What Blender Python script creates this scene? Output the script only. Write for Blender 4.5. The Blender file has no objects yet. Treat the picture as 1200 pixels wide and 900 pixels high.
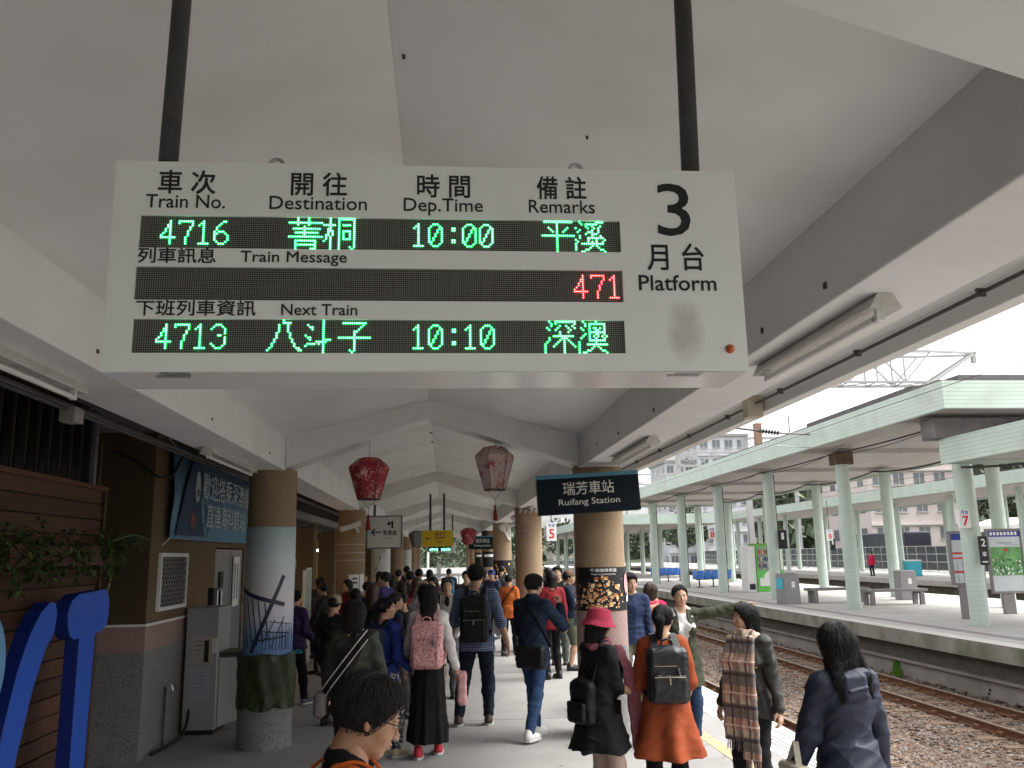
import bpy, bmesh, math, random
import numpy as np
from mathutils import Vector, Matrix
sc = bpy.context.scene
COL = sc.collection
PI = math.pi
random.seed(7)
rng = np.random.default_rng(5)

# ------------------------------------------------------------------ camera
cam_d = bpy.data.cameras.new('camera'); cam = bpy.data.objects.new('camera', cam_d); COL.objects.link(cam)
cam_d.lens = 30.0; cam_d.sensor_width = 36.0; cam_d.clip_start = 0.05; cam_d.clip_end = 3000
Rm = Matrix(((0.99685793, 0.00212838, -0.07918171), (-0.07720482, -0.19740979, -0.97727621), (-0.01771126, 0.98031875, -0.1966252)))
cam.matrix_world = Matrix.Translation((0, 0, 1.95)) @ Rm.to_4x4()
sc.camera = cam

# ------------------------------------------------------------------ sky, sun, exposure
SUN_EL, SUN_AZ = 56, 92          # overcast: a broad weak sun high on the track side
w = bpy.data.worlds.new('World'); sc.world = w; w.use_nodes = True
wn, wl = w.node_tree.nodes, w.node_tree.links
bg = wn['Background']; sky = wn.new('ShaderNodeTexSky'); sky.sky_type = 'NISHITA'; sky.sun_disc = False
sky.sun_elevation = math.radians(SUN_EL); sky.sun_rotation = math.radians(SUN_AZ); sky.dust_density = 4.0; sky.air_density = 1.0
hs = wn.new('ShaderNodeHueSaturation'); hs.inputs['Saturation'].default_value = 0.10
wl.new(sky.outputs[0], hs.inputs['Color']); wl.new(hs.outputs[0], bg.inputs[0]); bg.inputs[1].default_value = 0.15
sl = bpy.data.lights.new('sun', 'SUN'); so = bpy.data.objects.new('sun', sl); COL.objects.link(so)
sl.energy = 0.9; sl.angle = math.radians(25); sl.color = (1, .97, .93)
el, az = math.radians(SUN_EL), math.radians(SUN_AZ)
so.rotation_euler = Vector((math.sin(az)*math.cos(el), math.cos(az)*math.cos(el), math.sin(el))).to_track_quat('Z', 'Y').to_euler()
vs = sc.view_settings; vs.view_transform = 'Standard'; vs.look = 'None'; vs.gamma = 1; vs.exposure = 1.72

# ------------------------------------------------------------------ materials
MATS = {}
def mat(name, col, rough=.7, var=.0, vs_=6.0, bump=.0, bs=40.0, metal=0., speck=None, coord='Object', stretch=None, emit=None, alpha=None, dirt=None, sheen=0., spec=.4):
    """principled material; var = large-scale tone variation, speck=(scale, colour, threshold) chips, dirt=(scale, colour, amount)"""
    if name in MATS: return MATS[name]
    m = bpy.data.materials.new(name); MATS[name] = m; m.use_nodes = True
    n, l = m.node_tree.nodes, m.node_tree.links
    b = n['Principled BSDF']; b.inputs['Roughness'].default_value = rough; b.inputs['Metallic'].default_value = metal
    b.inputs['Specular IOR Level'].default_value = spec
    if sheen: b.inputs['Sheen Weight'].default_value = sheen
    m.diffuse_color = (*col, 1)
    tc = n.new('ShaderNodeTexCoord'); src = tc.outputs[coord]
    if stretch:
        mp = n.new('ShaderNodeMapping'); mp.inputs['Scale'].default_value = stretch; l.new(src, mp.inputs[0]); src = mp.outputs[0]
    rgb = n.new('ShaderNodeRGB'); rgb.outputs[0].default_value = (*col, 1); out = rgb.outputs[0]
    def noise(scale, detail=4):
        t = n.new('ShaderNodeTexNoise'); t.inputs['Scale'].default_value = scale; t.inputs['Detail'].default_value = detail; l.new(src, t.inputs['Vector']); return t
    def mix(kind, fac, a, c):
        x = n.new('ShaderNodeMix'); x.data_type = 'RGBA'; x.blend_type = kind
        if isinstance(fac, float): x.inputs[0].default_value = fac
        else: l.new(fac, x.inputs[0])
        l.new(a, x.inputs[6])
        if isinstance(c, tuple): x.inputs[7].default_value = (*c, 1)
        else: l.new(c, x.inputs[7])
        return x.outputs[2]
    def ramp(fac, a, c):
        r = n.new('ShaderNodeMapRange'); r.inputs[1].default_value = a; r.inputs[2].default_value = c; l.new(fac, r.inputs[0]); return r.outputs[0]
    if var:
        t = noise(vs_); r = ramp(t.outputs[0], .3, .7)
        out = mix('MIX', r, out, tuple(min(1, c*(1-var)) for c in col))
    if dirt:
        t = noise(dirt[0], 8); r = ramp(t.outputs[0], .5, .8)
        mm = n.new('ShaderNodeMath'); mm.operation = 'MULTIPLY'; mm.inputs[1].default_value = dirt[2]; l.new(r, mm.inputs[0])
        out = mix('MIX', mm.outputs[0], out, dirt[1])
    if speck:
        v = n.new('ShaderNodeTexVoronoi'); v.inputs['Scale'].default_value = speck[0]; l.new(src, v.inputs['Vector'])
        sp = n.new('ShaderNodeSeparateColor'); l.new(v.outputs['Color'], sp.inputs[0])
        r = ramp(sp.outputs[0], speck[2], min(1., speck[2]+.15))
        out = mix('MIX', r, out, speck[1])
    l.new(out, b.inputs['Base Color'])
    if bump:
        t = noise(bs, 5); bp = n.new('ShaderNodeBump'); bp.inputs['Strength'].default_value = bump; bp.inputs['Distance'].default_value = .01
        l.new(t.outputs[0], bp.inputs['Height']); l.new(bp.outputs[0], b.inputs['Normal'])
    if emit:
        b.inputs['Emission Color'].default_value = (*emit[0], 1); b.inputs['Emission Strength'].default_value = emit[1]
    if alpha is not None: b.inputs['Alpha'].default_value = alpha
    return m
def nodes_of(m): return m.node_tree.nodes, m.node_tree.links

# ------------------------------------------------------------------ mesh builder
class MB:
    def __init__(s): s.v = []; s.f = []
    def add(s, vs_, fs):
        o = len(s.v); s.v += [tuple(p) for p in vs_]; s.f += [tuple(i+o for i in f) for f in fs]; return s
    def box(s, x0, x1, y0, y1, z0, z1):
        return s.add([(x0,y0,z0),(x1,y0,z0),(x1,y1,z0),(x0,y1,z0),(x0,y0,z1),(x1,y0,z1),(x1,y1,z1),(x0,y1,z1)],
                     [(0,3,2,1),(4,5,6,7),(0,1,5,4),(1,2,6,5),(2,3,7,6),(3,0,4,7)])
    def bar(s, a, b, w, h=None, up=(0,0,1)):
        """square bar from a to b"""
        h = h or w; a = Vector(a); b = Vector(b); d = (b-a).normalized(); u = Vector(up)
        if abs(d.dot(u)) > .98: u = Vector((0,1,0))
        r = d.cross(u).normalized()*w/2; u = r.cross(d).normalized()*h/2
        P = [a-r-u, a+r-u, a+r+u, a-r+u, b-r-u, b+r-u, b+r+u, b-r+u]
        return s.add(P, [(0,1,2,3),(7,6,5,4),(1,0,4,5),(2,1,5,6),(3,2,6,7),(0,3,7,4)])
    def tube(s, pts, r, n=8, caps=True):
        pts = [Vector(p) for p in pts]; rs = r if isinstance(r, (list, tuple)) else [r]*len(pts)
        prev = None; rings = []
        for i, p in enumerate(pts):
            d = (pts[min(i+1, len(pts)-1)] - pts[max(i-1, 0)]).normalized()
            if prev is None:
                u = Vector((0,0,1)) if abs(d.z) < .9 else Vector((1,0,0))
            else: u = prev
            a = d.cross(u).normalized(); c = a.cross(d).normalized(); prev = c
            rings.append([p + a*math.cos(t)*rs[i] + c*math.sin(t)*rs[i] for t in [2*PI*k/n for k in range(n)]])
        o = len(s.v)
        for q in rings: s.v += [tuple(x) for x in q]
        for i in range(len(pts)-1):
            for k in range(n):
                k2 = (k+1) % n; s.f.append((o+i*n+k, o+(i+1)*n+k, o+(i+1)*n+k2, o+i*n+k2))
        if caps:
            s.f.append(tuple(o+k for k in range(n))); s.f.append(tuple(o+(len(pts)-1)*n+k for k in reversed(range(n))))
        return s
    def cyl(s, x, y, z0, z1, r, n=24, r1=None):
        return s.lathe(x, y, [(r, z0), (r1 if r1 is not None else r, z1)], n)
    def lathe(s, x, y, prof, n=24, caps=True):
        o = len(s.v)
        for r, z in prof:
            s.v += [(x+r*math.cos(2*PI*k/n), y+r*math.sin(2*PI*k/n), z) for k in range(n)]
        for i in range(len(prof)-1):
            for k in range(n):
                k2 = (k+1) % n; s.f.append((o+i*n+k, o+i*n+k2, o+(i+1)*n+k2, o+(i+1)*n+k))
        if caps:
            s.f.append(tuple(o+k for k in reversed(range(n)))); s.f.append(tuple(o+(len(prof)-1)*n+k for k in range(n)))
        return s
    def prism(s, poly, fa, fb):
        """poly list of 2-D points, fa/fb map (u,v)->3-D for the two ends"""
        n = len(poly); o = len(s.v)
        s.v += [tuple(fa(*p)) for p in poly] + [tuple(fb(*p)) for p in poly]
        s.f.append(tuple(o+i for i in range(n))); s.f.append(tuple(o+n+i for i in reversed(range(n))))
        for i in range(n):
            j = (i+1) % n; s.f.append((o+j, o+i, o+n+i, o+n+j))
        return s
    def mesh(s, name, m, smooth=False):
        me = bpy.data.meshes.new(name); me.from_pydata(s.v, [], s.f); me.update()
        bm = bmesh.new(); bm.from_mesh(me); bmesh.ops.recalc_face_normals(bm, faces=bm.faces); bm.to_mesh(me); bm.free()
        if m: me.materials.append(m)
        if smooth: shade(me, smooth)
        return me
    def build(s, name, m, parent=None, smooth=False, bevel=0, **k):
        return link(name, s.mesh(name, m, smooth), parent, bevel, **k)
def shade(me, ang=.6):
    if ang is True: ang = .7
    for p in me.polygons: p.use_smooth = True
    try: me.set_sharp_from_angle(angle=ang)
    except Exception: pass
def link(name, me, parent=None, bevel=0, kind=None, label=None, loc=None, rz=None):
    o = bpy.data.objects.new(name, me); COL.objects.link(o)
    if parent: o.parent = parent
    if loc: o.location = loc
    if rz is not None: o.rotation_euler.z = rz
    if bevel:
        b = o.modifiers.new('bevel', 'BEVEL'); b.width = bevel; b.segments = 2; b.limit_method = 'ANGLE'
    if kind: o['kind'] = kind
    if label: o['label'] = label
    return o
def tag(o, label, cat, group=None):
    o['label'] = label; o['category'] = cat
    if group: o['group'] = group
    return o
def thing(name, label, cat, loc=(0,0,0), rz=0, group=None):
    o = bpy.data.objects.new(name, None); COL.objects.link(o); o.location = loc; o.rotation_euler.z = rz; o.empty_display_size = .2
    return tag(o, label, cat, group)
def dup(root, loc=None, rz=None, label=None, group=None):
    r = root.copy(); COL.objects.link(r)
    if loc is not None: r.location = loc
    if rz is not None: r.rotation_euler.z = rz
    if label: r['label'] = label
    if group: r['group'] = group
    for ch in list(root.children):
        c = ch.copy(); COL.objects.link(c); c.parent = r
        for g in list(ch.children):
            d = g.copy(); COL.objects.link(d); d.parent = c
    return r
def text_mesh(body, size, m, ex=.0008, align='LEFT', bold=0., spacing=1., sx=1., wide=None):
    cu = bpy.data.curves.new('txt', 'FONT'); cu.body = body; cu.size = size; cu.align_x = align; cu.align_y = 'CENTER'
    cu.extrude = ex; cu.space_character = spacing; cu.resolution_u = 3
    o = bpy.data.objects.new('txt', cu); COL.objects.link(o)
    dg = bpy.context.evaluated_depsgraph_get(); me = bpy.data.meshes.new_from_object(o.evaluated_get(dg))
    bpy.data.objects.remove(o); bpy.data.curves.remove(cu)
    co = np.empty(len(me.vertices)*3); me.vertices.foreach_get('co', co); co = co.reshape(-1, 3)
    if wide and len(co):    # fit to a real width
        wd = co[:,0].max()-co[:,0].min(); c0 = (co[:,0].max()+co[:,0].min())/2 if align == 'CENTER' else co[:,0].min()
        if align == 'CENTER': co[:,0] = (co[:,0]-c0)*wide/wd
        else: co[:,0] = (co[:,0]-c0)*wide/wd
    co[:,0] *= sx
    if bold and len(co):      # embolden by overlaying shifted copies, which keeps complex glyphs clean
        me.vertices.foreach_set('co', co.ravel()); bm = bmesh.new(); bm.from_mesh(me); src = bm.faces[:]
        for k, (dx, dy) in enumerate(((bold, 0), (0, bold), (bold, bold))):
            r = bmesh.ops.duplicate(bm, geom=src); bmesh.ops.translate(bm, verts=[g for g in r['geom'] if isinstance(g, bmesh.types.BMVert)], vec=(dx, dy, (k+1)*.00006))
        bm.to_mesh(me); bm.free(); co = np.empty(len(me.vertices)*3); me.vertices.foreach_get('co', co); co = co.reshape(-1, 3)
    me.vertices.foreach_set('co', co.ravel()); me.materials.clear(); me.materials.append(m); me.name = 'lettering'
    return me
FACE = {'-y': Matrix(((1,0,0),(0,0,-1),(0,1,0))), '+x': Matrix(((0,0,1),(1,0,0),(0,1,0))), '-x': Matrix(((0,0,-1),(-1,0,0),(0,1,0)))}
def text(body, size, m, loc, parent, face='-y', rz=0, name='lettering', **k):
    me = text_mesh(body, size, m, **k); o = link(name, me, parent)
    o.matrix_basis = Matrix.Translation(loc) @ Matrix.Rotation(rz, 4, 'Z') @ FACE[face].to_4x4()
    return o
def cylmap(cx, cy, r, eps=0.0):
    """(s,z) -> point on the column face; s = arc length to the right of the side that faces -Y"""
    def f(s, z, e=0): 
        t = -PI/2 + s/r; return (cx+(r+eps+e)*math.cos(t), cy+(r+eps+e)*math.sin(t), z)
    return f
def cyl_sheet(cx, cy, r, s0, s1, z0, z1, eps, n=24, th=.003):
    m = MB(); f = cylmap(cx, cy, r, eps); o = 0
    for i in range(n+1):
        s_ = s0+(s1-s0)*i/n; m.v += [f(s_, z0), f(s_, z1), f(s_, z0, -th), f(s_, z1, -th)]
    for i in range(n):
        a = i*4; m.f += [(a, a+4, a+5, a+1), (a+2, a+3, a+7, a+6), (a+1, a+5, a+7, a+3), (a, a+2, a+6, a+4)]
    m.f += [(0,1,3,2), (n*4, n*4+2, n*4+3, n*4+1)]
    return m
# ================================================================== NEAR PLATFORM
M_conc = mat('platform concrete', (.285,.277,.265), .75, var=.10, vs_=1.1, bump=.25, bs=60, dirt=(2.2, (.20,.185,.17), .5), spec=.3)
M_edge = mat('edge concrete', (.56,.55,.53), .8, var=.12, vs_=3, bump=.2, bs=80)
M_yel = mat('faded yellow paint', (.50,.36,.19), .8, var=.25, vs_=5, dirt=(6, (.42,.38,.33), 1.))
M_ceil = mat('painted ceiling', (.72,.725,.715), .8, var=.09, vs_=.7, bump=.15, bs=18, dirt=(1.3, (.46,.43,.38), .5))
M_beam = mat('painted beam', (.74,.745,.735), .8, var=.08, vs_=1.1, bump=.15, bs=22, dirt=(1.2, (.48,.45,.41), .45))
M_peb = mat('beige pebble dash', (.36,.26,.165), .85, var=.08, vs_=2, bump=.8, bs=190, speck=(210, (.24,.155,.09), .62))
M_pink = mat('pink terrazzo', (.36,.24,.215), .6, bump=.15, bs=90, speck=(170, (.24,.17,.155), .6))
M_gray = mat('grey terrazzo', (.25,.245,.235), .6, bump=.2, bs=90, speck=(150, (.11,.107,.10), .6))
M_black = mat('black paint', (.012,.012,.013), .5)
M_dsteel = mat('dark grey steel', (.06,.06,.06), .55, var=.3, vs_=30, dirt=(12, (.12,.07,.04), .5))
M_steel = mat('brushed steel', (.42,.42,.42), .35, metal=.8, var=.1, vs_=5)
M_white = mat('white paint', (.75,.75,.73), .6, var=.05, vs_=4)
M_wire = mat('black cable', (.015,.015,.015), .6)

MB().box(-3.3, 3.22, -6, 88, -.35, 0).build('platform_floor', M_conc, kind='structure')
m = MB().box(3.22, 3.80, -6, 88, -.35, 0.004); m.build('platform_edge', M_edge, kind='structure')
g = MB()
for x in (3.36, 3.42, 3.48, 3.62): g.box(x, x+.014, -6, 88, .0041, .0065)
g.build('edge_groove', mat('groove shadow dirt', (.12,.115,.11), .9), bpy.data.objects['platform_edge'], kind='stuff')
random.seed(44); m = MB()
for k in range(420):
    x, y = random.uniform(-2.9, 3.2), 3+50*random.random()**1.6; r = random.uniform(.008, .028)
    m.add([(x+r*random.uniform(.7,1.2)*math.cos(a), y+r*random.uniform(.7,1.2)*math.sin(a), .0012) for a in [PI*q/4 for q in range(8)]], [tuple(range(8))])
m.build('gum_spots', mat('trodden gum', (.13,.12,.115), .8), kind='stuff')
m = MB()
for k in range(12):
    y = 2.5+k*4.2; m.box(-3.05, 3.22, y-.006, y+.006, .0003, .0014)
m.build('floor_joint', mat('floor joint', (.15,.14,.13), .9), kind='stuff')
m = MB()
for i in range(60):
    y0 = -4+i*1.5
    m.box(2.72, 2.86, y0, y0+1.49, .0, .004)
m.build('yellow_line', M_yel, kind='structure')
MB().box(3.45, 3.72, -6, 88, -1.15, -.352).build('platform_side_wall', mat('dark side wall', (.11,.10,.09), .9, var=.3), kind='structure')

# canopy roof over this platform ------------------------------------
XL0, XL1, XR0, XR1, XRg = -2.19, -1.77, 1.54, 1.97, -.18
ZB, ZS, ZR = 2.92, 3.29, 3.70
Y0, Y1 = -6.9, 64.0
BAYS = [1.26+8.4*k-8.4 for k in range(9)]      # transverse beams, each .45 wide
roof = thing('platform_canopy', 'white painted concrete folded roof over the near platform, held by two rows of beige columns', 'canopy', (0,0,0))
def roof_y(poly, y0, y1, name, m, parent=roof, **k):
    return MB().prism(poly, lambda u, v: (u, y0, v), lambda u, v: (u, y1, v)).build(name, m, parent, **k)
roof_y([(XL1, ZS), (XRg, ZR), (XRg, ZR+.14), (XL1, ZS+.14)], Y0, Y1, 'ceiling_slope', M_ceil)
roof_y([(XRg+.001, ZR), (XR0, ZS), (XR0, ZS+.14), (XRg+.001, ZR+.14)], Y0, Y1, 'ceiling_slope', M_ceil)
roof_y([(XL0, ZB), (XL1, ZB), (XL1, ZS+.2), (XL0, ZS+.2)], Y0, Y1, 'long_beam', M_beam, bevel=.008)
roof_y([(XR0, ZB), (XR1, ZB), (XR1, ZS+.2), (XR0, ZS+.2)], Y0, Y1, 'long_beam', M_beam, bevel=.008)
roof_y([(XR1+.001, 3.06), (2.33, 3.06), (2.33, 2.945), (2.42, 2.945), (2.42, 3.36), (XR1+.001, 3.36)], Y0, Y1, 'edge_slab', M_beam, bevel=.006)
roof_y([(-7.2, 3.302), (XL0-.001, 3.302), (XL0-.001, 3.45), (-7.2, 3.45)], Y0, Y1, 'edge_slab', mat('grimy slab', (.22,.2,.18), .9, var=.3))
for y in BAYS:
    zz = 3.50
    roof_y([(XL1+.002, ZB+.03), (XRg, zz), (XR0-.002, ZB+.03), (XR0-.002, ZS+.01), (XRg, ZR+.01), (XL1+.002, ZS+.01)], y, y+.45, 'cross_beam', M_beam, bevel=.008)
MB().tube([(2.26, Y0, 3.0), (2.26, Y1, 3.0)], .010, 8).build('conduit', M_dsteel, roof)
b = MB()
for i in range(60): b.box(2.240, 2.278, i*1.1-.015, i*1.1+.0, 2.985, 3.02)
b.build('conduit_clip', M_dsteel, roof, kind='stuff')
b = MB().tube([(-2.42, Y0, 2.92), (-2.42, Y1, 2.92)], .016, 8); b.build('conduit', M_dsteel, roof)
MB().tube([(-2.3, Y0, 2.98), (-2.3, Y1, 2.98)], .016, 8).build('conduit', M_wire, roof)
MB().tube([(-2.62, Y0, 3.02), (-2.62, Y1, 3.02)], .03, 10).build('conduit', mat('grey pvc pipe', (.25,.24,.23), .5), roof)
b = MB().box(-2.46, -2.36, 5.6, 5.74, 2.84, 2.94); b.build('junction_box', mat('grey enamel', (.3,.29,.28), .5), roof, bevel=.006)
b = MB().box(2.19, 2.31, 5.95, 6.05, 2.90, 3.06); b.build('junction_box', mat('yellowed box', (.45,.40,.30), .5), roof, bevel=.006)
# dark blotches, nails and hairline cracks left in the paint
b = MB()
for x, y, s in ((-.14,2.75,.006),(.55,3.0,.004),(-.19,11.2,.02),(-.19,12.2,.02),(-.19,13.2,.02)):
    z = ZR-(ZR-ZS)*abs(x-XRg)/(1.6 if x < XRg else 1.72)
    b.box(x-s, x+s, y-s, y+s, z-.012, z+.004)
for y in (3.2, 3.9, 5.2, 6.1, 7.4, 8.5): b.box(XR0-.006, XR0+.001, y-.012, y+.012, 3.0+.03*math.sin(y*9), 3.025+.03*math.sin(y*9))
for y in (3.1, 4.4, 6.6, 8.8): b.box(XL1-.001, XL1+.006, y-.012, y+.012, 3.0, 3.02)
b.build('paint_spot', mat('dark stain', (.06,.05,.045), .9), roof, kind='stuff')
b = MB()
random.seed(3)
for (xa, ya, xb, yb) in ((-1.5, 9.56, -.9, 9.6), (-.7, 9.5, -.3, 9.52), (.5, 9.5, 1.3, 9.6)):
    P = []
    for i in range(12):
        t = i/11; x = xa+(xb-xa)*t; y = ya+(yb-ya)*t+random.uniform(-.012, .012)
        z = ZR-(ZR-ZS)*abs(x-XRg)/(1.6 if x < XRg else 1.72); P.append((x, y, z-.001))
    b.tube(P, .0018, 4)
b.build('paint_crack', mat('crack', (.28,.25,.22), .9), roof, kind='stuff')

# columns ------------------------------------------------------------
CY = [9.87+8.4*k for k in range(7)]; CXL, CXR, CR = -1.93, 1.77, .285
def column(name, label, x, y, bands, r=CR):
    t = thing(name, label, 'column', (x, y, 0), 0, 'columns under the near platform roof')
    for nm, z0, z1, m in bands:
        r = .262 if nm == 'shaft' and x < 0 and y < 10 else CR
        MB().cyl(0, 0, z0, z1, r + (.004 if nm == 'base' else .002 if nm == 'terrazzo_band' else 0), 40).build(nm, m, t, smooth=True)
    return t
M_bag = mat('dark green plastic sheeting', (.035,.05,.018), .35, var=.5, vs_=7, bump=.5, bs=9)
rb = [('base', 0, .95, M_gray), ('terrazzo_band', .95, 1.32, M_pink), ('shaft', 1.32, ZB+.01, M_peb)]
lab_r = ['beige pebble column on the right carrying the big dark station name sign and lantern poster',
         'beige column behind the navy jacket man, second in the right row', 'beige column with torn paper at its top, third in the right row',
         'fourth beige column of the right row, behind the small station name sign', 'fifth beige column of the right row, far away',
         'sixth beige column of the right row, far away', 'last beige column of the right row by the bright end of the platform']
lab_l = ['thick left column wrapped in a pale seaside picture with dark green plastic round its foot',
         'bare brown column on the left with the white security camera near its top', 'left column wrapped in a white picture sheet behind the white hanging sign',
         'fourth column of the left row, bare brown', 'fifth column of the left row with a white wrap on its lower half',
         'sixth column of the left row, brown and far away', 'last column of the left row at the end of the roof']
for i, y in enumerate(CY):
    column('round_column', lab_r[i], CXR, y, rb)
    lb = [('base', 0, .42, M_gray), ('plastic_wrap', .42, .93, M_bag), ('shaft', .93, ZB+.01, M_peb)] if i == 0 else [('base', 0, .95, M_gray), ('terrazzo_band', .95, 1.32, M_pink), ('shaft', 1.32, ZB+.01, M_peb)]
    c = column('round_column', lab_l[i], CXL, y, lb)
    if i == 0:
        # crinkled plastic tied round the foot
        wrap = [o for o in c.children if o.name.startswith('plastic_wrap')][0]
        m = MB(); n = 72; Z = [.40,.44,.5,.56,.62,.7,.78,.86,.93,.96]
        for k in range(len(Z)):
            for j in range(n):
                a = 2*PI*j/n; rr = CR+.014+.009*math.sin(a*11+Z[k]*9)+.006*math.sin(a*23-Z[k]*21)+(.012*math.sin(a*7) if k in (0, 9) else 0)+random.uniform(-.003,.003)
                m.v.append((rr*math.cos(a), rr*math.sin(a), Z[k]+.012*math.sin(a*5+k)))
        for k in range(len(Z)-1):
            for j in range(n): j2 = (j+1)%n; m.f.append((k*n+j, k*n+j2, (k+1)*n+j2, (k+1)*n+j))
        nm = m.mesh('plastic_wrap', M_bag, True); wrap.data = nm
    if i in (2, 4):
        z1 = 2.35 if i == 2 else 2.3
        cyl_sheet(0, 0, CR, -.44, .44, .98, z1, .006).build('picture_sheet', mat('white film', (.62,.64,.62), .5, var=.06), c)
        b = MB(); f = cylmap(0, 0, CR, .011)
        for (a, z0, a2, z2) in ((-.14,1.55,.02,2.0), (-.16,1.8,.06,1.7)):
            q = [f(a-.014, z0), f(a+.014, z0), f(a2+.014, z2), f(a2-.014, z2)]; b.add(q+[f(a-.014, z0, .003), f(a+.014, z0, .003), f(a2+.014, z2, .003), f(a2-.014, z2, .003)], [(0,1,2,3), (7,6,5,4)])
        b.build('print', M_black, c)
        if i == 2: text('mi', .16, mat('grey ink', (.2,.2,.2), .6), (.02, -CR-.012, 2.14), c)
    if i == 1:      # notice taped to it, with tape bands
        for s0, s1 in ((-.02,.20), (.22,.34)):
            cyl_sheet(0, 0, CR, s0, s1, 1.28, 1.62, .006, 6).build('notice', M_white, c)
        for z in (1.44, 1.52):
            cyl_sheet(0, 0, CR, .06, .16, z, z+.035, .011, 4).build('print', M_black, c)
        for z in (2.05, 2.22, 1.9): cyl_sheet(0, 0, CR, -.4, .4, z, z+.014, .004, 16).build('tape', mat('clear tape', (.55,.5,.42), .3), c)

# picture wrapped on the near left column: pale sky over a blue sea with stranded masts
c1 = [o for o in bpy.data.objects if o.get('label') == lab_l[0]][0]
mp = mat('seaside print', (.5,.6,.62), .35); nn, ll = nodes_of(mp)
tc = nn.new('ShaderNodeTexCoord'); sx = nn.new('ShaderNodeSeparateXYZ'); ll.new(tc.outputs['Object'], sx.inputs[0])
cr = nn.new('ShaderNodeValToRGB'); mr = nn.new('ShaderNodeMapRange'); mr.inputs[1].default_value = .9; mr.inputs[2].default_value = 2.3
ll.new(sx.outputs[2], mr.inputs[0]); ll.new(mr.outputs[0], cr.inputs[0]); ll.new(cr.outputs[0], nn['Principled BSDF'].inputs['Base Color'])
E_ = cr.color_ramp.elements; E_[0].position = 0; E_[0].color = (.10,.20,.42,1); E_[1].position = 1; E_[1].color = (.30,.40,.42,1)
for p, c in ((.16,(.16,.28,.50,1)), (.30,(.55,.55,.62,1)), (.45,(.60,.58,.60,1)), (.75,(.48,.56,.58,1))):
    e = E_.new(p); e.color = c
cyl_sheet(0, 0, .262, -.43, .43, .93, 2.30, .006, 30).build('picture_sheet', mp, c1)
b = MB(); f = cylmap(0, 0, .262, .0105)
def stroke(b, f, pts, wd, n=6):
    for (a, z0), (a2, z2) in zip(pts[:-1], pts[1:]):
        L = math.hypot(a2-a, z2-z0) or 1; nx, nz = -(z2-z0)/L*wd/2, (a2-a)/L*wd/2
        for k in range(n):
            t0, t1 = k/n, (k+1)/n; p = (a+(a2-a)*t0, z0+(z2-z0)*t0); q = (a+(a2-a)*t1, z0+(z2-z0)*t1)
            P = [(p[0]+nx, p[1]+nz), (p[0]-nx, p[1]-nz), (q[0]-nx, q[1]-nz), (q[0]+nx, q[1]+nz)]
            b.add([f(*x) for x in P]+[f(*x, .002) for x in P], [(0,1,2,3), (7,6,5,4), (0,3,7,4), (1,5,6,2)])
stroke(b, f, [(-.12,.98), (.20,1.78)], .04)
stroke(b, f, [(-.38,1.67), (-.1,1.56), (.22,1.47)], .045)
stroke(b, f, [(-.12,1.1), (.24,1.14)], .018)
for k in range(6): stroke(b, f, [(-.34+.07*k, 1.6-.02*k), (-.22+.055*k, 1.0+.02*k)], .012)
for k in range(9): stroke(b, f, [(.0+.035*k, 1.18+.01*(k%3)), (.0+.034*k, 1.0)], .007)
stroke(b, f, [(-.02,1.2), (.3,1.17)], .012); stroke(b, f, [(.05,1.3), (.33,1.26)], .008); stroke(b, f, [(.0,1.08), (.12,1.32)], .01); stroke(b, f, [(.08,1.02), (.22,1.35)], .01)
for k in range(4): stroke(b, f, [(.2+.05*k, 1.3-.03*k), (.2+.05*k, 1.0)], .006)
b.build('print', mat('navy print', (.02,.025,.06), .4), c1, kind='stuff')

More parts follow.
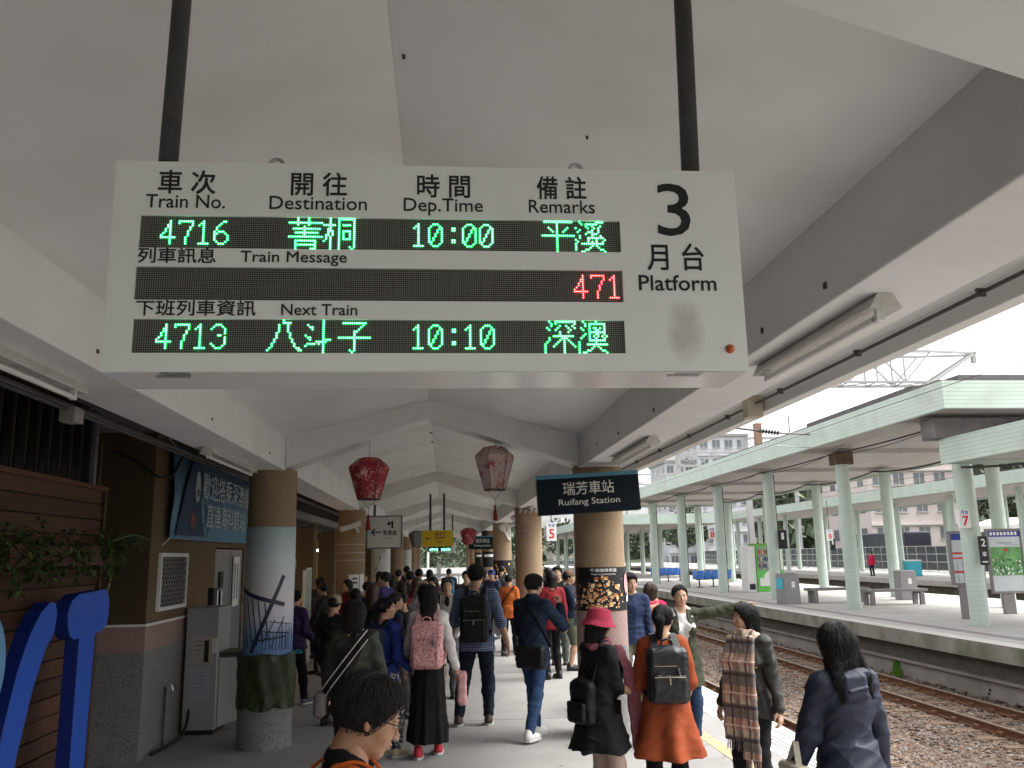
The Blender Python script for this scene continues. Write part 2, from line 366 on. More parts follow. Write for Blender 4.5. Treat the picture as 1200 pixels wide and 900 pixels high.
# lantern posters on right-hand columns -------------------------------
M_pblack = mat('black poster', (.012,.012,.014), .35)
PC = [mat('lantern print %d' % i, c, .4, emit=None) for i, c in enumerate(((.62,.26,.07), (.72,.42,.18), (.85,.66,.40), (.32,.10,.03), (.5,.15,.10)))]
PW = mat('white print', (.8,.8,.78), .5)
def lantern_poster(cx, cy, big=True):
    t = thing('lantern_poster', 'black poster of glowing sky lanterns wrapped round the column under the big station sign' if big else 'small far black lantern poster wrapped round the third right-hand column', 'poster', (cx, cy, 0))
    z0, z1 = 1.33, 1.80
    cyl_sheet(0, 0, CR, -.43, .43, z0, z1, .006, 30).build('sheet', M_pblack, t)
    random.seed(11); bs = [MB() for _ in PC]; e = 0
    pts = []
    for k in range(150 if big else 14):
        if big:
            s = random.gauss(-.07, .13); z = z0+.03+.36*random.random()**1.3*max(.25, 1-abs(s+.03)*1.9); sz = random.choice((.008,.011,.014,.018,.026))*random.uniform(.8,1.2)
        else: s = random.uniform(-.25, .2); z = random.uniform(z0+.03, z1-.12); sz = random.uniform(.02, .05)
        pts.append((s, z, sz))
    for k in range(14): pts.append((random.uniform(-.4,.4), random.uniform(z0+.2, z1-.1), .006))
    for k, (s, z, sz) in enumerate(pts):
        e = .0075+.00012*k; f = cylmap(0, 0, CR, e); i = random.choice((0,0,1,1,2,3,4)) if sz > .01 else 2
        top = [(-.7,-.6), (-1,.5), (-.6,1), (.6,1), (1,.5), (.7,-.6)]
        bs[i].add([f(s+sz*a*.8, z+sz*c) for a, c in top], [(0,1,2,3,4,5)])
        if sz > .014:
            f2 = cylmap(0, 0, CR, e+.006); bs[2].add([f2(s+sz*a*.55, z-sz*.35+sz*c*.28) for a, c in top], [(0,1,2,3,4,5)])
    for i, q in enumerate(bs):
        if q.v: q.build('print', PC[i], t, kind='stuff')
    if big:
        f = cylmap(0, 0, CR, .015); q = MB(); q.add([f(.30+.045*math.sin(a), 1.62+.11*math.cos(a)) for a in [2*PI*k/16 for k in range(16)]], [tuple(range(16))])
        q.build('print', mat('pink lantern print', (.75,.36,.36), .4), t)
        q = MB(); f = cylmap(0, 0, CR, .0165); q.add([f(*p) for p in ((.285,1.42),(.36,1.42),(.365,1.62),(.345,1.68),(.33,1.5),(.30,1.48))], [(0,1,2,3,4,5)]); q.build('print', PW, t)
        for ch, z, sz, n in (('平溪線候車區', 1.765, .040, 'title'), ('Pingxi Line Waiting Zone', 1.725, .020, 'title')):
            me = text_mesh(ch, sz, PW, align='CENTER', ex=.0005, wide=.30 if sz > .03 else .27, bold=.0008)
            for v in me.vertices:
                p = cylmap(0, 0, CR, .010)(v.co.x-.01, z+v.co.y, v.co.z); v.co = p
            link('lettering', me, t)
lantern_poster(CXR, CY[0]); lantern_poster(CXR, CY[2], False)
for i in (3, 4):
    t = thing('column_poster', 'tiny black poster on the %s right-hand column' % ('fourth' if i == 3 else 'fifth'), 'poster', (CXR, CY[i], 0))
    cyl_sheet(0, 0, CR, -.3, .3, 1.5, 2.1, .006, 12).build('sheet', M_pblack, t)
    cyl_sheet(0, 0, CR, -.2, .2, 1.9, 2.0, .011, 8).build('print', PW, t)
# torn paper and little tassel ornament on columns 2 and 3
t = thing('taped_board', 'faded pink and brown paper board taped near the top of the second right-hand column', 'notice', (CXR, CY[1], 0))
cyl_sheet(0, 0, CR, -.20, -.02, 2.3, 2.62, .008, 8).build('sheet', mat('faded print', (.30,.21,.17), .7, var=.4, vs_=12), t)
cyl_sheet(0, 0, CR, -.14, -.06, 2.62, 2.9, .006, 5).build('strip', mat('brown paper', (.36,.24,.16), .8), t)
t = thing('torn_paper', 'torn white plastic bag stuck to the top of the third right-hand column', 'paper', (CXR, CY[2], 0))
m = MB(); f = cylmap(0, 0, CR, .02); random.seed(4)
P = [(-.12,2.85), (-.02,2.92), (.12,2.9), (.26,2.86), (.3,2.6), (.24,2.38), (.14,2.42), (.06,2.62), (-.06,2.7)]
m.add([f(a, z, random.uniform(0,.05)) for a, z in P]+[f(a, z, -.012) for a, z in P], [tuple(range(9)), tuple(range(17,8,-1))]+[(i, i+9, (i+1)%9+9, (i+1)%9) for i in range(9)])
m.build('sheet', mat('crumpled white film', (.6,.58,.55), .4, bump=.4, bs=15), t)
t = thing('paper_scraps', 'torn paper scraps around the top edge of the second right-hand column', 'paper', (CXR, CY[1], 0))
for k in range(5):
    m = MB(); f = cylmap(0, 0, CR, .015); s = -.22+.11*k
    m.add([f(s, 2.84), f(s+.04, 2.80+.02*(k%2)), f(s+.09, 2.9), f(s+.05, 2.93), f(s, 2.84, .01), f(s+.04, 2.8, .015), f(s+.09, 2.9, .01), f(s+.05, 2.93, .01)], [(3,2,1,0), (4,5,6,7), (0,1,5,4), (1,2,6,5), (2,3,7,6), (3,0,4,7)])
    m.build('scrap', mat('paper scrap', (.6,.57,.52), .8), t)
# capital blocks between beam and column
# ------------------------------------------------------------ fluorescent lamps under the beams
M_lamp = mat('lamp enamel', (.62,.61,.58), .5, var=.1, vs_=8, dirt=(20, (.25,.19,.13), .4))
M_tube = mat('unlit tube glass', (.72,.72,.70), .2)
def fluoro(label, x, y0, y1, z=ZB):
    L = y1-y0; t = thing('fluorescent_lamp', label, 'lamp', (x, y0, z), 0, 'fluorescent lamps under the roof beams')
    prof = [(-.030,-.001), (-.066,-.058), (-.062,-.062), (-.025,-.038), (.025,-.038), (.062,-.062), (.066,-.058), (.030,-.001)]
    MB().prism(prof, lambda u, v: (u, 0, v), lambda u, v: (u, L, v)).build('housing', M_lamp, t)
    for y in (.0, L): MB().prism([(-.030,-.001), (-.066,-.060), (.066,-.060), (.030,-.001)], lambda u, v: (u, y-.004, v), lambda u, v: (u, y+.004, v)).build('end_plate', M_lamp, t)
    for y in (.05, L-.05): 
        MB().box(-.018, .018, y-.012, y+.012, -.098, -.039).build('lamp_holder', M_white, t, bevel=.004)
    MB().tube([(0, .06, -.082), (0, L-.06, -.082)], .0155, 12).build('tube', M_tube, t, smooth=True)
    MB().tube([(0, .055, -.082), (0, .085, -.082)], .0165, 12).build('tube_cap', M_steel, t, smooth=True)
    return t
fluoro('grey fluorescent lamp under the right beam, the one right of the LED sign', 1.70, 3.05, 4.33)
fluoro('unlit fluorescent lamp on the right beam above the station name sign', 1.76, 7.05, 8.62)
fluoro('fluorescent lamp at the left edge above the dark barred window', -2.02, 3.35, 4.80)
fluoro('rusty fluorescent lamp on the left beam above the blue banner', -2.05, 7.55, 9.3)
for k, y in enumerate((12.5, 17.2, 21, 25.5)):
    fluoro('fluorescent lamp number %s beyond the station sign under the right beam' % ('one', 'two', 'three', 'four')[k], 1.76, y, y+1.4)
# ================================================================== LED DEPARTURE BOARD
SX0, SX1, SZ0, SZ1, SY, SD = -.755, .710, 2.362, 2.862, 1.90, .20
M_sign = mat('sign enamel', (.76,.78,.765), .32, var=.04, vs_=3, bump=.02, bs=30, spec=.5)
M_ink = mat('black vinyl lettering', (.012,.012,.012), .45)
sign = thing('departure_board', 'big white hanging LED departure board for platform 3 with green and red dot matrix text', 'departure board', ((SX0+SX1)/2, SY+SD/2, SZ0))
ox, oy, oz = sign.location
def L(x, y, z): return (x-ox, y-oy, z-oz)
def sbox(name, x0, x1, y0, y1, z0, z1, m, bevel=0, **k):
    return MB().box(x0-ox, x1-ox, y0-oy, y1-oy, z0-oz, z1-oz).build(name, m, sign, bevel=bevel, **k)
STR = [(-.693, .420, 2.651, 2.7295), (-.695, .421, 2.5275, 2.606), (-.693, .420, 2.4045, 2.483)]
# cabinet with three real recesses: front face assembled round the strips
sbox('cabinet', SX0, SX1, SY+.012, SY+SD, SZ0, SZ1, M_sign, .004)
zs = [SZ0] + sum([[s[2], s[3]] for s in reversed(STR)], []) + [SZ1]
fr = MB()
for k in range(0, len(zs), 2): fr.box(SX0-ox, SX1-ox, SY-oy, SY+.0115-oy, zs[k]-oz, zs[k+1]-oz)
for s in STR:
    fr.box(SX0-ox, s[0]-ox, SY-oy, SY+.0115-oy, s[2]-oz, s[3]-oz); fr.box(s[1]-ox, SX1-ox, SY-oy, SY+.0115-oy, s[2]-oz, s[3]-oz)
fo = fr.mesh('front_panel', M_sign); bm = bmesh.new(); bm.from_mesh(fo); bmesh.ops.remove_doubles(bm, verts=bm.verts, dist=1e-5)
bmesh.ops.delete(bm, geom=[f for f in bm.faces if False], context='FACES'); bm.to_mesh(fo); bm.free()
link('front_panel', fo, sign)
# stain on the face
mst = mat('sign stain', (.56,.58,.55), .32, spec=.5); nn, ll = nodes_of(mst)
st = mat('water stain', (.60,.57,.52), .4, alpha=1); nn, ll = nodes_of(st)
tc = nn.new('ShaderNodeTexCoord'); nz = nn.new('ShaderNodeTexNoise'); nz.inputs['Scale'].default_value = 18; nz.inputs['Detail'].default_value = 6
mpn = nn.new('ShaderNodeMapping'); ll.new(tc.outputs['Object'], mpn.inputs[0]); ll.new(mpn.outputs[0], nz.inputs[0])
gr = nn.new('ShaderNodeTexGradient'); gr.gradient_type = 'SPHERICAL'; mp2 = nn.new('ShaderNodeMapping'); ll.new(tc.outputs['Object'], mp2.inputs[0])
mp2.inputs['Scale'].default_value = (17, 1, 10); ll.new(mp2.outputs[0], gr.inputs[0])
mu = nn.new('ShaderNodeMath'); mu.operation = 'MULTIPLY'; ll.new(nz.outputs[0], mu.inputs[0]); ll.new(gr.outputs[0], mu.inputs[1])
mr = nn.new('ShaderNodeMapRange'); mr.inputs[1].default_value = .08; mr.inputs[2].default_value = .35; mr.inputs[4].default_value = .2; ll.new(mu.outputs[0], mr.inputs[0]); ll.new(mr.outputs[0], nn['Principled BSDF'].inputs['Alpha'])
q = MB().box(-.06, .06, -.0004, .0004, -.1, .1).build('stain', st, sign); q.location = L(.565, SY-.0006, 2.46)
# LED modules: dark face with a grid of unlit dots
PIT = 1.113/224
led = mat('unlit led grid', (.02,.02,.02), .6); nn, ll = nodes_of(led)
tc = nn.new('ShaderNodeTexCoord'); mp_ = nn.new('ShaderNodeMapping'); mp_.inputs['Scale'].default_value = (1/PIT, 1, 1/PIT); ll.new(tc.outputs['Object'], mp_.inputs[0])
fr_ = nn.new('ShaderNodeVectorMath'); fr_.operation = 'FRACTION'; ll.new(mp_.outputs[0], fr_.inputs[0])
sb = nn.new('ShaderNodeVectorMath'); sb.operation = 'SUBTRACT'; sb.inputs[1].default_value = (.5,.5,.5); ll.new(fr_.outputs[0], sb.inputs[0])
ml = nn.new('ShaderNodeVectorMath'); ml.operation = 'MULTIPLY'; ml.inputs[1].default_value = (1,0,1); ll.new(sb.outputs[0], ml.inputs[0])
le = nn.new('ShaderNodeVectorMath'); le.operation = 'LENGTH'; ll.new(ml.outputs[0], le.inputs[0])
rr_ = nn.new('ShaderNodeMapRange'); rr_.inputs[1].default_value = .42; rr_.inputs[2].default_value = .36; ll.new(le.outputs['Value'], rr_.inputs[0])
mx = nn.new('ShaderNodeMix'); mx.data_type = 'RGBA'; mx.inputs[6].default_value = (.006,.006,.006,1); mx.inputs[7].default_value = (.17,.165,.15,1)
ll.new(rr_.outputs[0], mx.inputs[0]); ll.new(mx.outputs[2], nn['Principled BSDF'].inputs['Base Color'])
G = {}
def glyph(ch, rows): G[ch] = [r.ljust(16 if len(max(rows, key=len)) > 8 else 8) for r in rows]
D8 = {
'0': ["","","  ###"," #   #","#    ##","#   # #","#   # #","#  #  #","#  #  #","# #   #","# #   #","##    #"," #   #","  ###","",""],
'1': ["","","   #","  ##"," # #","   #","   #","   #","   #","   #","   #","   #","   #"," #####","",""],
'3': ["","","  ###"," #   #","#     #","      #","      #","   ##","      #","      #","      #","#     #"," #   #","  ###","",""],
'4': ["","","    #","    #","   ##","   ##","  # #","  # #"," #  #","#   #","#######","    #","    #","    #","",""],
'6': ["","","    ##","   #","  #"," #"," #","# ###","##   #","#     #","#     #","#     #"," #   #","  ###","",""],
'7': ["","","#######","#     #","      #","     #","     #","    #","    #","    #","   #","   #","   #","   #","",""],
':': ["","","","","   ##","   ##","","","","","   ##","   ##","","","",""]}
for k, v in D8.items(): G[k] = [r.ljust(8) for r in v]
glyph('菁', ["    #    #","    #    #","################"[:16],"    #    #","       #","  #############"[:15],"       #","   ###########","       #","################"," ","   ##########","   #        #","   ##########","   #        #","   #      ###"])
glyph('桐', ["   #   ########","   #   #      #","   #   #      #","###### # #### #","   #   #      #","  ##   #      #","  ###  # #### #","  # #  # #  # #"," ## #  # #  # #"," # #   # #  # #"," # #   # #### #","#  #   #      #","   #   #      #","   #   #      #","   #   #    # #","   #   #     #"])
glyph('平', [" ##############","       #","       #","   #   #    #","    #  #   #","     # #  #","       #","################","       #","       #","       #","       #","       #","       #","       #","       #"])
glyph('溪', ["  #       ####","   # ######","     #  #   #","#     #  # #","  #     #  #"," #    ###  #","     #  ###","  #     #   #","  #   ########","#     #   #   #"," #    # # #  #","#  ###########","#       # #","#      #   #","#    ##     ##","   ##         #"])
glyph('八', ["       #","       ####","     #   #","     #   #","     #   #","     #   #","    #     #","    #     #","    #     #","   #       #","   #       #","  #         #","  #         #"," #           ##","#             ##",""])
glyph('斗', ["         #","         #","  #      #","   ##    #","    #    #","         #","         #"," #       #","  ##     #","   #     ####","      #####","  #### # #"," #       #","         #","         #","         #"])
glyph('子', ["","  ###########","           #","          #","         #","       ##","       #","       #","###############","       #","       #","       #","       #","       #","     # #","      #"])
glyph('深', ["  #  ##########","   # #        #","   #   #  #  #"," #    #    #  #","  #  #      #","       #   #","       #","    ##########","  #     ###","  #    # # #"," #    #  #  #","#    #   #   #","#   #    #    #","#        #","#        #","#        #"])
glyph('澳', ["  #     #","   # ########","   # #      #"," #   # ## # #","  #  #  ##  #","     ########","   # #  ##  #","  #  # # # # #"," #   #  #   #","     ########","#       #","#   ##########","#      # #","#     #   #","#   ##     ##","# ##         #"])
def led_row(items, s, m, name):
    d = MB(); halo = MB(); x0, z1 = s[0], s[3]; r = PIT*.34
    for txt, c0 in items:
        c = c0
        for ch in txt:
            g = G[ch]; wdt = len(g[0])
            for ri, row in enumerate(g[:16]):
                for ci, px in enumerate(row[:16]):
                    col = c+ci
                    if px == '#' and col < 224:
                        cx, cz = x0+(col+.5)*PIT-ox, z1-(ri+.5)*PIT*.985-oz
                        d.add([(cx+r*math.cos(a), SY+.0045-oy, cz+r*math.sin(a)) for a in [PI/3*k for k in range(6)]]+[(cx, SY+.0028-oy, cz)], [(i, (i+1) % 6, 6) for i in range(6)])
                        R2 = PIT*.78; halo.add([(cx+R2*math.cos(a), SY+.0056-oy-.00001*(ri%2)-.00002*(ci%2), cz+R2*math.sin(a)) for a in [PI/3*k for k in range(6)]], [(0,1,2,3,4,5)])  # wider disc behind each lit dot, imitating its glow
            c += wdt
    if halo: halo.build('glow_halo', M_g2 if m is M_g else M_r2, sign, kind='stuff')
    return d.build(name, m, sign, kind='stuff')
M_g = mat('green led lit', (.05,.5,.25), .4, emit=((.13,1,.36), 3.0)); M_r = mat('red led lit', (.5,.05,.05), .4, emit=((1,.10,.10), 3.6))
M_g2 = mat('green led glow', (.02,.3,.1), .4, emit=((.0,.8,.10), .14)); M_r2 = mat('red led glow', (.3,.02,.02), .4, emit=((.8,.0,.0), .14))  # dim emission for the painted glow round the dots
for s in STR:
    o = MB().box(0, 16*14*PIT, 0, .004, -16*PIT, 0).build('led_module', led, sign); o.location = L(s[0], SY+.006, s[3])
LITG = 1
led_row([('4716', 9), ('菁桐', 67), ('10:00', 124), ('平溪', 186)], STR[0], M_g, 'lit_dots')
led_row([('471', 201)], STR[1], M_r, 'lit_dots')
led_row([('4713', 10), ('八斗子', 59), ('10:10', 124), ('深澳', 186)], STR[2], M_g, 'lit_dots')
# lettering
def lt(body, cx, cz, size, wide, bold=.0, align='CENTER', sp=1.):
    me = text_mesh(body, size, M_ink, align=align, wide=wide, bold=bold, ex=.0006, spacing=sp); o = link('lettering', me, sign)
    o.matrix_basis = Matrix.Translation(L(cx, SY-.0008, cz)) @ FACE['-y'].to_4x4(); return o
for x, cj, en, wc, we in ((-.594, '車 次', 'Train No.', .128, .178), (-.292, '開 往', 'Destination', .128, .224), (-.001, '時 間', 'Dep.Time', .124, .186), (.281, '備 註', 'Remarks', .118, .158)):
    lt(cj, x, 2.806, .062, wc, .0014); lt(en, x, 2.762, .047, we, .0003)
lt('列車訊息', -.692, 2.629, .039, .172, .0008, 'LEFT'); lt('Train Message', -.464, 2.630, .038, .240, .0004, 'LEFT')
lt('下班列車資訊', -.688, 2.505, .039, .262, .0008, 'LEFT'); lt('Next Train', -.368, 2.504, .038, .170, .0004, 'LEFT')
lt('3', .552, 2.752, .190, .080, .001); lt('月 台', .550, 2.634, .072, .136, .0014); lt('Platform', .552, 2.573, .054, .186, .0008)
# amber lamp, hinges, rings, poles
MB().lathe(0, 0, [(.011,0), (.0105,.004), (.006,.009), (.001,.0105)], 16).build('amber_lamp', mat('amber lens', (.45,.10,.02), .2), sign, smooth=True).matrix_basis = Matrix.Translation(L(.668, SY, 2.415)) @ Matrix.Rotation(PI/2, 4, 'X')
for x in (-.60, .57):
    MB().box(x-.03-ox, x+.035-ox, SY+.004-oy, SY+.03-oy, SZ0-.003-oz, SZ0-oz).build('hinge', M_steel, sign, bevel=.001)
    MB().tube([(x-.045-ox, SY+.035-oy, SZ0-.004-oz), (x+.03-ox, SY+.035-oy, SZ0-.004-oz)], .004, 8).build('hinge_pin', M_steel, sign)
for x in (-.395, .32):
    m = MB(); P = [(x-ox+.016*math.cos(a), SY+.02-oy, SZ1-oz+.004+.016*math.sin(a)) for a in [PI*k/8 for k in range(9)]]; m.tube(P, .0045, 6); m.build('lifting_ring', M_steel, sign)
for xb, xt in ((-.68, -.668), (.637, .649)):
    m = MB().tube([(xb-ox, 2.02-oy, SZ1-oz), ((xb+xt)/2-ox, 2.02-oy, 3.2-oz), (xt-ox, 2.02-oy, 3.62-oz)], .0235, 16, caps=False); m.build('hanging_pole', M_dsteel, sign, smooth=True)
    MB().cyl(xb-ox, 2.02-oy, SZ1-oz, SZ1+.05-oz, .026, 16).build('pole_socket', M_black, sign, smooth=True)
# warm reflections come from a glossy underside
sbox('bottom_plate', SX0+.004, SX1-.004, SY+.004, SY+SD-.004, SZ0-.0015, SZ0-.0005, mat('glossy white enamel', (.72,.72,.70), .18, spec=.6))

# ================================================================== STATION NAME SIGNS
M_navy = mat('dark navy sign face', (.004,.009,.014), .6, spec=.15); M_teal = mat('teal band', (.055,.20,.28), .4)
M_let = mat('pale lettering', (.55,.55,.50), .5)
def name_sign(label, x, y, z0, w_, h_, rz, d=.22):
    t = thing('station_name_sign', label, 'sign', (x, y, z0), rz)
    MB().box(-w_/2, w_/2, 0, d, 0, h_-.1*h_).build('board', M_navy, t)
    MB().box(-w_/2, w_/2, -.002, d+.002, h_*.9+.001, h_).build('top_band', M_teal, t)
    text('瑞芳車站', h_*.36, M_let, (-.0, -.003, h_*.60), t, align='CENTER', wide=w_*.50, bold=.0012)
    text('Ruifang Station', h_*.22, M_let, (-.0, -.003, h_*.28), t, align='CENTER', wide=w_*.60, bold=.0006)
    return t
name_sign('big dark station name sign with blue top band, mounted on the near right column', 1.555, 9.13, 2.385, 1.10, .42, math.radians(-3)).rotation_euler.y = math.radians(-2.6)
name_sign('small distant station name sign with teal top in front of the fourth right-hand column', 1.5, 34.4, 2.2, 1.1, .52, 0)
# white ticket-office sign and yellow exit sign
M_wsig = mat('white acrylic', (.62,.63,.62), .4, var=.05); M_frame = mat('grey frame', (.16,.16,.16), .5); M_yellow = mat('yellow acrylic', (.60,.42,.02), .4, var=.08)
def arrow(b, x, z, s, y):
    b.box(x, x+s*1.6, y, y+.004, z-.1*s, z+.1*s)
    for k in (-1, 1):
        b.bar((x, y+.002, z), (x+.55*s, y+.002, z+k*.55*s), .2*s, .004, up=(0,1,0))
def proj_sign(name, label, x0, x1, y, z0, z1, m, parts, poles, frame=True):
    t = thing(name, label, 'sign', ((x0+x1)/2, y, z0)); w_, h_ = x1-x0, z1-z0
    MB().box(-w_/2, w_/2, 0, .12, 0, h_).build('panel', m, t)
    if frame:
        fb = MB(); e = .03
        fb.box(-w_/2-e, w_/2+e, -.01, .13, -e, -.001); fb.box(-w_/2-e, w_/2+e, -.01, .13, h_+.001, h_+e); fb.box(-w_/2-e, -w_/2-.001, -.01, .13, 0, h_); fb.box(w_/2+.001, w_/2+e, -.01, .13, 0, h_)
        fb.build('frame', M_frame, t)
    a = MB(); arrow(a, -w_*.38, h_*.5, h_*.2, -.006); a.build('arrow', M_ink, t)
    for body, x, z, s, wd in parts: text(body, s, M_ink, (x*w_, -.004, z*h_), t, align='CENTER', wide=wd*w_, bold=s*.012)
    for px_, dz in poles: MB().tube([(px_*w_, .06, h_), (px_*w_, .06, h_+dz)], .028, 10).build('hanging_pole', M_dsteel, t)
    return t
t = proj_sign('hanging_sign', 'white hanging sign with a left arrow to the ticket office, left of the yellow sign', -1.63, -.93, 18.6, 2.16, 2.80, M_wsig, [('售票處', .17, .46, .12, .42), ('Ticket Office', .12, .30, .035, .3)], [(-.3, .55)])
a = MB(); a.box(.07, .12, -.006, 0, .46, .53); a.box(.15, .19, -.006, 0, .40, .55); a.bar((.1, -.003, .5), (.17, -.003, .52), .03, .004, up=(0,1,0)); a.build('icon', M_ink, t)
proj_sign('exit_sign', 'yellow hanging exit sign with a left arrow on two thin poles', -.57, .22, 22, 2.195, 2.60, M_yellow, [('出口', .06, .66, .20, .30), ('Exit', .06, .30, .08, .14)], [(-.23, .93), (.21, .93)], False)
# far LED board glimpsed under the exit sign
t = thing('far_departure_board', 'small far departure board showing green text under the yellow exit sign', 'departure board', (-.12, 30.5, 2.1))
MB().box(-.5, .5, 0, .2, 0, .34).build('cabinet', M_sign, t)
MB().box(-.46, .36, -.004, 0, .03, .30).build('led_module', M_black, t)
text('4716  10:00', .12, M_g, (-.05, -.008, .23), t, align='CENTER', wide=.72, bold=.004); text('4713  10:10', .12, M_g, (-.05, -.008, .08), t, align='CENTER', wide=.72, bold=.004)
for x in (-.4, .4): MB().tube([(x, .1, .34), (x, .1, 1.3)], .024, 8).build('hanging_pole', M_dsteel, t)

# ================================================================== PAPER SKY LANTERNS
def sky_lantern(label, x, y, z0, h_, r, col, fl, tassel=True, top=None, zs=None):
    t = thing('paper_lantern', label, 'lantern', (x, y, z0))
    mm = mat('lantern paper '+label[:9], col, .75, var=.15, vs_=5)
    if fl:
        nn, ll = nodes_of(mm); b = nn['Principled BSDF']; src = b.inputs['Base Color'].links[0].from_socket
        tc = nn.new('ShaderNodeTexCoord'); v = nn.new('ShaderNodeTexNoise'); v.inputs['Scale'].default_value = 7; v.inputs['Detail'].default_value = 2; ll.new(tc.outputs['Object'], v.inputs[0])
        w2 = nn.new('ShaderNodeTexVoronoi'); w2.inputs['Scale'].default_value = 38; ll.new(tc.outputs['Object'], w2.inputs[0])
        ad = nn.new('ShaderNodeMath'); ad.operation = 'MULTIPLY_ADD'; ad.inputs[1].default_value = -.42; ll.new(w2.outputs['Distance'], ad.inputs[0]); ll.new(v.outputs[0], ad.inputs[2])
        r_ = nn.new('ShaderNodeMapRange'); r_.inputs[1].default_value = .375; r_.inputs[2].default_value = .42; ll.new(ad.outputs[0], r_.inputs[0])
        x_ = nn.new('ShaderNodeMix'); x_.data_type = 'RGBA'; ll.new(r_.outputs[0], x_.inputs[0]); ll.new(src, x_.inputs[6]); x_.inputs[7].default_value = (*fl, 1); ll.new(x_.outputs[2], b.inputs['Base Color'])
    prof = [(r*.50, h_), (r*.98, h_*.80), (r, h_*.74), (r*.55, 0)]; n = 6
    for k in range(n):
        a0, a1 = 2*PI*(k+.12)/n, 2*PI*(k+1.12)/n; m = MB(); P = []
        for rr, z in prof: P += [(rr*math.cos(a0), rr*math.sin(a0), z), (rr*math.cos(a1), rr*math.sin(a1), z)]
        Q = [(a*.97, b*.97, c) for a, b, c in P]
        m.add(P+Q, [(0,1,3,2), (2,3,5,4), (4,5,7,6), (8,10,11,9), (10,12,13,11), (12,14,15,13)]); m.build('paper_panel', mm, t)
    m = MB()
    for k in range(n):
        a0 = 2*PI*(k+.12)/n; m.tube([(rr*1.004*math.cos(a0), rr*1.004*math.sin(a0), z) for rr, z in prof], .004, 5)
    m.tube([(r*.55*math.cos(a), r*.55*math.sin(a), 0) for a in [2*PI*k/12 for k in range(13)]], .006, 5); m.build('frame', M_dsteel, t)
    MB().lathe(0, 0, [(.002, h_+.015), (r*.5, h_-.004), (r*.5, h_-.012)], 6).build('cap', mm if not top else mat('lantern cap', top, .7), t)
    MB().tube([(0,0,h_), (0,0,zs)], .003, 5).build('string', M_wire, t)
    if tassel:
        m = MB().tube([(r*.4, 0, 0), (0, 0, -.1)], .0025, 4); m.tube([(-r*.4, 0, 0), (0, 0, -.1)], .0025, 4); m.tube([(0,0,-.1), (0,0,-.17)], .0025, 4); m.build('cord', M_wire, t)
        MB().lathe(0, 0, [(.004,-.17), (.014,-.19), (.009,-.21), (.017,-.235), (.028,-.34), (.024,-.345)], 10).build('tassel', mat('tassel red', (.20,.01,.01), .8), t, smooth=True)
    return t
sky_lantern('deep red paper sky lantern with pale flowers, hanging left of the ridge', -.86, 9.87, 2.60, .47, .225, (.33,.022,.03), (.52,.30,.28), zs=.68)
sky_lantern('greyish pink paper lantern with red blossom prints, hanging right of the ridge', .58, 9.87, 2.69, .50, .225, (.52,.40,.37), (.34,.09,.09), top=(.17,.13,.12), zs=.66)
sky_lantern('small far red paper lantern beside the yellow exit sign', .74, 27, 2.3, .5, .26, (.30,.02,.03), (.5,.25,.24), False, zs=.9)
sky_lantern('grey paper lantern half hidden behind the yellow exit sign', -.86, 27.2, 2.25, .5, .26, (.20,.22,.20), None, False, zs=.9)
# security camera on second left column
t = thing('security_camera', 'white security camera on a bracket at the top of the second left column', 'camera', (CXL+.06, CY[1]-CR-.02, 2.58))
MB().bar((-.22,-.3,-.06), (.14,-.06,.06), .12, .11).build('housing', mat('cream plastic', (.5,.48,.42), .5), t, bevel=.015)
MB().bar((.05,-.1,-.01), (.1,.02,-.12), .04).build('bracket', mat('cream plastic', (.5,.48,.42), .5), t)
t = thing('dome_camera', 'small black dome camera above the small distant station name sign', 'camera', (1.6, 34.0, 2.84))
MB().lathe(0, 0, [(.002,-.16), (.10,-.13), (.14,-.05), (.14,0), (.06,.09)], 16).build('dome', M_black, t, smooth=True)
# ================================================================== LEFT SIDE: STATION BUILDING
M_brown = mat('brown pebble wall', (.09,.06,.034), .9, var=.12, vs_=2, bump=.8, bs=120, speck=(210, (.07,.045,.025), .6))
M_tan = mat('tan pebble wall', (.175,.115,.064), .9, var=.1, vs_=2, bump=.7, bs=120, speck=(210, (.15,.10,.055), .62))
bld = thing('station_building', 'brown pebble-dashed station building along the left of the platform with pink and grey bands', 'building', (-3.05, 9.3, 0))
WX = -3.05; by = 9.3
def wb(name, x0, x1, y0, y1, z0, z1, m, **k): return MB().box(x0-WX, x1-WX, y0-by, y1-by, z0, z1).build(name, m, bld, **k)
wb('wall', -3.75, WX, by, 11.9, 1.31, 3.3, M_tan); wb('wall', -3.3, WX, 11.9, 13.55, 2.12, 3.3, M_tan); wb('wall', -3.75, WX, 13.55, 14.6, 1.31, 3.3, M_tan)
wb('pink_band', -3.75, WX+.004, by-.004, 11.9, 1.05, 1.309, M_pink); wb('pink_band', -3.75, WX+.004, 13.55, 14.6, 1.05, 1.309, M_pink)
wb('plinth', -3.75, WX+.008, by-.008, 11.9, 0, 1.049, M_gray); wb('plinth', -3.75, WX+.008, 13.55, 14.6, 0, 1.049, M_gray)
wb('white_trim', -3.75, WX+.018, by-.018, 11.0, 1.300, 1.325, M_white); wb('end_wall', -3.75, WX-.002, by-.003, by, 1.31, 3.3, M_brown)
M_galv0 = mat('dull conduit', (.14,.12,.10), .6)
wb('conduit', -3.62, -3.60, by-.02, by-.0035, .0, 3.2, M_galv0)
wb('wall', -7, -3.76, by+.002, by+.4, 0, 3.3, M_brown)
wb('wall', -7, -6.8, 9.8, 62, 0, 3.3, M_brown); wb('wall', -3.5, WX, 40, 62, 0, 3.3, M_tan)
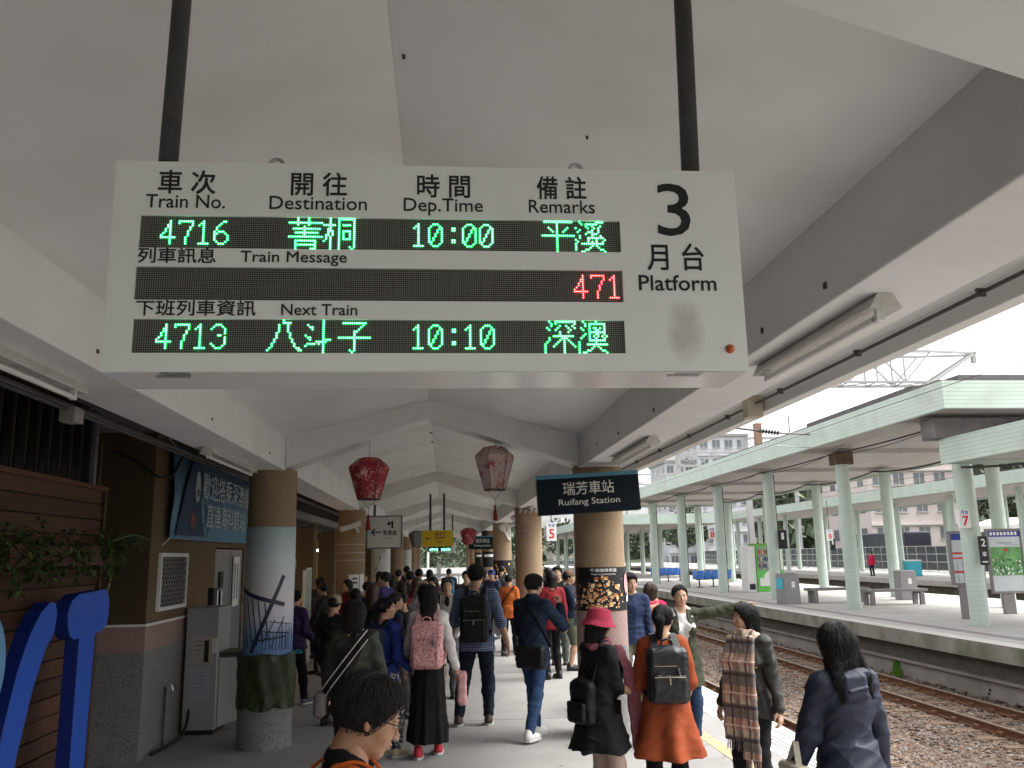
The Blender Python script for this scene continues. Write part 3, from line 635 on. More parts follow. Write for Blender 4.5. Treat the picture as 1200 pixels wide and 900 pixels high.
# window with diamond grille
f = wb('window', WX-.02, WX+.012, 9.62, 10.52, 1.47, 2.0, mat('dark glass', (.02,.02,.02), .15))
g = MB()
for a, b_, c, d in ((9.58,10.56,1.43,1.47), (9.58,10.56,2.0,2.04), (9.58,9.62,1.47,2.0), (10.52,10.56,1.47,2.0)): g.box(-.0, .035, a-by, b_-by, c, d)
g.build('frame', M_white, f)
g = MB()
for k in range(-6, 15):
    for sgn in (1, -1):
        y0 = 9.62+k*.09; z0, z1 = (1.47, 2.0) if sgn == 1 else (2.0, 1.47); y1 = y0+.5
        ya, yb = max(9.62, y0), min(10.52, y1)
        if yb <= ya: continue
        za = z0+(z1-z0)*(ya-y0)/.5; zb = z0+(z1-z0)*(yb-y0)/.5
        g.bar((.022+.004*sgn, ya-by, za), (.022+.004*sgn, yb-by, zb), .010)
g.build('grille', mat('galvanised', (.33,.32,.30), .5, metal=.4), f)
# doors
d = wb('door', -3.2, WX-.015, 11.95, 12.75, 0, 2.1, mat('grey steel door', (.22,.22,.22), .4, var=.1))
MB().box(-.0, .06, 12.56-by, 12.68-by, .98, 1.02).build('handle', M_steel, d)
d2 = wb('door', -3.2, WX-.015, 12.78, 13.5, 0, 2.1, mat('grey steel door', (.22,.22,.22), .4, var=.1))
for y in (12.05, 12.12): wb('notice', WX+.0, WX+.008, y, y+.2, 1.3, 1.55, M_white)
wb('notice', WX+.0, WX+.012, 12.9, 13.25, 1.3, 2.0, M_white); wb('notice', WX+.0, WX+.014, 12.15, 12.32, 1.58, 1.8, M_black)
for y in (12.95, 13.1): wb('print', WX+.013, WX+.016, y, y+.06, 1.4, 1.9, mat('grey ink', (.2,.2,.2), .6))
wb('intercom', WX, WX+.07, 11.62, 11.8, 1.2, 1.6, M_black); wb('meter_box', WX, WX+.16, 13.7, 13.95, .95, 1.35, M_black)
wb('outlet', WX+.01, WX+.05, 10.72, 10.85, 1.28, 1.36, M_white)
# shopfront beyond: dark recess, warm lit interior, shelves
wb('wall', -3.75, WX, 14.6, 15.3, 0, 2.15, M_tan)
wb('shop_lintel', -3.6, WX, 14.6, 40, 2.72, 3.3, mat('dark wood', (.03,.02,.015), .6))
wb('shop_beam', WX-.02, WX+.14, 14.0, 40, 2.76, 2.9, mat('dirty white', (.3,.28,.26), .7))
for k, y in enumerate((17.5, 20.6, 24.5, 28.6, 33, 37)): wb('pillar', -3.5, WX, y, y+.5, 0, 2.72, M_tan)
wb('back_wall', -4.65, -4.55, 15.3, 40, 0, 2.72, mat('shop ochre wall', (.50,.25,.05), .7, var=.2))
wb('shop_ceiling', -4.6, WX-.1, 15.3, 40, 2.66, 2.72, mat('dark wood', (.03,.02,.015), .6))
for k, y in enumerate((15.6, 16.6, 18.6, 21.5, 25)):
    t = thing('shop_tube_lamp', 'lit white tube lamp inside the shop on the left, %s from the front' % ('first','second','third','fourth','fifth')[k], 'lamp', (-3.8, y, 2.18))
    MB().tube([(-.3,0,0), (.3,0,0)], .028, 8).build('tube', mat('lit tube', (.8,.75,.6), .5, emit=((1,.86,.62), 7)), t)
    MB().box(-.32, .32, -.04, .04, .03, .06).build('housing', M_white, t)
    MB().bar((-.2,0,.06), (-.2,0,.5), .012).build('wire', M_wire, t); 
t = thing('shop_lantern', 'glowing orange round lantern at the shop front on the left', 'lantern', (-3.0, 15.9, 2.12))
MB().lathe(0, 0, [(.05,-.14), (.12,-.1), (.16,0), (.12,.1), (.05,.14)], 16).build('shade', mat('orange lit paper', (.8,.3,.05), .6, emit=((1,.36,.05), 1.6)), t, smooth=True)
MB().tube([(0,0,.14), (0,0,.8)], .006, 5).build('cord', M_wire, t)
t = thing('shop_display', 'pale green display panel standing at the shop front on the left', 'display', (-2.86, 16.6, 0))
MB().box(-.04, .04, -.3, .3, .3, 1.95).build('panel', mat('pale green panel', (.35,.5,.33), .6), t); MB().box(-.12, .12, -.3, .3, 0, .3).build('base', M_steel, t)
t = thing('toy_figure', 'small black and white plush toy hung above the shop lantern', 'toy', (-3.0, 15.7, 2.62))
MB().lathe(0, 0, [(.01,-.26), (.09,-.22), (.1,-.12), (.05,-.04)], 12).build('body', M_white, t, smooth=True)
MB().lathe(0, 0, [(.01,-.05), (.07,.0), (.07,.06), (.02,.1)], 12).build('head', M_black, t, smooth=True)
MB().tube([(0,0,.1), (0,0,.18)], .006, 5).build('cord', M_wire, t)
t = thing('notice_stand', 'white framed notice stand in front of the shops behind the purple jacket man', 'notice board', (-2.62, 17.0, 0))
MB().box(-.02, .02, -.33, .33, .95, 1.75).build('board', mat('pale notice', (.45,.5,.45), .6, var=.3, vs_=9), t)
fr = MB(); 
for y in (-.35, .33): fr.box(-.03, .03, y, y+.02, 0, 1.78)
fr.box(-.03, .03, -.35, .35, 1.752, 1.78); fr.build('frame', M_white, t)
# clutter on shop counters
random.seed(21)
t = thing('shop_counter', 'low shop counter crowded with bright souvenirs along the left wall', 'counter', (-3.35, 19, 0))
MB().box(-.25, .25, -1.8, 4.5, 0, .9).build('counter_body', mat('dark wood', (.03,.02,.015), .6), t)
SC = [mat('souvenir %d' % i, c, .5) for i, c in enumerate(((.6,.05,.04), (.7,.65,.6), (.65,.4,.05), (.1,.3,.1), (.05,.1,.3)))]
for k in range(26):
    y = random.uniform(-1.7, 4.3); x = random.uniform(-.15, .2); h = random.uniform(.08, .32); s = random.uniform(.05, .1)
    MB().lathe(x, y, [(s*.7,.901), (s,.901+h*.4), (s*.6,.901+h), (.01,.905+h)], 8).build('souvenir', random.choice(SC), t)

# wooden planter wall with dark barred window above ---------------------------
M_plk = [mat('stained plank %d' % i, c, .7, var=.35, vs_=3, bump=.4, bs=30, stretch=(1,.12,1)) for i, c in enumerate(((.085,.036,.02), (.11,.045,.024), (.065,.028,.017), (.095,.045,.03)))]
ww = thing('plank_wall', 'reddish brown plank wall with planters behind the blue letters', 'wall', (-2.95, 7.78, 0))
MB().box(-.16, -.06, -8, -.02, 0, 2.56).build('backing', mat('dark timber', (.02,.012,.008), .8), ww)
z = .02; k = 0; pm = {}
random.seed(9)
while z < 2.5:
    h = .135
    dx = random.uniform(-.008, .008)
    ys = [-8]; 
    while ys[-1] < -2.3: ys.append(ys[-1]+random.uniform(1.4, 2.4))
    ys = ys[:-1]+[-.0]
    for a, b_ in zip(ys[:-1], ys[1:]):
        MB().box(-.058+dx, -.03+dx, a+.004, b_-.004, z, z+h-.012).build('plank', random.choice(M_plk), ww)
    z += h; k += 1
MB().box(-.062, -.005, -.02, .03, 0, 2.56).build('end_post', M_plk[2], ww); MB().box(-.17, -.0, -8, .03, 2.561, 2.60).build('top_rail', M_plk[1], ww)
# planter shelf boxes
for y0, y1 in ((-3.9, -2.1), (-1.9, -.1)):
    MB().box(-.025, .14, y0, y1, 1.93, 2.08).build('planter_box', M_plk[2], ww)
bw = thing('barred_window', 'tall dark window with vertical steel bars above the plank wall', 'window', (-3.05, 7.6, 2.61))
MB().box(-.03, .0, -8, 0, 0, .62).build('pane', mat('dark window glass', (.004,.004,.005), .25), bw)
for i in range(42):
    y = -7.9+i*.19; MB().box(.03, .048, y, y+.018, 0, .62).build('bar', mat('rusted dark bar', (.02,.014,.012), .7), bw)
MB().box(.0, .055, -.03, .03, -.0, .64).build('frame', mat('grey alu', (.12,.12,.12), .5), bw)
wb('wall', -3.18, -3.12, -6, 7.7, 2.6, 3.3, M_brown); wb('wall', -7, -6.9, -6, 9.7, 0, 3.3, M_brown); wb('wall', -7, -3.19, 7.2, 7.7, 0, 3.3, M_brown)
# trailing plants
LM = [mat('leaf %d' % i, c, .5, var=.3, vs_=20) for i, c in enumerate(((.040,.075,.018), (.075,.13,.025), (.02,.04,.012), (.16,.14,.05)))]
def leaf(m, p, d, L_, wd, up=(0,0,1), droop=.3):
    d = Vector(d).normalized(); s = d.cross(Vector(up)); s = s.normalized() if s.length > .01 else Vector((1,0,0)); p = Vector(p)
    q1 = p+d*L_*.45+Vector((0,0,-droop*L_*.12)); q2 = p+d*L_+Vector((0,0,-droop*L_*.6)); fold = Vector((0,0,-wd*.25))
    m.add([p, q1+s*wd/2+fold, q2, q1-s*wd/2+fold, q1], [(0,1,4), (1,2,4), (2,3,4), (3,0,4)])
def bush(label, yc, n, spread, seed, fern=False):
    random.seed(seed); t = thing('trailing_plant', label, 'plant', (-2.86, yc, 2.05), 0, 'plants along the planter shelf')
    ms = [MB() for _ in LM]
    for i in range(n):
        p = Vector((random.gauss(.03, .05), random.gauss(0, spread), random.gauss(.02, .07)-abs(random.gauss(0, .10))*(random.random() < .6)))
        d = Vector((random.gauss(.3, .5), random.gauss(0, .6), random.gauss(-.1, .5)))
        leaf(ms[random.choices((0,1,2,3), (5,3,5,.4))[0]], p, d, random.uniform(.05, .10), random.uniform(.02, .045))
    if fern:
        for i in range(26):
            a = random.uniform(-.9, 1.2); L_ = random.uniform(.3, .62); d = Vector((random.uniform(-.1,.5), math.cos(a)*.9+.2, 0)).normalized(); prev = Vector((.03, 0, .05))
            for s in range(1, 12):
                u = s/11; q = Vector((.03, 0, .05))+d*L_*u+Vector((0, 0, .16*math.sin(u*PI*.6)-.42*u*u*L_))
                ms[2 if i % 3 else 0].add([prev+Vector((0,0,.006)), q+Vector((0,0,.006*(1-u))), q-Vector((0,0,.004)), prev-Vector((0,0,.004))], [(0,1,2,3)])
                for sd in (-1, 1): leaf(ms[random.choice((0,2,2))], q, d*.4+Vector((sd*.5, sd*.35, -.3)), .055*(1-u*.6), .013)
                prev = q
    for i, m in enumerate(ms):
        if m.f: m.build('foliage', LM[i], t)
    MB().tube([(0,0,-.15), (.01,.02,0), (.02,.05,.06)], .008, 5).build('stem', LM[3], t)
bush('leafy plant hanging at the left edge of the planter shelf', 5.55, 300, .30, 1); bush('bushy broad-leaved plant in the middle of the planter shelf', 6.25, 300, .20, 2)
bush('dense creeper spilling over the middle planter box', 6.85, 230, .16, 3)
bush('fern with long arching fronds at the right end of the planter', 7.6, 250, .13, 4, True)
t = thing('hanging_roots', 'pale dried roots hanging below the fern at the end of the plank wall', 'plant', (-2.88, 7.72, 1.95))
MB().tube([(0,0,0), (.02,.03,-.15), (0,.0,-.3), (-.02,-.03,-.42)], .012, 6).build('root', LM[3], t); MB().tube([(0,.06,0), (.01,.04,-.15), (0,.0,-.28)], .007, 6).build('root', LM[3], t)

# big blue letters -----------------------------------------------------------
bl = mat('blue letter face', (.012,.070,.40), .45, var=.1, vs_=2); bs_ = mat('blue letter side', (.004,.018,.16), .5)
def letter(name, label, poly, holes=None):
    t = thing('blue_letter', label, 'letter', (-2.60, 6.6, 0), 0, 'big blue letters in front of the plank wall')
    m = MB().prism(poly, lambda u, v: (0, u-6.6, v), lambda u, v: (-.10, u-6.6, v)); me = m.mesh('letter_body', bl); me.materials.append(bs_)
    for p in me.polygons: p.material_index = 0 if abs(p.normal.x) > .9 else 1
    link('letter_body', me, t, bevel=.004)
def rnd(x0, x1, z0, z1, r, n=5):
    P = []
    for cx, cz, a0 in ((x1-r, z0+r, -90), (x1-r, z1-r, 0), (x0+r, z1-r, 90), (x0+r, z0+r, 180)):
        for k in range(n+1): a = math.radians(a0+90*k/n); P.append((cx+r*math.cos(a), cz+r*math.sin(a)))
    return P
# T: stem plus rounded flag-like bar
T = [(6.56,.0), (6.80,.0), (6.83,1.43), (6.99,1.45), (7.05,1.49), (7.07,1.56), (7.06,1.67), (7.02,1.73), (6.96,1.75)] + [(6.48,1.73), (6.38,1.69), (6.33,1.62), (6.34,1.52), (6.39,1.45), (6.46,1.42), (6.55,1.42)]
letter('T', 'blue letter T with a rounded bar, rightmost of the big blue letters', T)
Cc = [];
C1 = [(5.42,-.0), (5.46,.55), (5.56,1.0), (5.68,1.32), (5.80,1.52), (5.92,1.64), (6.04,1.70), (6.12,1.69), (6.16,1.62), (6.14,1.50), (6.03,1.40), (5.90,1.18), (5.76,.80), (5.66,.35), (5.63,.0)]
letter('J', 'blue slanted curved letter left of the blue T', C1)
m = MB(); n = 28; P = []
for k in range(n): a = 2*PI*k/n; P.append((a, math.cos(a), math.sin(a)))
o_ = thing('blue_letter', 'ring-shaped light blue letter cut by the left edge of the picture', 'letter', (-2.60, 5.18, 1.36), 0, 'big blue letters in front of the plank wall')
vs2 = []; 
for (r1, r2, x) in ((.33,.36,0), (.22,.24,0), (.22,.24,-.16), (.33,.36,-.16)): vs2 += [(x, r1*c, r2*s) for a, c, s in P]
fs = []
for r_ in range(4):
    q_ = (r_+1) % 4
    for k in range(n): k2 = (k+1) % n; fs.append((r_*n+k, r_*n+k2, q_*n+k2, q_*n+k))
m.add(vs2, fs); m.build('letter_body', mat('light blue letter face', (.10,.24,.42), .45), o_, smooth=True)
MB().box(-.16, 0, -.34, -.1, -1.36, -.25).build('stem', bl, o_)

# banner ---------------------------------------------------------------------
ban = thing('wall_banner', 'blue fabric banner with two lines of white Chinese characters tied to the building wall', 'banner', (-3.0, 11.73, 2.70))
mb_ = mat('blue banner print', (.055,.14,.24), .65); nn, ll = nodes_of(mb_)
tc = nn.new('ShaderNodeTexCoord'); sxx = nn.new('ShaderNodeSeparateXYZ'); ll.new(tc.outputs['Object'], sxx.inputs[0])
nzz = nn.new('ShaderNodeTexNoise'); nzz.inputs['Scale'].default_value = 1.2; ll.new(tc.outputs['Object'], nzz.inputs[0])
ad = nn.new('ShaderNodeMath'); ad.operation = 'MULTIPLY_ADD'; ad.inputs[1].default_value = .5; ll.new(nzz.outputs[0], ad.inputs[0]); ll.new(sxx.outputs[2], ad.inputs[2])
rr2 = nn.new('ShaderNodeValToRGB'); ll.new(ad.outputs[0], rr2.inputs[0]); rr2.color_ramp.elements[0].color = (.13,.26,.37,1); rr2.color_ramp.elements[1].color = (.04,.10,.165,1); rr2.color_ramp.elements[0].position = .05; rr2.color_ramp.elements[1].position = .6
ll.new(rr2.outputs[0], nn['Principled BSDF'].inputs['Base Color'])
m = MB(); NY, NZ = 44, 12; W2, H2 = 2.06, .51
for s in (0, -1):
    for j in range(NZ+1):
        for i in range(NY+1):
            u, v = -1+2*i/NY, -1+2*j/NZ; x = .012*math.sin(i*.55+j*.3)+.010*math.sin(i*.21-j*.8)+.012*(1-v)*math.sin(i*.9)*.5
            m.v.append((x+s*.004+.03, u*W2, v*H2+.02*u*u*(v > 0)))
N1 = (NY+1)*(NZ+1)
for j in range(NZ):
    for i in range(NY):
        a = j*(NY+1)+i; m.f.append((a, a+1, a+NY+2, a+NY+1)); m.f.append((N1+a+NY+1, N1+a+NY+2, N1+a+1, N1+a))
m.build('fabric', mb_, ban, smooth=True)
def banner_print(poly, colname, col, x):
    q = MB(); q.prism(poly, lambda u, v: (x, u, v), lambda u, v: (x+.003, u, v)); q.build('print', mat(colname, col, .65), ban)
banner_print([(-2.0,-.47), (-1.7,.05), (-1.45,.40), (-1.30,.46), (-1.16,.36), (-1.12,.1), (-1.0,-.2), (-.85,-.46)], 'banner navy', (.018,.05,.115), .062)
banner_print([(-1.28,-.08), (-1.17,-.04), (-1.13,.12), (-1.2,.3), (-1.30,.28), (-1.34,.08)], 'banner white', (.42,.46,.46), .068)
banner_print([(-1.26,.0), (-1.2,.0), (-1.2,.09), (-1.26,.09)], 'banner navy', (.018,.05,.115), .073)
banner_print([(-1.5,-.3), (-1.38,-.16), (-1.25,-.3), (-1.36,-.42)], 'banner red', (.24,.08,.08), .068)
banner_print([(-.75,-.47), (-.5,-.1), (.1,-.3), (.9,-.42), (1.9,-.38), (1.9,-.47)], 'banner light wave', (.11,.25,.36), .060)
MBL = mat('banner lettering', (.42,.48,.52), .6)
text('歡迎搭乘深澳線', .34, MBL, (.074, .215, .12), ban, face='+x', align='CENTER', wide=2.5, bold=.005)
text('直達海科館站', .32, MBL, (.074, .20, -.23), ban, face='+x', align='CENTER', wide=2.05, bold=.005)
for u, v in ((-2.06,.5), (2.06,.5), (-2.06,-.5), (2.06,-.5)): MB().tube([(.03,u,v), (-.01, u+math.copysign(.12,u), v+math.copysign(.08,v))], .005, 5).build('tie', M_white, ban)

# loose cables on the pier ----------------------------------------------------
t = thing('loose_cable', 'black cable drooping across the top of the brown pier beside the banner', 'cable', (-2.9, 9.3, 3.0))
MB().tube([(-.6,0,.1), (-.35,-.03,-.0), (-.1,-.02,-.18), (.0,.1,-.16), (.02,.3,.05), (.1,.5,.2)], .014, 6).build('cable', M_wire, t)
t = thing('loose_cable', 'white power cord of the water dispenser running down from the wall outlet', 'cable', (-3.0, 10.78, 1.3))
MB().tube([(.03,0,0), (.05,0,-.2), (.04,-.04,-.5), (.05,-.2,-.8), (.06,-.02,-1.0)], .008, 6).build('cable', M_wire, t)
t = thing('water_hose', 'black hose curling along the floor at the foot of the pier wall', 'hose', (-2.98, 9.6, .02))
MB().tube([(-.0,-.1,.01), (.06,.2,.02), (.09,.6,.03), (.06,.9,.12), (.04,1.1,.45), (.03,1.13,.65)], .018, 8).build('hose', M_wire, t)
t = thing('water_tap', 'small steel tap on a pipe low on the grey plinth', 'tap', (-3.03, 9.95, 0))
MB().tube([(.02,0,0), (.02,0,.62)], .014, 8).build('pipe', M_dsteel, t); MB().tube([(.02,0,.62), (.08,.0,.64), (.1,0,.58)], .013, 8).build('spout', M_steel, t)

# drinking water dispenser with attached basin --------------------------------
M_dsp = mat('stainless cabinet', (.40,.40,.41), .38, metal=.2, var=.08, vs_=2)
wd = thing('water_dispenser', 'tall grey steel drinking water dispenser with a sloping side basin and paper notices', 'dispenser', (-2.80, 10.85, 0), 0)
MB().box(-.20, .17, -.28, .28, .05, 1.41).build('cabinet', M_dsp, wd, bevel=.012); MB().box(-.18, .15, -.26, .26, 0, .049).build('foot', M_black, wd)
m = MB(); P = [(-.245, .06), (-.245, .80), (-.16,.86), (.14,.86), (.14,.06)]
m.prism([(.173,.06), (.40,.14), (.44,.84), (.173,.84)], lambda u, v: (u, -.20, v), lambda u, v: (u, .2, v)); m.build('basin', mat('pale steel', (.60,.61,.62), .35, metal=.1), wd, bevel=.008)
MB().box(.174, .46, -.21, .21, .845, .90).build('basin_top', mat('dark grille', (.05,.05,.05), .5), wd, bevel=.004)
MB().box(-.11, .11, -.292, -.281, .78, 1.08).build('control_panel', mat('beige panel', (.45,.42,.36), .5), wd, bevel=.003)
MB().box(.02, .07, -.30, -.2925, .80, 1.04).build('tap', M_black, wd)
MB().box(-.13, .09, -.290, -.281, .40, .74).build('notice', mat('pale lilac paper', (.42,.42,.5), .7), wd); MB().box(.11, .16, -.29, -.281, .9, 1.06).build('sticker', M_white, wd)
for k in range(6): MB().box(-.11, .06 if k % 2 else .04, -.2915, -.2905, .68-.04*k, .686-.04*k).build('print', mat('grey ink', (.2,.2,.2), .6), wd)
for k in range(4): MB().box(-.09, -.01, -.2935, -.2925, 1.03-.05*k, 1.042-.05*k).build('print', mat('grey ink', (.2,.2,.2), .6), wd)
# ================================================================== TRACKS
M_bal = mat('brown ballast', (.18,.13,.10), .95, var=.35, vs_=3, bump=1., bs=60, dirt=(1.3, (.26,.24,.22), .5))
M_st = [mat('ballast stone %d' % i, c, .9, var=.25, vs_=30) for i, c in enumerate(((.19,.135,.10), (.26,.20,.155), (.14,.105,.082), (.30,.275,.25), (.20,.115,.07)))]
M_rust = mat('rusty rail web', (.17,.075,.035), .85, var=.3, vs_=8); M_rtop = mat('worn rail head', (.38,.30,.25), .35, metal=.6, var=.2, vs_=5)
MB().box(-60, 3.5, -40, 220, -1.6, -1.15).build('ground', mat('dark ground', (.10,.09,.08), .95), kind='structure')
# one sheet out to the horizon
MB().add([(-900,-300,-1.62),(1200,-300,-1.62),(1200,2200,-1.62),(-900,2200,-1.62)], [(0,1,2,3)]).build('terrain', mat('far ground', (.10,.11,.07), .95, var=.4, vs_=.02), kind='structure')
TR = [5.2, 9.30]; G2 = .545; ZT = -.90
m = MB(); ny, nx = 150, 30; random.seed(12)
for j in range(ny+1):
    y = -6+j*1.0
    for i in range(nx+1):
        x = 3.5+i*(11.2-3.5)/nx; dd = min(abs(x-t) for t in TR)
        z = ZT-.10+(-.0 if dd < 1.3 else -.10*min(1, (dd-1.3)/.5))+random.uniform(-.012,.012); m.v.append((x, y, z))
for j in range(ny):
    for i in range(nx): a = j*(nx+1)+i; m.f.append((a, a+1, a+nx+2, a+nx+1))
m.build('ballast_bed', M_bal, kind='structure', smooth=True)
# stones: five low-poly chips scattered, joined as countless stuff
def stones(name, n, x0, x1, y0, y1, seed, smin=.018, smax=.042, zoff=-.09):
    r = np.random.default_rng(seed)
    base = np.array([(1,0,0),(-.9,.1,0),(0,1,.1),(.1,-.95,0),(0,.1,.75),(0,0,-.6)]); F = np.array([(0,2,4),(2,1,4),(1,3,4),(3,0,4),(2,0,5),(1,2,5),(3,1,5),(0,3,5)])
    u = r.random(n)**1.9; y = y0+(y1-y0)*u; x = r.uniform(x0, x1, n)
    s = r.uniform(smin, smax, n)*(1+.018*(y-8).clip(0)); 
    ang = r.uniform(0, 2*PI, n); tl = r.uniform(-.7, .7, (n, 2))
    V = base[None]*s[:, None, None]*r.uniform(.65, 1.3, (n, 6, 1))*np.stack([np.ones(n), r.uniform(.6,1,n), r.uniform(.5,.9,n)], 1)[:, None]
    c, sn = np.cos(ang)[:, None], np.sin(ang)[:, None]
    X = V[:,:,0]*c-V[:,:,1]*sn; Y = V[:,:,0]*sn+V[:,:,1]*c; Z = V[:,:,2]+X*tl[:,0:1]*.5+Y*tl[:,1:2]*.5
    dd = np.minimum(np.abs(x-TR[0]), np.abs(x-TR[1])); z = ZT+zoff+np.where(dd < 1.3, 0, -.10*np.minimum(1, (dd-1.3)/.5))
    V = np.stack([X+x[:,None], Y+y[:,None], Z+z[:,None]], 2).reshape(-1,3); FF = (F[None]+6*np.arange(n)[:,None,None]).reshape(-1,3)
    me = bpy.data.meshes.new(name); me.from_pydata(V.tolist(), [], FF.tolist())
    for q in M_st: me.materials.append(q)
    me.polygons.foreach_set('material_index', np.repeat(r.choice(5, n, p=(.32,.25,.22,.09,.12)), 8)); me.update()
    return link(name, me, kind='stuff')
stones('ballast_stones', 66000, 3.6, 11.1, 3.5, 34, 3, .022, .055)
stones('white_pebbles', 260, 3.8, 11.1, 4, 30, 8, .02, .035, -.07).data.materials.clear(); bpy.data.objects['white_pebbles'].data.materials.append(mat('pale stone', (.55,.54,.52), .9))
bpy.data.objects['white_pebbles'].data.polygons.foreach_set('material_index', [0]*len(bpy.data.objects['white_pebbles'].data.polygons))
stones('weeds_litter', 2600, 10.55, 11.15, 4, 60, 4, .03, .07, -.05)
sl_me = MB().box(-1.05, 1.05, -.11, .11, -.19, -.068).mesh('sleeper', mat('old sleeper', (.24,.155,.10), .9, var=.4, vs_=4, bump=.5, bs=40))
rail_prof = [(-.065,-.14), (.065,-.14), (.065,-.125), (.012,-.11), (.012,-.045), (.033,-.035), (.033,-.004), (.028,0), (-.028,0), (-.033,-.004), (-.033,-.035), (-.012,-.045), (-.012,-.11), (-.065,-.125)]
for ti, tx in enumerate(TR):
    t = thing('railway_track', 'rusty rails of the %s' % ('near track right below this platform edge' if ti == 0 else 'track running along the opposite platform'), 'railway track', (tx, 0, ZT))
    for s in (-1, 1):
        pr = rail_prof
        me = MB().prism(pr, lambda u, v: (s*G2+u, -6, v+.07), lambda u, v: (s*G2+u, 140, v+.07)).mesh('rail', M_rust); me.materials.append(M_rtop)
        for p in me.polygons:
            if p.center.z > .055 and p.normal.z > .4: p.material_index = 1
        link('rail', me, t)
        cl = MB()
        for k in range(60):
            y = 3+k*.62
            for e in (-1, 1): cl.box(s*G2+e*.095-.035, s*G2+e*.095+.035, y-.05, y+.05, -.055, .005)
        cl.build('rail_clips', M_rust, t, kind='stuff')
    for k in range(130):
        o = bpy.data.objects.new('sleeper', sl_me); COL.objects.link(o); o.parent = t; o.location = (random.uniform(-.02,.02), -2+k*.62, 0)

# ================================================================== OPPOSITE PLATFORM (7 / 8)
ZP = .15; PX = 10.25
M_plat = mat('pale platform concrete', (.48,.465,.44), .8, var=.14, vs_=.8, bump=.15, bs=50, dirt=(1.6, (.33,.31,.29), .6))
M_lip = mat('mossy lip concrete', (.29,.285,.24), .9, var=.35, vs_=1.6, bump=.5, bs=16, dirt=(1.5, (.09,.11,.05), 1.))
M_wall = mat('stained platform wall', (.36,.325,.30), .9, var=.35, vs_=1.0, bump=.6, bs=12, dirt=(.9, (.13,.12,.11), .8))
M_rpav = mat('grey purple strip', (.30,.27,.265), .8, var=.2, vs_=3); M_wline = mat('worn white line', (.62,.60,.56), .8, var=.2, vs_=4)
def platform(x0, x1, y0, y1, z):
    MB().box(x0+.42, x1, y0, y1, z-.3, z).build('far_platform_floor', M_plat, kind='structure')
    MB().box(x0, x0+.42, y0, y1, z-.31, z+.004).build('far_platform_lip', M_lip, kind='structure')
    MB().box(x0+.01, x0+.40, y0, y1, z+.0041, z+.007).build('far_platform_edge_paving', M_wline, kind='structure')
    MB().box(x0+.9, x0+1.2, y0, y1, z+.0005, z+.004).build('far_platform_strip', M_rpav, kind='structure')
platform(PX, 19.4, -4, 150, ZP)
MB().box(PX+.30, PX+.6, -4, 150, -.55, -.161).build('platform_ledge', mat('dark ledge', (.12,.11,.10), .9, var=.3), kind='structure')
MB().box(PX+.24, PX+.62, -4, 150, -.60, -.545).build('platform_ledge', M_wall, kind='structure')
MB().box(PX+.34, PX+.6, -4, 150, -1.3, -.601).build('platform_wall', M_wall, kind='structure')
t = MB(); random.seed(5)
for k in range(1300):
    a = random.gauss(0, .09); h = random.random()**1.5
    leaf_ = (PX+.33-random.random()*.05, 20.15+a*(1.2-h)*1.3, -1.05+h*.42)
    s = .013; t.add([(leaf_[0], leaf_[1]-s, leaf_[2]), (leaf_[0]-.03, leaf_[1], leaf_[2]+s*.5), (leaf_[0], leaf_[1]+s, leaf_[2]), (leaf_[0]-.01, leaf_[1], leaf_[2]+s*2)], [(0,1,3), (1,2,3)])
t.build('moss_patch', mat('bright moss', (.10,.22,.02), .9, var=.3, vs_=20), kind='stuff')
M_hole = mat('drain hole', (.01,.01,.01), .9)
t = thing('drain_holes', 'pair of dark drain holes low in the opposite platform wall', 'drain', (PX+.335, 16.7, -.82))
for dy, dz in ((0,.03), (.04,-.05)): MB().lathe(0, 0, [(.028,0), (.028,.008)], 12).build('hole', M_hole, t).matrix_basis = Matrix.Translation((0, dy, dz)) @ Matrix.Rotation(-PI/2, 4, 'Y')

# mint mosaic tile material: thin rows, procedural joints
def tilemat(name, col, rows, lc=.68):
    m_ = mat(name, col, .35, var=.12, vs_=1.3, dirt=(1.6, (.40,.43,.37), .75), spec=.3); nn, ll = nodes_of(m_); b = nn['Principled BSDF']; src = b.inputs['Base Color'].links[0].from_socket
    tc = nn.new('ShaderNodeTexCoord'); sp = nn.new('ShaderNodeSeparateXYZ'); ll.new(tc.outputs['Object'], sp.inputs[0])
    mm_ = nn.new('ShaderNodeMath'); mm_.operation = 'MULTIPLY'; mm_.inputs[1].default_value = rows; ll.new(sp.outputs[2], mm_.inputs[0])
    f_ = nn.new('ShaderNodeMath'); f_.operation = 'FRACT'; ll.new(mm_.outputs[0], f_.inputs[0]); c_ = nn.new('ShaderNodeMath'); c_.operation = 'LESS_THAN'; c_.inputs[1].default_value = .16; ll.new(f_.outputs[0], c_.inputs[0])
    x_ = nn.new('ShaderNodeMix'); x_.data_type = 'RGBA'; ll.new(c_.outputs[0], x_.inputs[0]); ll.new(src, x_.inputs[6]); x_.inputs[7].default_value = (col[0]*lc, col[1]*(lc+.05), col[2]*lc, 1); ll.new(x_.outputs[2], b.inputs['Base Color'])
    bp = nn.new('ShaderNodeBump'); bp.inputs['Strength'].default_value = .5; bp.inputs['Distance'].default_value = .01; bp.invert = True; ll.new(c_.outputs[0], bp.inputs['Height']); ll.new(bp.outputs[0], b.inputs['Normal'])
    return m_
M_mint = tilemat('mint mosaic tile', (.53,.62,.555), 11); M_mintc = tilemat('mint column tile', (.53,.62,.56), 9, .84)
M_minte = mat('plain mint', (.46,.60,.50), .5, var=.15, vs_=2, dirt=(2, (.3,.36,.28), .5))
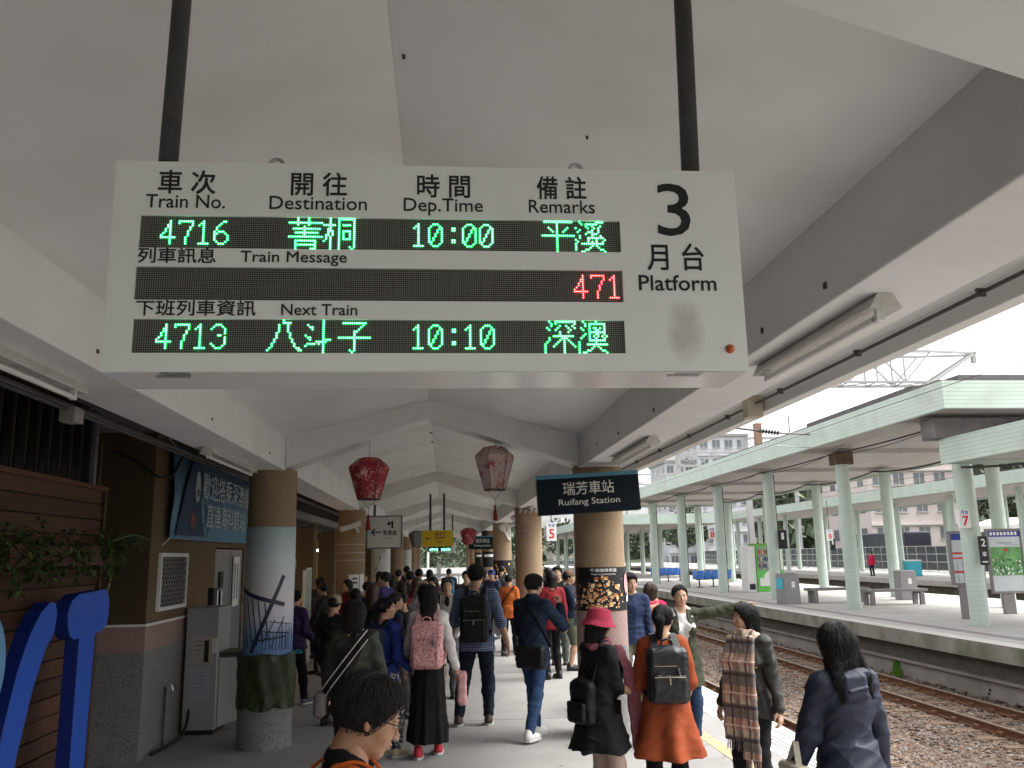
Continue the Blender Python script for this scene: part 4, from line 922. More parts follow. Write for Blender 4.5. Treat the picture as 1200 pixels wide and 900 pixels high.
M_sof = mat('soffit paint', (.50,.47,.45), .8, var=.12, vs_=.6, dirt=(.7, (.33,.30,.28), .5)); M_conc2 = mat('stained bare concrete', (.26,.25,.25), .9, var=.6, vs_=1.1, dirt=(.9, (.05,.05,.055), .9))
M_roofg = mat('roof felt', (.14,.13,.13), .9, var=.3)
def canopy(name, label, x0, x1, y0, y1, zb, zt, joints=(), beams=(), rows=True):
    t = thing(name, label, 'canopy', (x0, y0, zb)); f = lambda *a: MB().box(a[0]-x0, a[1]-x0, a[2]-y0, a[3]-y0, a[4]-zb, a[5]-zb)
    f(x0, x0+.12, y0, y1, zb, zt).build('fascia', M_mint, t); f(x0+.121, x1-.121, y0, y0+.12, zb, zt).build('fascia', M_mint, t); f(x1-.12, x1, y0, y1, zb, zt).build('fascia', M_mint, t); f(x0+.121, x1-.121, y1-.12, y1, zb, zt).build('fascia', M_mint, t)
    f(x0+.121, x1-.121, y0+.121, y1-.121, zb+.12, zb+.3).build('soffit', M_sof, t)
    for y in beams: f(x0+.121, x1-.121, y-.16, y+.16, zb-.02, zb+.119).build('cross_beam', M_sof, t)
    return t
CA = canopy('far_canopy', 'long mint tiled canopy over the opposite platform, with a dark roof upstand', 10.9, 18.35, 17.6, 57, 4.93, 5.55, beams=[19.8+6.24*k for k in range(6)])
MB().box(.5, 6.9, .3, 39, .45, .60).build('roof_deck', M_roofg, CA)
m = MB().box(.25, 1.0, .5, 17, .60, .74); m.box(.6, 1.4, 2.2, 8.5, .741, .95); m.box(.5, 5.6, .15, 1.2, .601, .78); m.build('roof_upstand', M_roofg, CA)
CB = canopy('near_end_canopy', 'lower mint tiled canopy at the right edge over the opposite platform', 11.7, 18.3, 6.5, 19.3, 3.87, 4.46, beams=[13.4])
t = thing('link_beam', 'stained grey concrete beam between the two mint canopies of the opposite platform', 'beam', (12, 19.1, 4.47))
MB().box(-.5, 6.0, -.05, .55, 0, .45).build('beam', M_conc2, t)
CC = canopy('far_end_canopy', 'lower mint canopy further along the opposite platform', 11.3, 20.2, 60.5, 118, 3.95, 4.65)
MB().tube([(0,0,0), (.0,.3,1.9)], .06, 8).build('drain_pipe', M_white, CB).location = (5.2, 10.4, .0)
# columns
cnum = ['first','second','third','fourth','fifth','sixth','seventh']
def fcolumn(x, y, zt, label, cap=False, pipe=True, r=.205):
    t = thing('tiled_column', label, 'column', (x, y, ZP), 0, 'mint tiled columns of the opposite platform')
    MB().cyl(0, 0, 0, zt-ZP-(.4 if cap else 0), r, 20).build('shaft', M_mintc, t, smooth=True)
    if cap: MB().box(-.27, .27, -.27, .27, zt-ZP-.399, zt-ZP).build('bare_capital', mat('exposed rusty concrete', (.16,.11,.08), .9, var=.5, vs_=8), t)
    if pipe: MB().tube([(r+.03, .05, .0), (r+.03, .05, zt-ZP-.1)], .035, 6).build('downpipe', mat('dark downpipe', (.10,.095,.09), .7), t)
    return t
YF = [19.7+6.24*k for k in range(7)]
for k, y in enumerate(YF[:6]):
    zt = 3.9 if k == 0 else 4.95
    lbl = {0:'mint column at the right with the red number 7 sign and black number 2 plate', 1:'mint column with a bare rusty concrete capital, in front of the long bench', 2:'mint column beside the grey litter bin and vending machine',
           3:'mint column in front of the blue seats with the number 8 sign', 4:'mint column between the two groups of blue seats', 5:'mint column left of the further blue seats'}[k]
    fcolumn(12.45, y, zt, lbl, cap=(k == 1), pipe=k not in (1,))
for k, y in enumerate(YF[:6]):
    zt = 3.9 if k == 0 else 4.95
    lbl = {0:'back mint column carrying the green map board at the right edge', 1:'back row mint column beside the far litter bin', 2:'back row mint column left of the long bench, with dark streaks',
           3:'back row mint column hidden behind the vending machine', 4:'back row mint column right of the number 8 sign', 5:'back row mint column beyond the further blue seats'}[k]
    fcolumn(16.95, y+5.9 if k else 25.2, zt if k else 4.95, lbl) if k else fcolumn(16.9, 25.2, 4.95, lbl)
for k in range(6):
    fcolumn(12.5, 63+6.5*k, 3.96, 'distant mint column under the far low canopy, number %d from its near end in the front row' % (k+1), pipe=False)
    fcolumn(17.5, 63+6.5*k, 3.96, 'distant mint column under the far low canopy, number %d from its near end in the back row' % (k+1), pipe=False)
# near extra column at right edge under low canopy
fcolumn(12.45, 13.4, 3.9, 'nearest mint column of the low right canopy, beyond the picture edge'); fcolumn(16.9, 19.6, 3.9, 'slim mint column at the right edge behind the map board')
# cables slung under the canopy edge
def cable(label, pts, r=.012, sag=.12, m=None, seg=8, cat='cable', name='slung_cable'):
    P = []
    for a, b in zip(pts[:-1], pts[1:]):
        a, b = Vector(a), Vector(b)
        for k in range(seg): u = k/seg; p = a.lerp(b, u); p.z -= sag*4*u*(1-u); P.append(p)
    P.append(Vector(pts[-1])); o0 = Vector(pts[0]); mb = MB().tube([p-o0 for p in P], r, 5)
    o = mb.build(name, m or M_wire); o.location = o0; tag(o, label, cat); return o
cable('dark cable bundle slung between the front column heads of the long mint canopy', [(12.2, y, 4.90) for y in YF[:6]], .022, .05)
cable('thin second cable looping between the same column heads', [(12.1, y, 4.88) for y in YF[:6]], .010, .16)
cable('cable run along the back row of column heads', [(16.6, y+6.1, 4.88) for y in YF[:5]], .03, .15)
cable('cable under the low right canopy from column to column', [(12.2, 13.4, 3.8), (12.2, 19.3, 3.8)], .03, .15)
MB()
# ---- number signs
M_red = mat('red numeral', (.55,.02,.03), .5); M_blue = mat('blue sign print', (.02,.04,.28), .5)
def number_sign(n, label, x, y, z0, w_=.42, h_=.62):
    t = thing('platform_number_sign', label, 'sign', (x, y, z0)); MB().box(-w_/2, w_/2, 0, .10, 0, h_).build('panel', M_white, t, bevel=.004)
    text(n, h_*.72, M_red, (0, -.004, h_*.36), t, align='CENTER', bold=.012); text('月台', h_*.22, M_blue, (0, -.004, h_*.84), t, align='CENTER', wide=w_*.7, bold=.002)
    return t
number_sign('7', 'white platform 7 sign with red numeral on the right-hand mint column', 12.16, 19.35, 2.38, .27, .43)
number_sign('8', 'white platform 8 sign on the fourth mint column, above the blue seats', 11.95, 38.0, 2.50, .27, .50)
number_sign('8', 'second platform 8 sign hanging deeper between the columns near the pink building', 22.2, 48.5, 2.45, .34, .62)
number_sign('5', 'white platform 5 sign seen left of the big station name sign', 3.66, 29.5, 2.40, .34, .62)
t = bpy.data.objects['platform_number_sign.003']; MB().tube([(0,.05,.62), (0,.05,1.5)], .02, 6).build('hanger', M_dsteel, t); MB().bar((0,.05,1.5), (-1.0,.05,1.5), .04).build('bracket', M_dsteel, t)
t = bpy.data.objects['platform_number_sign.002']; MB().tube([(0,.05,.62), (0,.05,2.3)], .02, 6).build('hanger', M_dsteel, t)
t = thing('car_position_plate', 'black plate with white number 2 on the side of the right mint column', 'sign', (12.47, 19.3, 1.53))
MB().box(-.07, .13, 0, .04, 0, .66).build('plate', M_black, t); text('2', .24, M_white, (.03, -.003, .50), t, align='CENTER', bold=.006); text('車', .12, M_white, (.03, -.003, .24), t, align='CENTER', bold=.002)
MB().box(-.04, .10, -.004, 0, .06, .09).build('print', M_white, t)
for k, (x, y, z) in enumerate(((12.75, 31.9, 2.0), (24.4, 53, 1.9))):
    t = thing('car_position_plate', ('small black plate on the column by the vending machine', 'small black plate on a thin column beyond the fence')[k], 'sign', (x, y, z)); MB().box(-.16, .16, 0, .04, 0, .7).build('plate', M_black, t); MB().box(-.05, .05, -.004, 0, .35, .6).build('print', M_white, t)
# ---- timetable stand and map board
def board_frame(t, w_, h_, z0, legs, m=None):
    m = m or M_steelg
    b = MB(); b.box(-w_/2-.06, -w_/2, -.06, .06, z0-.06, z0+h_+.06); b.box(w_/2, w_/2+.06, -.06, .06, z0-.06, z0+h_+.06); b.box(-w_/2, w_/2, -.06, .06, z0-.06, z0); b.box(-w_/2, w_/2, -.06, .06, z0+h_, z0+h_+.06); b.build('frame', m, t, bevel=.01)
    for x, lw in legs: MB().box(x-lw/2, x+lw/2, -.04, .04, 0, z0-.061).build('leg', m, t, bevel=.006)
M_steelg = mat('grey purple steel', (.22,.20,.20), .5, var=.1)
t = thing('timetable_stand', 'grey framed timetable stand with red and blue rows beside the number 7 column', 'notice board', (13.28, 21.5, ZP))
board_frame(t, .50, 1.25, .90, [(0, .30)])
MB().box(-.25, .25, -.03, .03, .9, 2.15).build('sheet', mat('pale sheet', (.55,.60,.62), .6, var=.1), t)
for z, h, mm_ in ((1.98,.16,M_blue), (1.62,.05,M_red), (1.5,.04,M_red), (1.15,.05,M_red)): MB().box(-.24, .24, -.036, -.031, z, z+h).build('print', mm_, t)
for x in (-.15, 0, .15): MB().box(x, x+.012, -.036, -.031, .93, 1.45).build('print', mat('grey ink', (.2,.2,.2), .6), t)
t = thing('map_board', 'wide green illustrated tourist map board on legs at the right edge', 'notice board', (15.36, 22.8, ZP))
board_frame(t, 1.35, 1.62, .60, [(-.1, .5), (.75, .12)])
mgm = mat('green map print', (.16,.40,.13), .5, var=.5, vs_=5); MB().box(-.675, .675, -.03, .03, .6, 2.22).build('sheet', mat('pale sheet', (.55,.60,.62), .6, var=.1), t)
MB().box(-.67, .67, -.036, -.031, 1.02, 1.78).build('print', mgm, t); MB().box(-.67, .67, -.036, -.031, 2.06, 2.215).build('print', M_blue, t); MB().box(-.3, .3, -.036, -.031, 1.88, 1.90).build('print', mat('grey ink', (.2,.2,.2), .6), t); MB().box(.0, .6, -.036, -.031, 1.83, 1.84).build('print', mat('grey ink', (.2,.2,.2), .6), t)
random.seed(8); a, b = MB(), MB()
for k in range(60):
    x, z = random.uniform(-.6, .6), random.uniform(1.05, 1.45); s = random.uniform(.015, .035); (a if k % 2 else b).box(x-s, x+s, -.041-k*.0001, -.037, z-s, z+s)
a.build('print', M_white, t, kind='stuff'); b.build('print', mat('dark green print', (.02,.10,.05), .6), t, kind='stuff'); MB().box(-.06, .06, -.041, -.037, 1.66, 1.74).build('print', M_red, t)
c_ = MB()
for k in range(8): c_.box(-.6+k*.15, -.6+k*.15+.1, -.042, -.037, 2.10, 2.19)
c_.build('print', M_white, t, kind='stuff')
t.scale = (.68, 1, 1)
# ---- benches, bins, vending, seats
def bench(label, x, y, rz):
    t = thing('platform_bench', label, 'bench', (x, y, ZP), rz, 'grey benches'); m_ = mat('grey stone bench', (.22,.21,.21), .8, var=.15)
    for k in range(4): MB().box(-1.05, 1.05, -.26+.135*k, -.26+.135*k+.125, .42, .50).build('slat', m_, t, bevel=.006)
    for s in (-.85, .85):
        for e in (-.2, .2): MB().box(s-.07, s+.07, e-.05, e+.05, 0, .419).build('leg', m_, t)
        MB().box(s-.06, s+.06, -.149, .149, .34, .418).build('brace', m_, t)
bench('long grey bench left half, left of the bare-capital column', 13.5, 29.4, math.radians(2)); bench('grey bench right of the bare-capital column', 14.6, 27.6, math.radians(2))
def litter_bin(label, x, y, rz, side=None):
    t = thing('litter_bin', label, 'bin', (x, y, ZP), rz); m_ = mat('brushed grey bin', (.27,.26,.265), .45, metal=.3, var=.08)
    m = MB().prism([(-.29,0), (.29,0), (.28,.92), (.24,1.02), (-.27,1.02)], lambda u, v: (u, -.3, v), lambda u, v: (u, .3, v)); m.build('body', m_, t, bevel=.015)
    for s in (-.16, .16): MB().box(s*.8-.07, s*.8+.07, -.12, .12, 1.0205, 1.03).build('opening', M_black, t)
    if side: MB().box(-.297, -.287, -.22, .22, .5, .85).build('sticker', side, t)
    MB().box(-.02, .1, -.306, -.301, .55, .75).build('sticker', M_white, t); MB().box(-.06, .0, -.306, -.301, .25, .26).build('handle', M_dsteel, t)
litter_bin('grey litter bin with a turquoise side sticker by the third mint column', 11.75, 29.3, math.radians(8), mat('turquoise', (.05,.40,.50), .5)); litter_bin('grey litter bin with two round openings, right of the benches', 16.4, 30.1, math.radians(-6))
t = thing('vending_machine', 'white and green drinks vending machine on the opposite platform', 'vending machine', (13.95, 38.6, ZP))
MB().box(-.42, -.02, -.4, .5, 0, 2.0).build('side_cabinet', M_white, t, bevel=.01); MB().box(0, 1.25, -.45, .5, 0, 2.05).build('body', mat('vending green', (.14,.5,.10), .5), t, bevel=.01)
MB().box(.06, .55, -.47, -.451, .95, 1.95).build('display_window', mat('product window', (.35,.38,.34), .2, var=.4, vs_=9), t); MB().box(.6, 1.2, -.47, -.451, .95, 1.98).build('front_panel', M_white, t)
for r_ in range(3):
    for c in range(5): MB().cyl(.12+c*.09, -.50, 1.05+r_*.3, 1.22+r_*.3, .025, 8).build('bottle', random.choice(SC), t)
MB().box(.1, .6, -.47, -.451, .25, .6).build('flap', M_white, t); m = MB(); m.add([(.7+.4*math.cos(a), -.456, .6+.35*math.sin(a)) for a in [2*PI*k/16 for k in range(16)]], [tuple(range(16))]); m.build('print', M_white, t)
MB().box(-.36, -.1, -.41, -.401, .1, .35).build('flap', M_black, t); MB().box(0, 1.25, -.46, .5, 2.051, 2.12).build('top', mat('olive top', (.25,.3,.1), .6), t); MB().lathe(1.0, 0, [(.22,2.121), (.2,2.3), (.06,2.5), (.06,2.9)], 12).build('bottle_ornament', M_white, t, smooth=True)
M_seat = mat('blue plastic seat', (.035,.16,.50), .4)
ss = MB().prism([(-.2,.42), (.2,.44), (.2,.47), (-.16,.455), (-.28,.85), (-.31,.84)], lambda u, v: (-.17, -u, v), lambda u, v: (.17, -u, v)).mesh('seat', M_seat); sc_leg = MB().box(-.03, .03, -.22, .22, 0, .03).box(-.025, .025, -.03, .03, .03, .40).mesh('leg', M_dsteel)
def seat_row(label, x, y, n):
    t = thing('seat_row', label, 'seats', (x, y, ZP), math.radians(28), 'blue seats of the opposite platform')
    for k in range(n):
        o = link('seat', ss, t); o.location = ((k-(n-1)/2)*.52, 0, 0)
        o = link('seat', ss, t); o.location = ((k-(n-1)/2)*.52, .12, 0); o.rotation_euler.z = PI
    for k in (-.42, 0, .42): o = link('leg', sc_leg, t); o.location = (k*n*.47, 0, 0)
    MB().box(-n*.24, n*.24, -.03, .03, .38, .42).build('beam', M_dsteel, t)
seat_row('row of blue back-to-back seats nearer the vending machine', 13.9, 44.5, 5); seat_row('further row of blue back-to-back seats', 14.0, 54.0, 5)

# ================================================================== THIRD PLATFORM, NOISE FENCE
P3 = 27.2
for k in range(2):
    for s in (-.55, .55): MB().prism(rail_prof, lambda u, v: (21.5+3.6*k+s+u, -6, v+ZT), lambda u, v: (21.5+3.6*k+s+u, 150, v+ZT)).build('far_rail', M_rust, kind='structure')
MB().box(19.2, 27.4, -6, 160, -1.3, -1.02).build('ballast_bed', M_bal, kind='structure')
MB().box(18.9, 19.39, -4, 150, -1.25, ZP-.31).build('platform_wall', M_wall, kind='structure')
MB().box(P3, 40, -4, 160, ZP-.3, ZP).build('third_platform_floor', M_plat, kind='structure'); MB().box(P3+.2, P3+.5, -4, 160, -1.2, ZP-.301).build('third_platform_wall', mat('dark brick wall', (.10,.09,.07), .9, var=.4, vs_=2, dirt=(3, (.2,.2,.15), .5)), kind='structure')
CD = canopy('third_canopy', 'thin mint canopy over the third platform beyond the opposite one', 28.0, 35.5, 20, 92, 5.0, 5.65)
for k in range(11):
    y = 36+6.2*k
    for j, x in enumerate((29.6, 33.6)):
        t = thing('thin_mint_column', 'thin mint column of the third platform, %s row, number %d from the right' % (('front','back')[j], k+1), 'column', (x, y+j*1.0, ZP), 0, 'columns of the third platform')
        MB().cyl(0, 0, 0, 4.84, .19, 14).build('shaft', M_mintc, t, smooth=True)
# noise fence: posts, rails and single dark panes
fn = thing('noise_fence', 'dark blue glass fence with white grid framing behind the third platform', 'fence', (37.5, 40, ZP))
pane = MB().box(-.01, .01, .03, 1.37, 0, .56).mesh('pane', mat('dark blue glass', (.035,.05,.065), .25, var=.3, vs_=.3, spec=.6)); wf = mat('white fence frame', (.55,.56,.56), .6)
for k in range(60):
    for r_ in range(3): o = link('pane', pane, fn); o.location = (0, k*1.4, .12+r_*.6)
fp = MB().box(-.04, .04, -.03, .03, 0, 1.95).mesh('post', wf)
for k in range(61): o = link('post', fp, fn); o.location = (-.0, k*1.4, 0)
for z in (.06, .69, 1.29, 1.90): MB().box(-.03, .02, -.2, 84.2, z, z+.05).build('rail', wf, fn)
# vehicles / people / coolers on the third platform
t = thing('turquoise_cooler', 'turquoise box standing on the third platform', 'box', (30.2, 54.5, ZP)); MB().box(-.5, .5, -.4, .4, 0, .95).build('box', mat('turquoise', (.05,.40,.50), .5), t, bevel=.03); MB().box(-.52, .52, -.42, .42, .951, 1.05).build('lid', M_white, t, bevel=.02)
# white roofed shed
t = thing('white_roof_shed', 'low building with a long white curved roof beyond the fence', 'building', (44, 58, 0))
MB().box(0, 9, -9, 10, 0, 3.2).build('wall', mat('dim wall', (.25,.24,.23), .8, var=.3, vs_=.4), t)
m = MB(); P = [(-1.0,3.1), (-.8,3.6), (1.5,4.2), (5,4.3), (9,3.7), (10,3.1)]; m.prism(P, lambda u, v: (u, -10, v), lambda u, v: (u, 11, v)); m.build('roof', M_white, t)
for k in range(7): MB().box(-.05, -.001, -8+k*2.5, -6.4+k*2.5, 1.2, 2.4).build('window', M_black, t)
t = thing('parked_bus', 'dark coach parked behind the noise fence', 'bus', (42, 80, 0)); MB().box(-1.2, 1.2, -6, 6, .4, 3.4).build('body', mat('dark coach', (.03,.03,.045), .3), t, bevel=.15)
for k in range(5): MB().box(-1.215, -1.201, -5.5+k*2.2, -3.5+k*2.2, 1.9, 3.0).build('window', mat('coach glass', (.08,.09,.11), .1), t)
for y in (-4, 4): 
    for x in (-1.1, 1.1): MB().lathe(0, 0, [(.48,-.14), (.48,.14)], 16).build('wheel', M_black, t).matrix_basis = Matrix.Translation((x, y, .48)) @ Matrix.Rotation(PI/2, 4, 'Y')

# ================================================================== CATENARY
M_gal = mat('galvanised steel', (.38,.38,.38), .5, metal=.3); M_galr = mat('weathered steel', (.26,.23,.22), .6)
def truss(t, a, b, h, w_, n, m):
    a, b = Vector(a), Vector(b); d = (b-a); L_ = d.length; s = Vector((-d.y, d.x, 0)).normalized()*w_/2; up = Vector((0,0,h))
    c = MB()
    for k in (-1, 1):
        for z in (0, 1): c.bar(a+s*k+up*z, b+s*k+up*z, .09)
    c.build('chord', m, t); l_ = MB()
    for i in range(n):
        p, q = a.lerp(b, i/n), a.lerp(b, (i+1)/n)
        for k in (-1, 1):
            l_.bar(p+s*k, p+s*k+up, .05)
            if i % 2: l_.bar(p+s*k, q+s*k+up, .05)
            else: l_.bar(p+s*k+up, q+s*k, .05)
        l_.bar(p+s, p-s, .04); l_.bar(p+s+up, p-s+up, .04); l_.bar(p+s, q-s, .035)
    l_.build('lattice', m, t)
t = thing('catenary_gantry', 'steel lattice gantry arm crossing above the long mint canopy', 'gantry', (0, 30, 0))
truss(t, (3, 0, 7.95), (18.0, 0, 7.95), 1.15, .9, 14, M_gal)
c = MB(); 
for k in (-.45, .45): c.bar((18.0, k, 7.95), (19.9, k*.4, 9.1), .10); c.bar((18.0, k, 9.1), (19.9, k*.4, 9.1), .08)
c.bar((19.9,-.25,9.1), (19.9,.25,9.1), .1); c.bar((19.95,0,8.75), (19.95,0,9.2), .14); c.build('arm_end', M_gal, t)
for x in (2.98,): MB().box(x-.10, x+.10, -.12, .12, 0, 9.1).build('mast', M_galr, t)
for g, (y, x0, x1, z) in enumerate(((95, 8, 40, 9.5), (70, 19.5, 44, 9.0), (58, 21, 42, 8.6), (130, 6, 40, 9))):
    t = thing('catenary_gantry', 'distant lattice gantry number %s over the tracks beyond the columns' % ('one','two','three','four')[g], 'gantry', (x0, y, 0)); truss(t, (0,0,z), (x1-x0,0,z), 1.1, .8, 16, M_gal)
    for x in (0, x1-x0): MB().box(x-.18, x+.18, -.18, .18, -.9, z+1.1).build('mast', M_gal, t)
for k in range(9):
    y = 26+13*k; t = thing('catenary_mast', 'slim steel catenary mast just beyond the opposite platform, %s from the right' % ('nearest','second','third','fourth','fifth','sixth','seventh','eighth','ninth')[k], 'mast', (25.0, y, -1), 0, 'catenary masts between the platforms')
    MB().box(-.12, .12, -.12, .12, 0, 9.4).build('pole', M_gal, t); MB().bar((0,0,7.2), (-2.6,0,7.6), .06).build('bracket', M_gal, t); MB().bar((0,0,8.4), (-2.4,0,7.7), .04).build('stay', M_gal, t); MB().tube([(-.9,0,7.35), (-.5,0,7.28)], .08, 8).build('insulator', M_dsteel, t)
for k, (x, z) in enumerate(((22.6,5.0), (22.6,6.4), (21.2,5.1), (24.9,7.6))):
    cable(('lower taut contact wire just beyond the opposite platform', 'sagging messenger wire just beyond the opposite platform', 'thin contact wire nearest the back mint columns', 'feeder wire on the slim catenary masts')[k], [(x, 10+13*j, z) for j in range(10)], .012, .3 if k % 2 else .03, M_dsteel, cat='wire', name='overhead_wire')
# cantilever with insulator near the column with bare capital
t = thing('catenary_cantilever', 'horizontal catenary cantilever with a dark ribbed insulator in front of the mint fascia', 'cantilever', (8.6, 24.6, 5.3))
MB().tube([(0,0,.25), (.8,0,.15)], .03, 8).build('bracket', M_dsteel, t)
MB().lathe(0, 0, [(.02,0)]+[q for k in range(7) for q in ((.035,.02+.09*k), (.085,.05+.09*k), (.035,.08+.09*k))]+[(.02,.66)], 12).build('insulator', M_dsteel, t, smooth=False).matrix_basis = Matrix.Translation((.75,0,.16)) @ Matrix.Rotation(PI/2+.12, 4, 'Y')
MB().tube([(1.4,0,.09), (3.9,0,-.05)], .028, 8).build('tube', M_galr, t); MB().tube([(1.7,0,.08), (1.7,0,.62)], .02, 6).build('dropper', M_galr, t); MB().tube([(3.0,0,-.45), (3.4,0,-.22), (3.8,0,-.14)], .016, 6).build('steady_arm', M_gal, t); MB().tube([(1.3,0,-.3), (2.6,0,-.38), (3.6,0,-.3)], .016, 6).build('steady_arm', M_gal, t)
t = thing('rusty_counterweight', 'rust brown weight post hanging from the overhead line', 'counterweight', (12.5, 33, 5.95)); MB().box(-.13, .13, -.13, .13, 0, 1.0).build('weights', mat('rust post', (.30,.19,.13), .8), t); MB().tube([(0,0,1), (.1,0,3.2)], .015, 5).build('rope', M_wire, t)
for k, (x, z, lb) in enumerate(((5.2, 4.7, 'contact wire above the near track'), (9.3, 4.9, 'contact wire above the track by the opposite platform'), (5.2, 6.0, 'upper messenger wire above the near track'), (9.3, 6.2, 'upper messenger wire above the far track'))):
    cable(lb, [(x, -6+24*j, z) for j in range(7)], .007, .15 if k > 1 else .02, M_dsteel, cat='wire', name='overhead_wire')

# ================================================================== BACKDROP
def facade(name, label, x, y, w_, d, h, rz, wall, rows, cols, ww_, wh, extras=None):
    t = thing(name, label, 'building', (x, y, -1.5), rz)
    MB().box(0, w_, 0, d, 0, h).build('wall', wall, t); MB().box(-.3, w_+.3, -.3, d+.3, h+.001, h+.5).build('roof', mat('roof grey', (.3,.29,.29), .9), t)
    wm = mat('hazed window glass', (.20,.21,.225), .2, var=.4, vs_=1); fm = mat('window trim', (.5,.5,.49), .6)  # glass tone lightened to imitate distance haze
    me = MB().box(-ww_/2, ww_/2, -.06, -.01, 0, wh).mesh('window', wm); fr = MB()
    fr.box(-ww_/2-.1, ww_/2+.1, -.2, -.061, -.12, -.001); fr.box(-.04, .04, -.1, -.061, 0, wh); me2 = fr.mesh('frame', fm)
    ms = MB().box(-.06, -.01, -ww_/2, ww_/2, 0, wh).mesh('window', wm)
    for r_ in range(rows):
        for c in range(cols):
            o = link('window', me, t); o.location = ((c+.5)*w_/cols, 0, 1.4+r_*h/rows); f = link('frame', me2, o)
        for c in range(max(2, int(d/3.5))): o = link('window', ms, t); o.location = (0, (c+.5)*d/max(2, int(d/3.5)), 1.4+r_*h/rows)
    for r_ in range(1, rows): MB().box(-.12, w_+.12, -.35, -.001, r_*h/rows-.1, r_*h/rows+.05).build('ledge', fm, t)
    random.seed(int(x)); rb_ = MB().box(-.9, .9, -.7, .7, 0, 1.3).mesh('tank', M_white)
    for k in range(3): o = link('rooftop_tank', rb_, t); o.location = (w_*(.2+.3*k), d*.4, h+.501)
    return t
M_vio = mat('hazed violet wall', (.58,.575,.61), .8, var=.15, vs_=.2); M_pnk = mat('hazed pink tiled wall', (.66,.57,.55), .8, var=.15, vs_=.3); M_crm = mat('cream wall', (.5,.47,.42), .8, var=.2, vs_=.3)  # violet and pink paled, distance haze put into the wall colour
facade('apartment_block', 'pale violet stepped apartment block rising above the mint canopy', 47, 155, 9.5, 12, 24.5, 0, M_vio, 7, 4, 1.4, 1.5)
facade('apartment_block', 'lower wing of the pale violet apartment block', 41.5, 158, 5.4, 12, 20, 0, M_vio, 6, 3, 1.2, 1.4)
facade('pink_building', 'pink tiled building seen between the mint columns at the right', 47, 92, 12, 14, 15, 0, M_pnk, 5, 5, 1.2, 1.3)
facade('pink_building', 'second pink tiled building at the far right behind the map board', 66, 80, 22, 14, 18, math.radians(-8), M_pnk, 5, 8, 1.2, 1.3)
facade('cream_building', 'cream block behind the far gantries', 22, 175, 14, 12, 9, 0, M_crm, 4, 6, 1.2, 1.2)
facade('cream_building', 'low cream building left of the apartment block', 10, 190, 10, 12, 8, 0, M_crm, 2, 5, 1.3, 1.2)
# railings and clutter at the bright end of the platform
t = thing('end_wall', 'white painted low wall closing the far end of the platform', 'wall', (0, 70, 0))
for x0, x1 in ((-4.5, -.6), (-.3, 3.2)): MB().box(x0, x1, 0, .2, 0, 1.05).build('wall_panel', M_white, t)
MB().box(-.6, -.3, -.1, .3, 0, 1.35).build('pillar', M_conc2, t)
t = thing('end_barrier', 'pale horizontal barrier crossing the far end of the platform', 'barrier', (0, 62, 0))
MB().box(-3.2, 3.3, 0, .08, .55, .75).build('rail', M_edge, t)
for x in (-3, -1, 1, 3): MB().box(x-.04, x+.04, .081, .14, 0, .75).build('post', M_galr, t)
t = thing('white_mast', 'white pole with signs at the far end of the platform', 'mast', (2.1, 74, 0)); MB().cyl(0, 0, 0, 9, .14, 10).build('pole', M_white, t); MB().box(-.5, .5, -.1, .0, 3.6, 4.4).build('plate', mat('pink plate', (.5,.25,.28), .6), t)
t = thing('white_mast', 'thin white pole left of centre at the far end of the platform', 'mast', (-1.4, 74, 0)); MB().cyl(0, 0, 0, 9, .09, 10).build('pole', M_white, t)
# hills with wooded cover, trees one can tell apart
Mh = mat('wooded hillside', (.05,.075,.035), .95, var=.5, vs_=.15)
m = MB(); nx, ny = 60, 24
def hill(x, y): return max(0, 36*math.exp(-((x-135)/52)**2-((y-230)/90)**2)+7*math.exp(-((x+5)/50)**2-((y-240)/45)**2))-1.7
for j in range(ny+1):
    for i in range(nx+1): x, y = -160+i*7.5, 95+j*12; m.v.append((x, y, hill(x, y)))
for j in range(ny):
    for i in range(nx): a = j*(nx+1)+i; m.f.append((a, a+1, a+nx+2, a+nx+1))
m.build('hills', Mh, kind='structure', smooth=True)
MF = [mat('hazed crown leaf %d' % i, c, .7) for i, c in enumerate(((.055,.075,.045), (.085,.11,.06), (.12,.145,.085), (.035,.05,.032)))]  # greens greyed and lightened, haze painted into the leaves
def leafcloud(name, P, S, parent=None, seed=0, kind=None):
    r = np.random.default_rng(seed); n = len(P)
    a = r.normal(size=(n,3)); a /= np.linalg.norm(a, axis=1)[:,None]; b = np.cross(a, r.normal(size=(n,3))); b /= np.linalg.norm(b, axis=1)[:,None]; S = S[:,None]
    V = np.stack([P-a*S, P+b*S*.6, P+a*S, P-b*S*.6], 1).reshape(-1,3); me = bpy.data.meshes.new(name)
    me.from_pydata(V.tolist(), [], np.arange(4*n).reshape(-1,4).tolist())
    for q in MF: me.materials.append(q)
    me.polygons.foreach_set('material_index', r.choice(4, n, p=(.35,.3,.12,.23))); me.update(); return link(name, me, parent, kind=kind)
def cloud(r, n, c, R, k=9):
    cs = r.normal(size=(k,3)); cs /= np.linalg.norm(cs, axis=1)[:,None]; cs *= r.uniform(.3,.75,(k,1)); idx = r.integers(0, k, n)
    d = r.normal(size=(n,3)); d /= np.linalg.norm(d, axis=1)[:,None]; p = cs[idx]+d*(r.random((n,1))**.4)*r.uniform(.25,.45,(k,1))[idx]
    return np.array(c)+p*np.array(R)
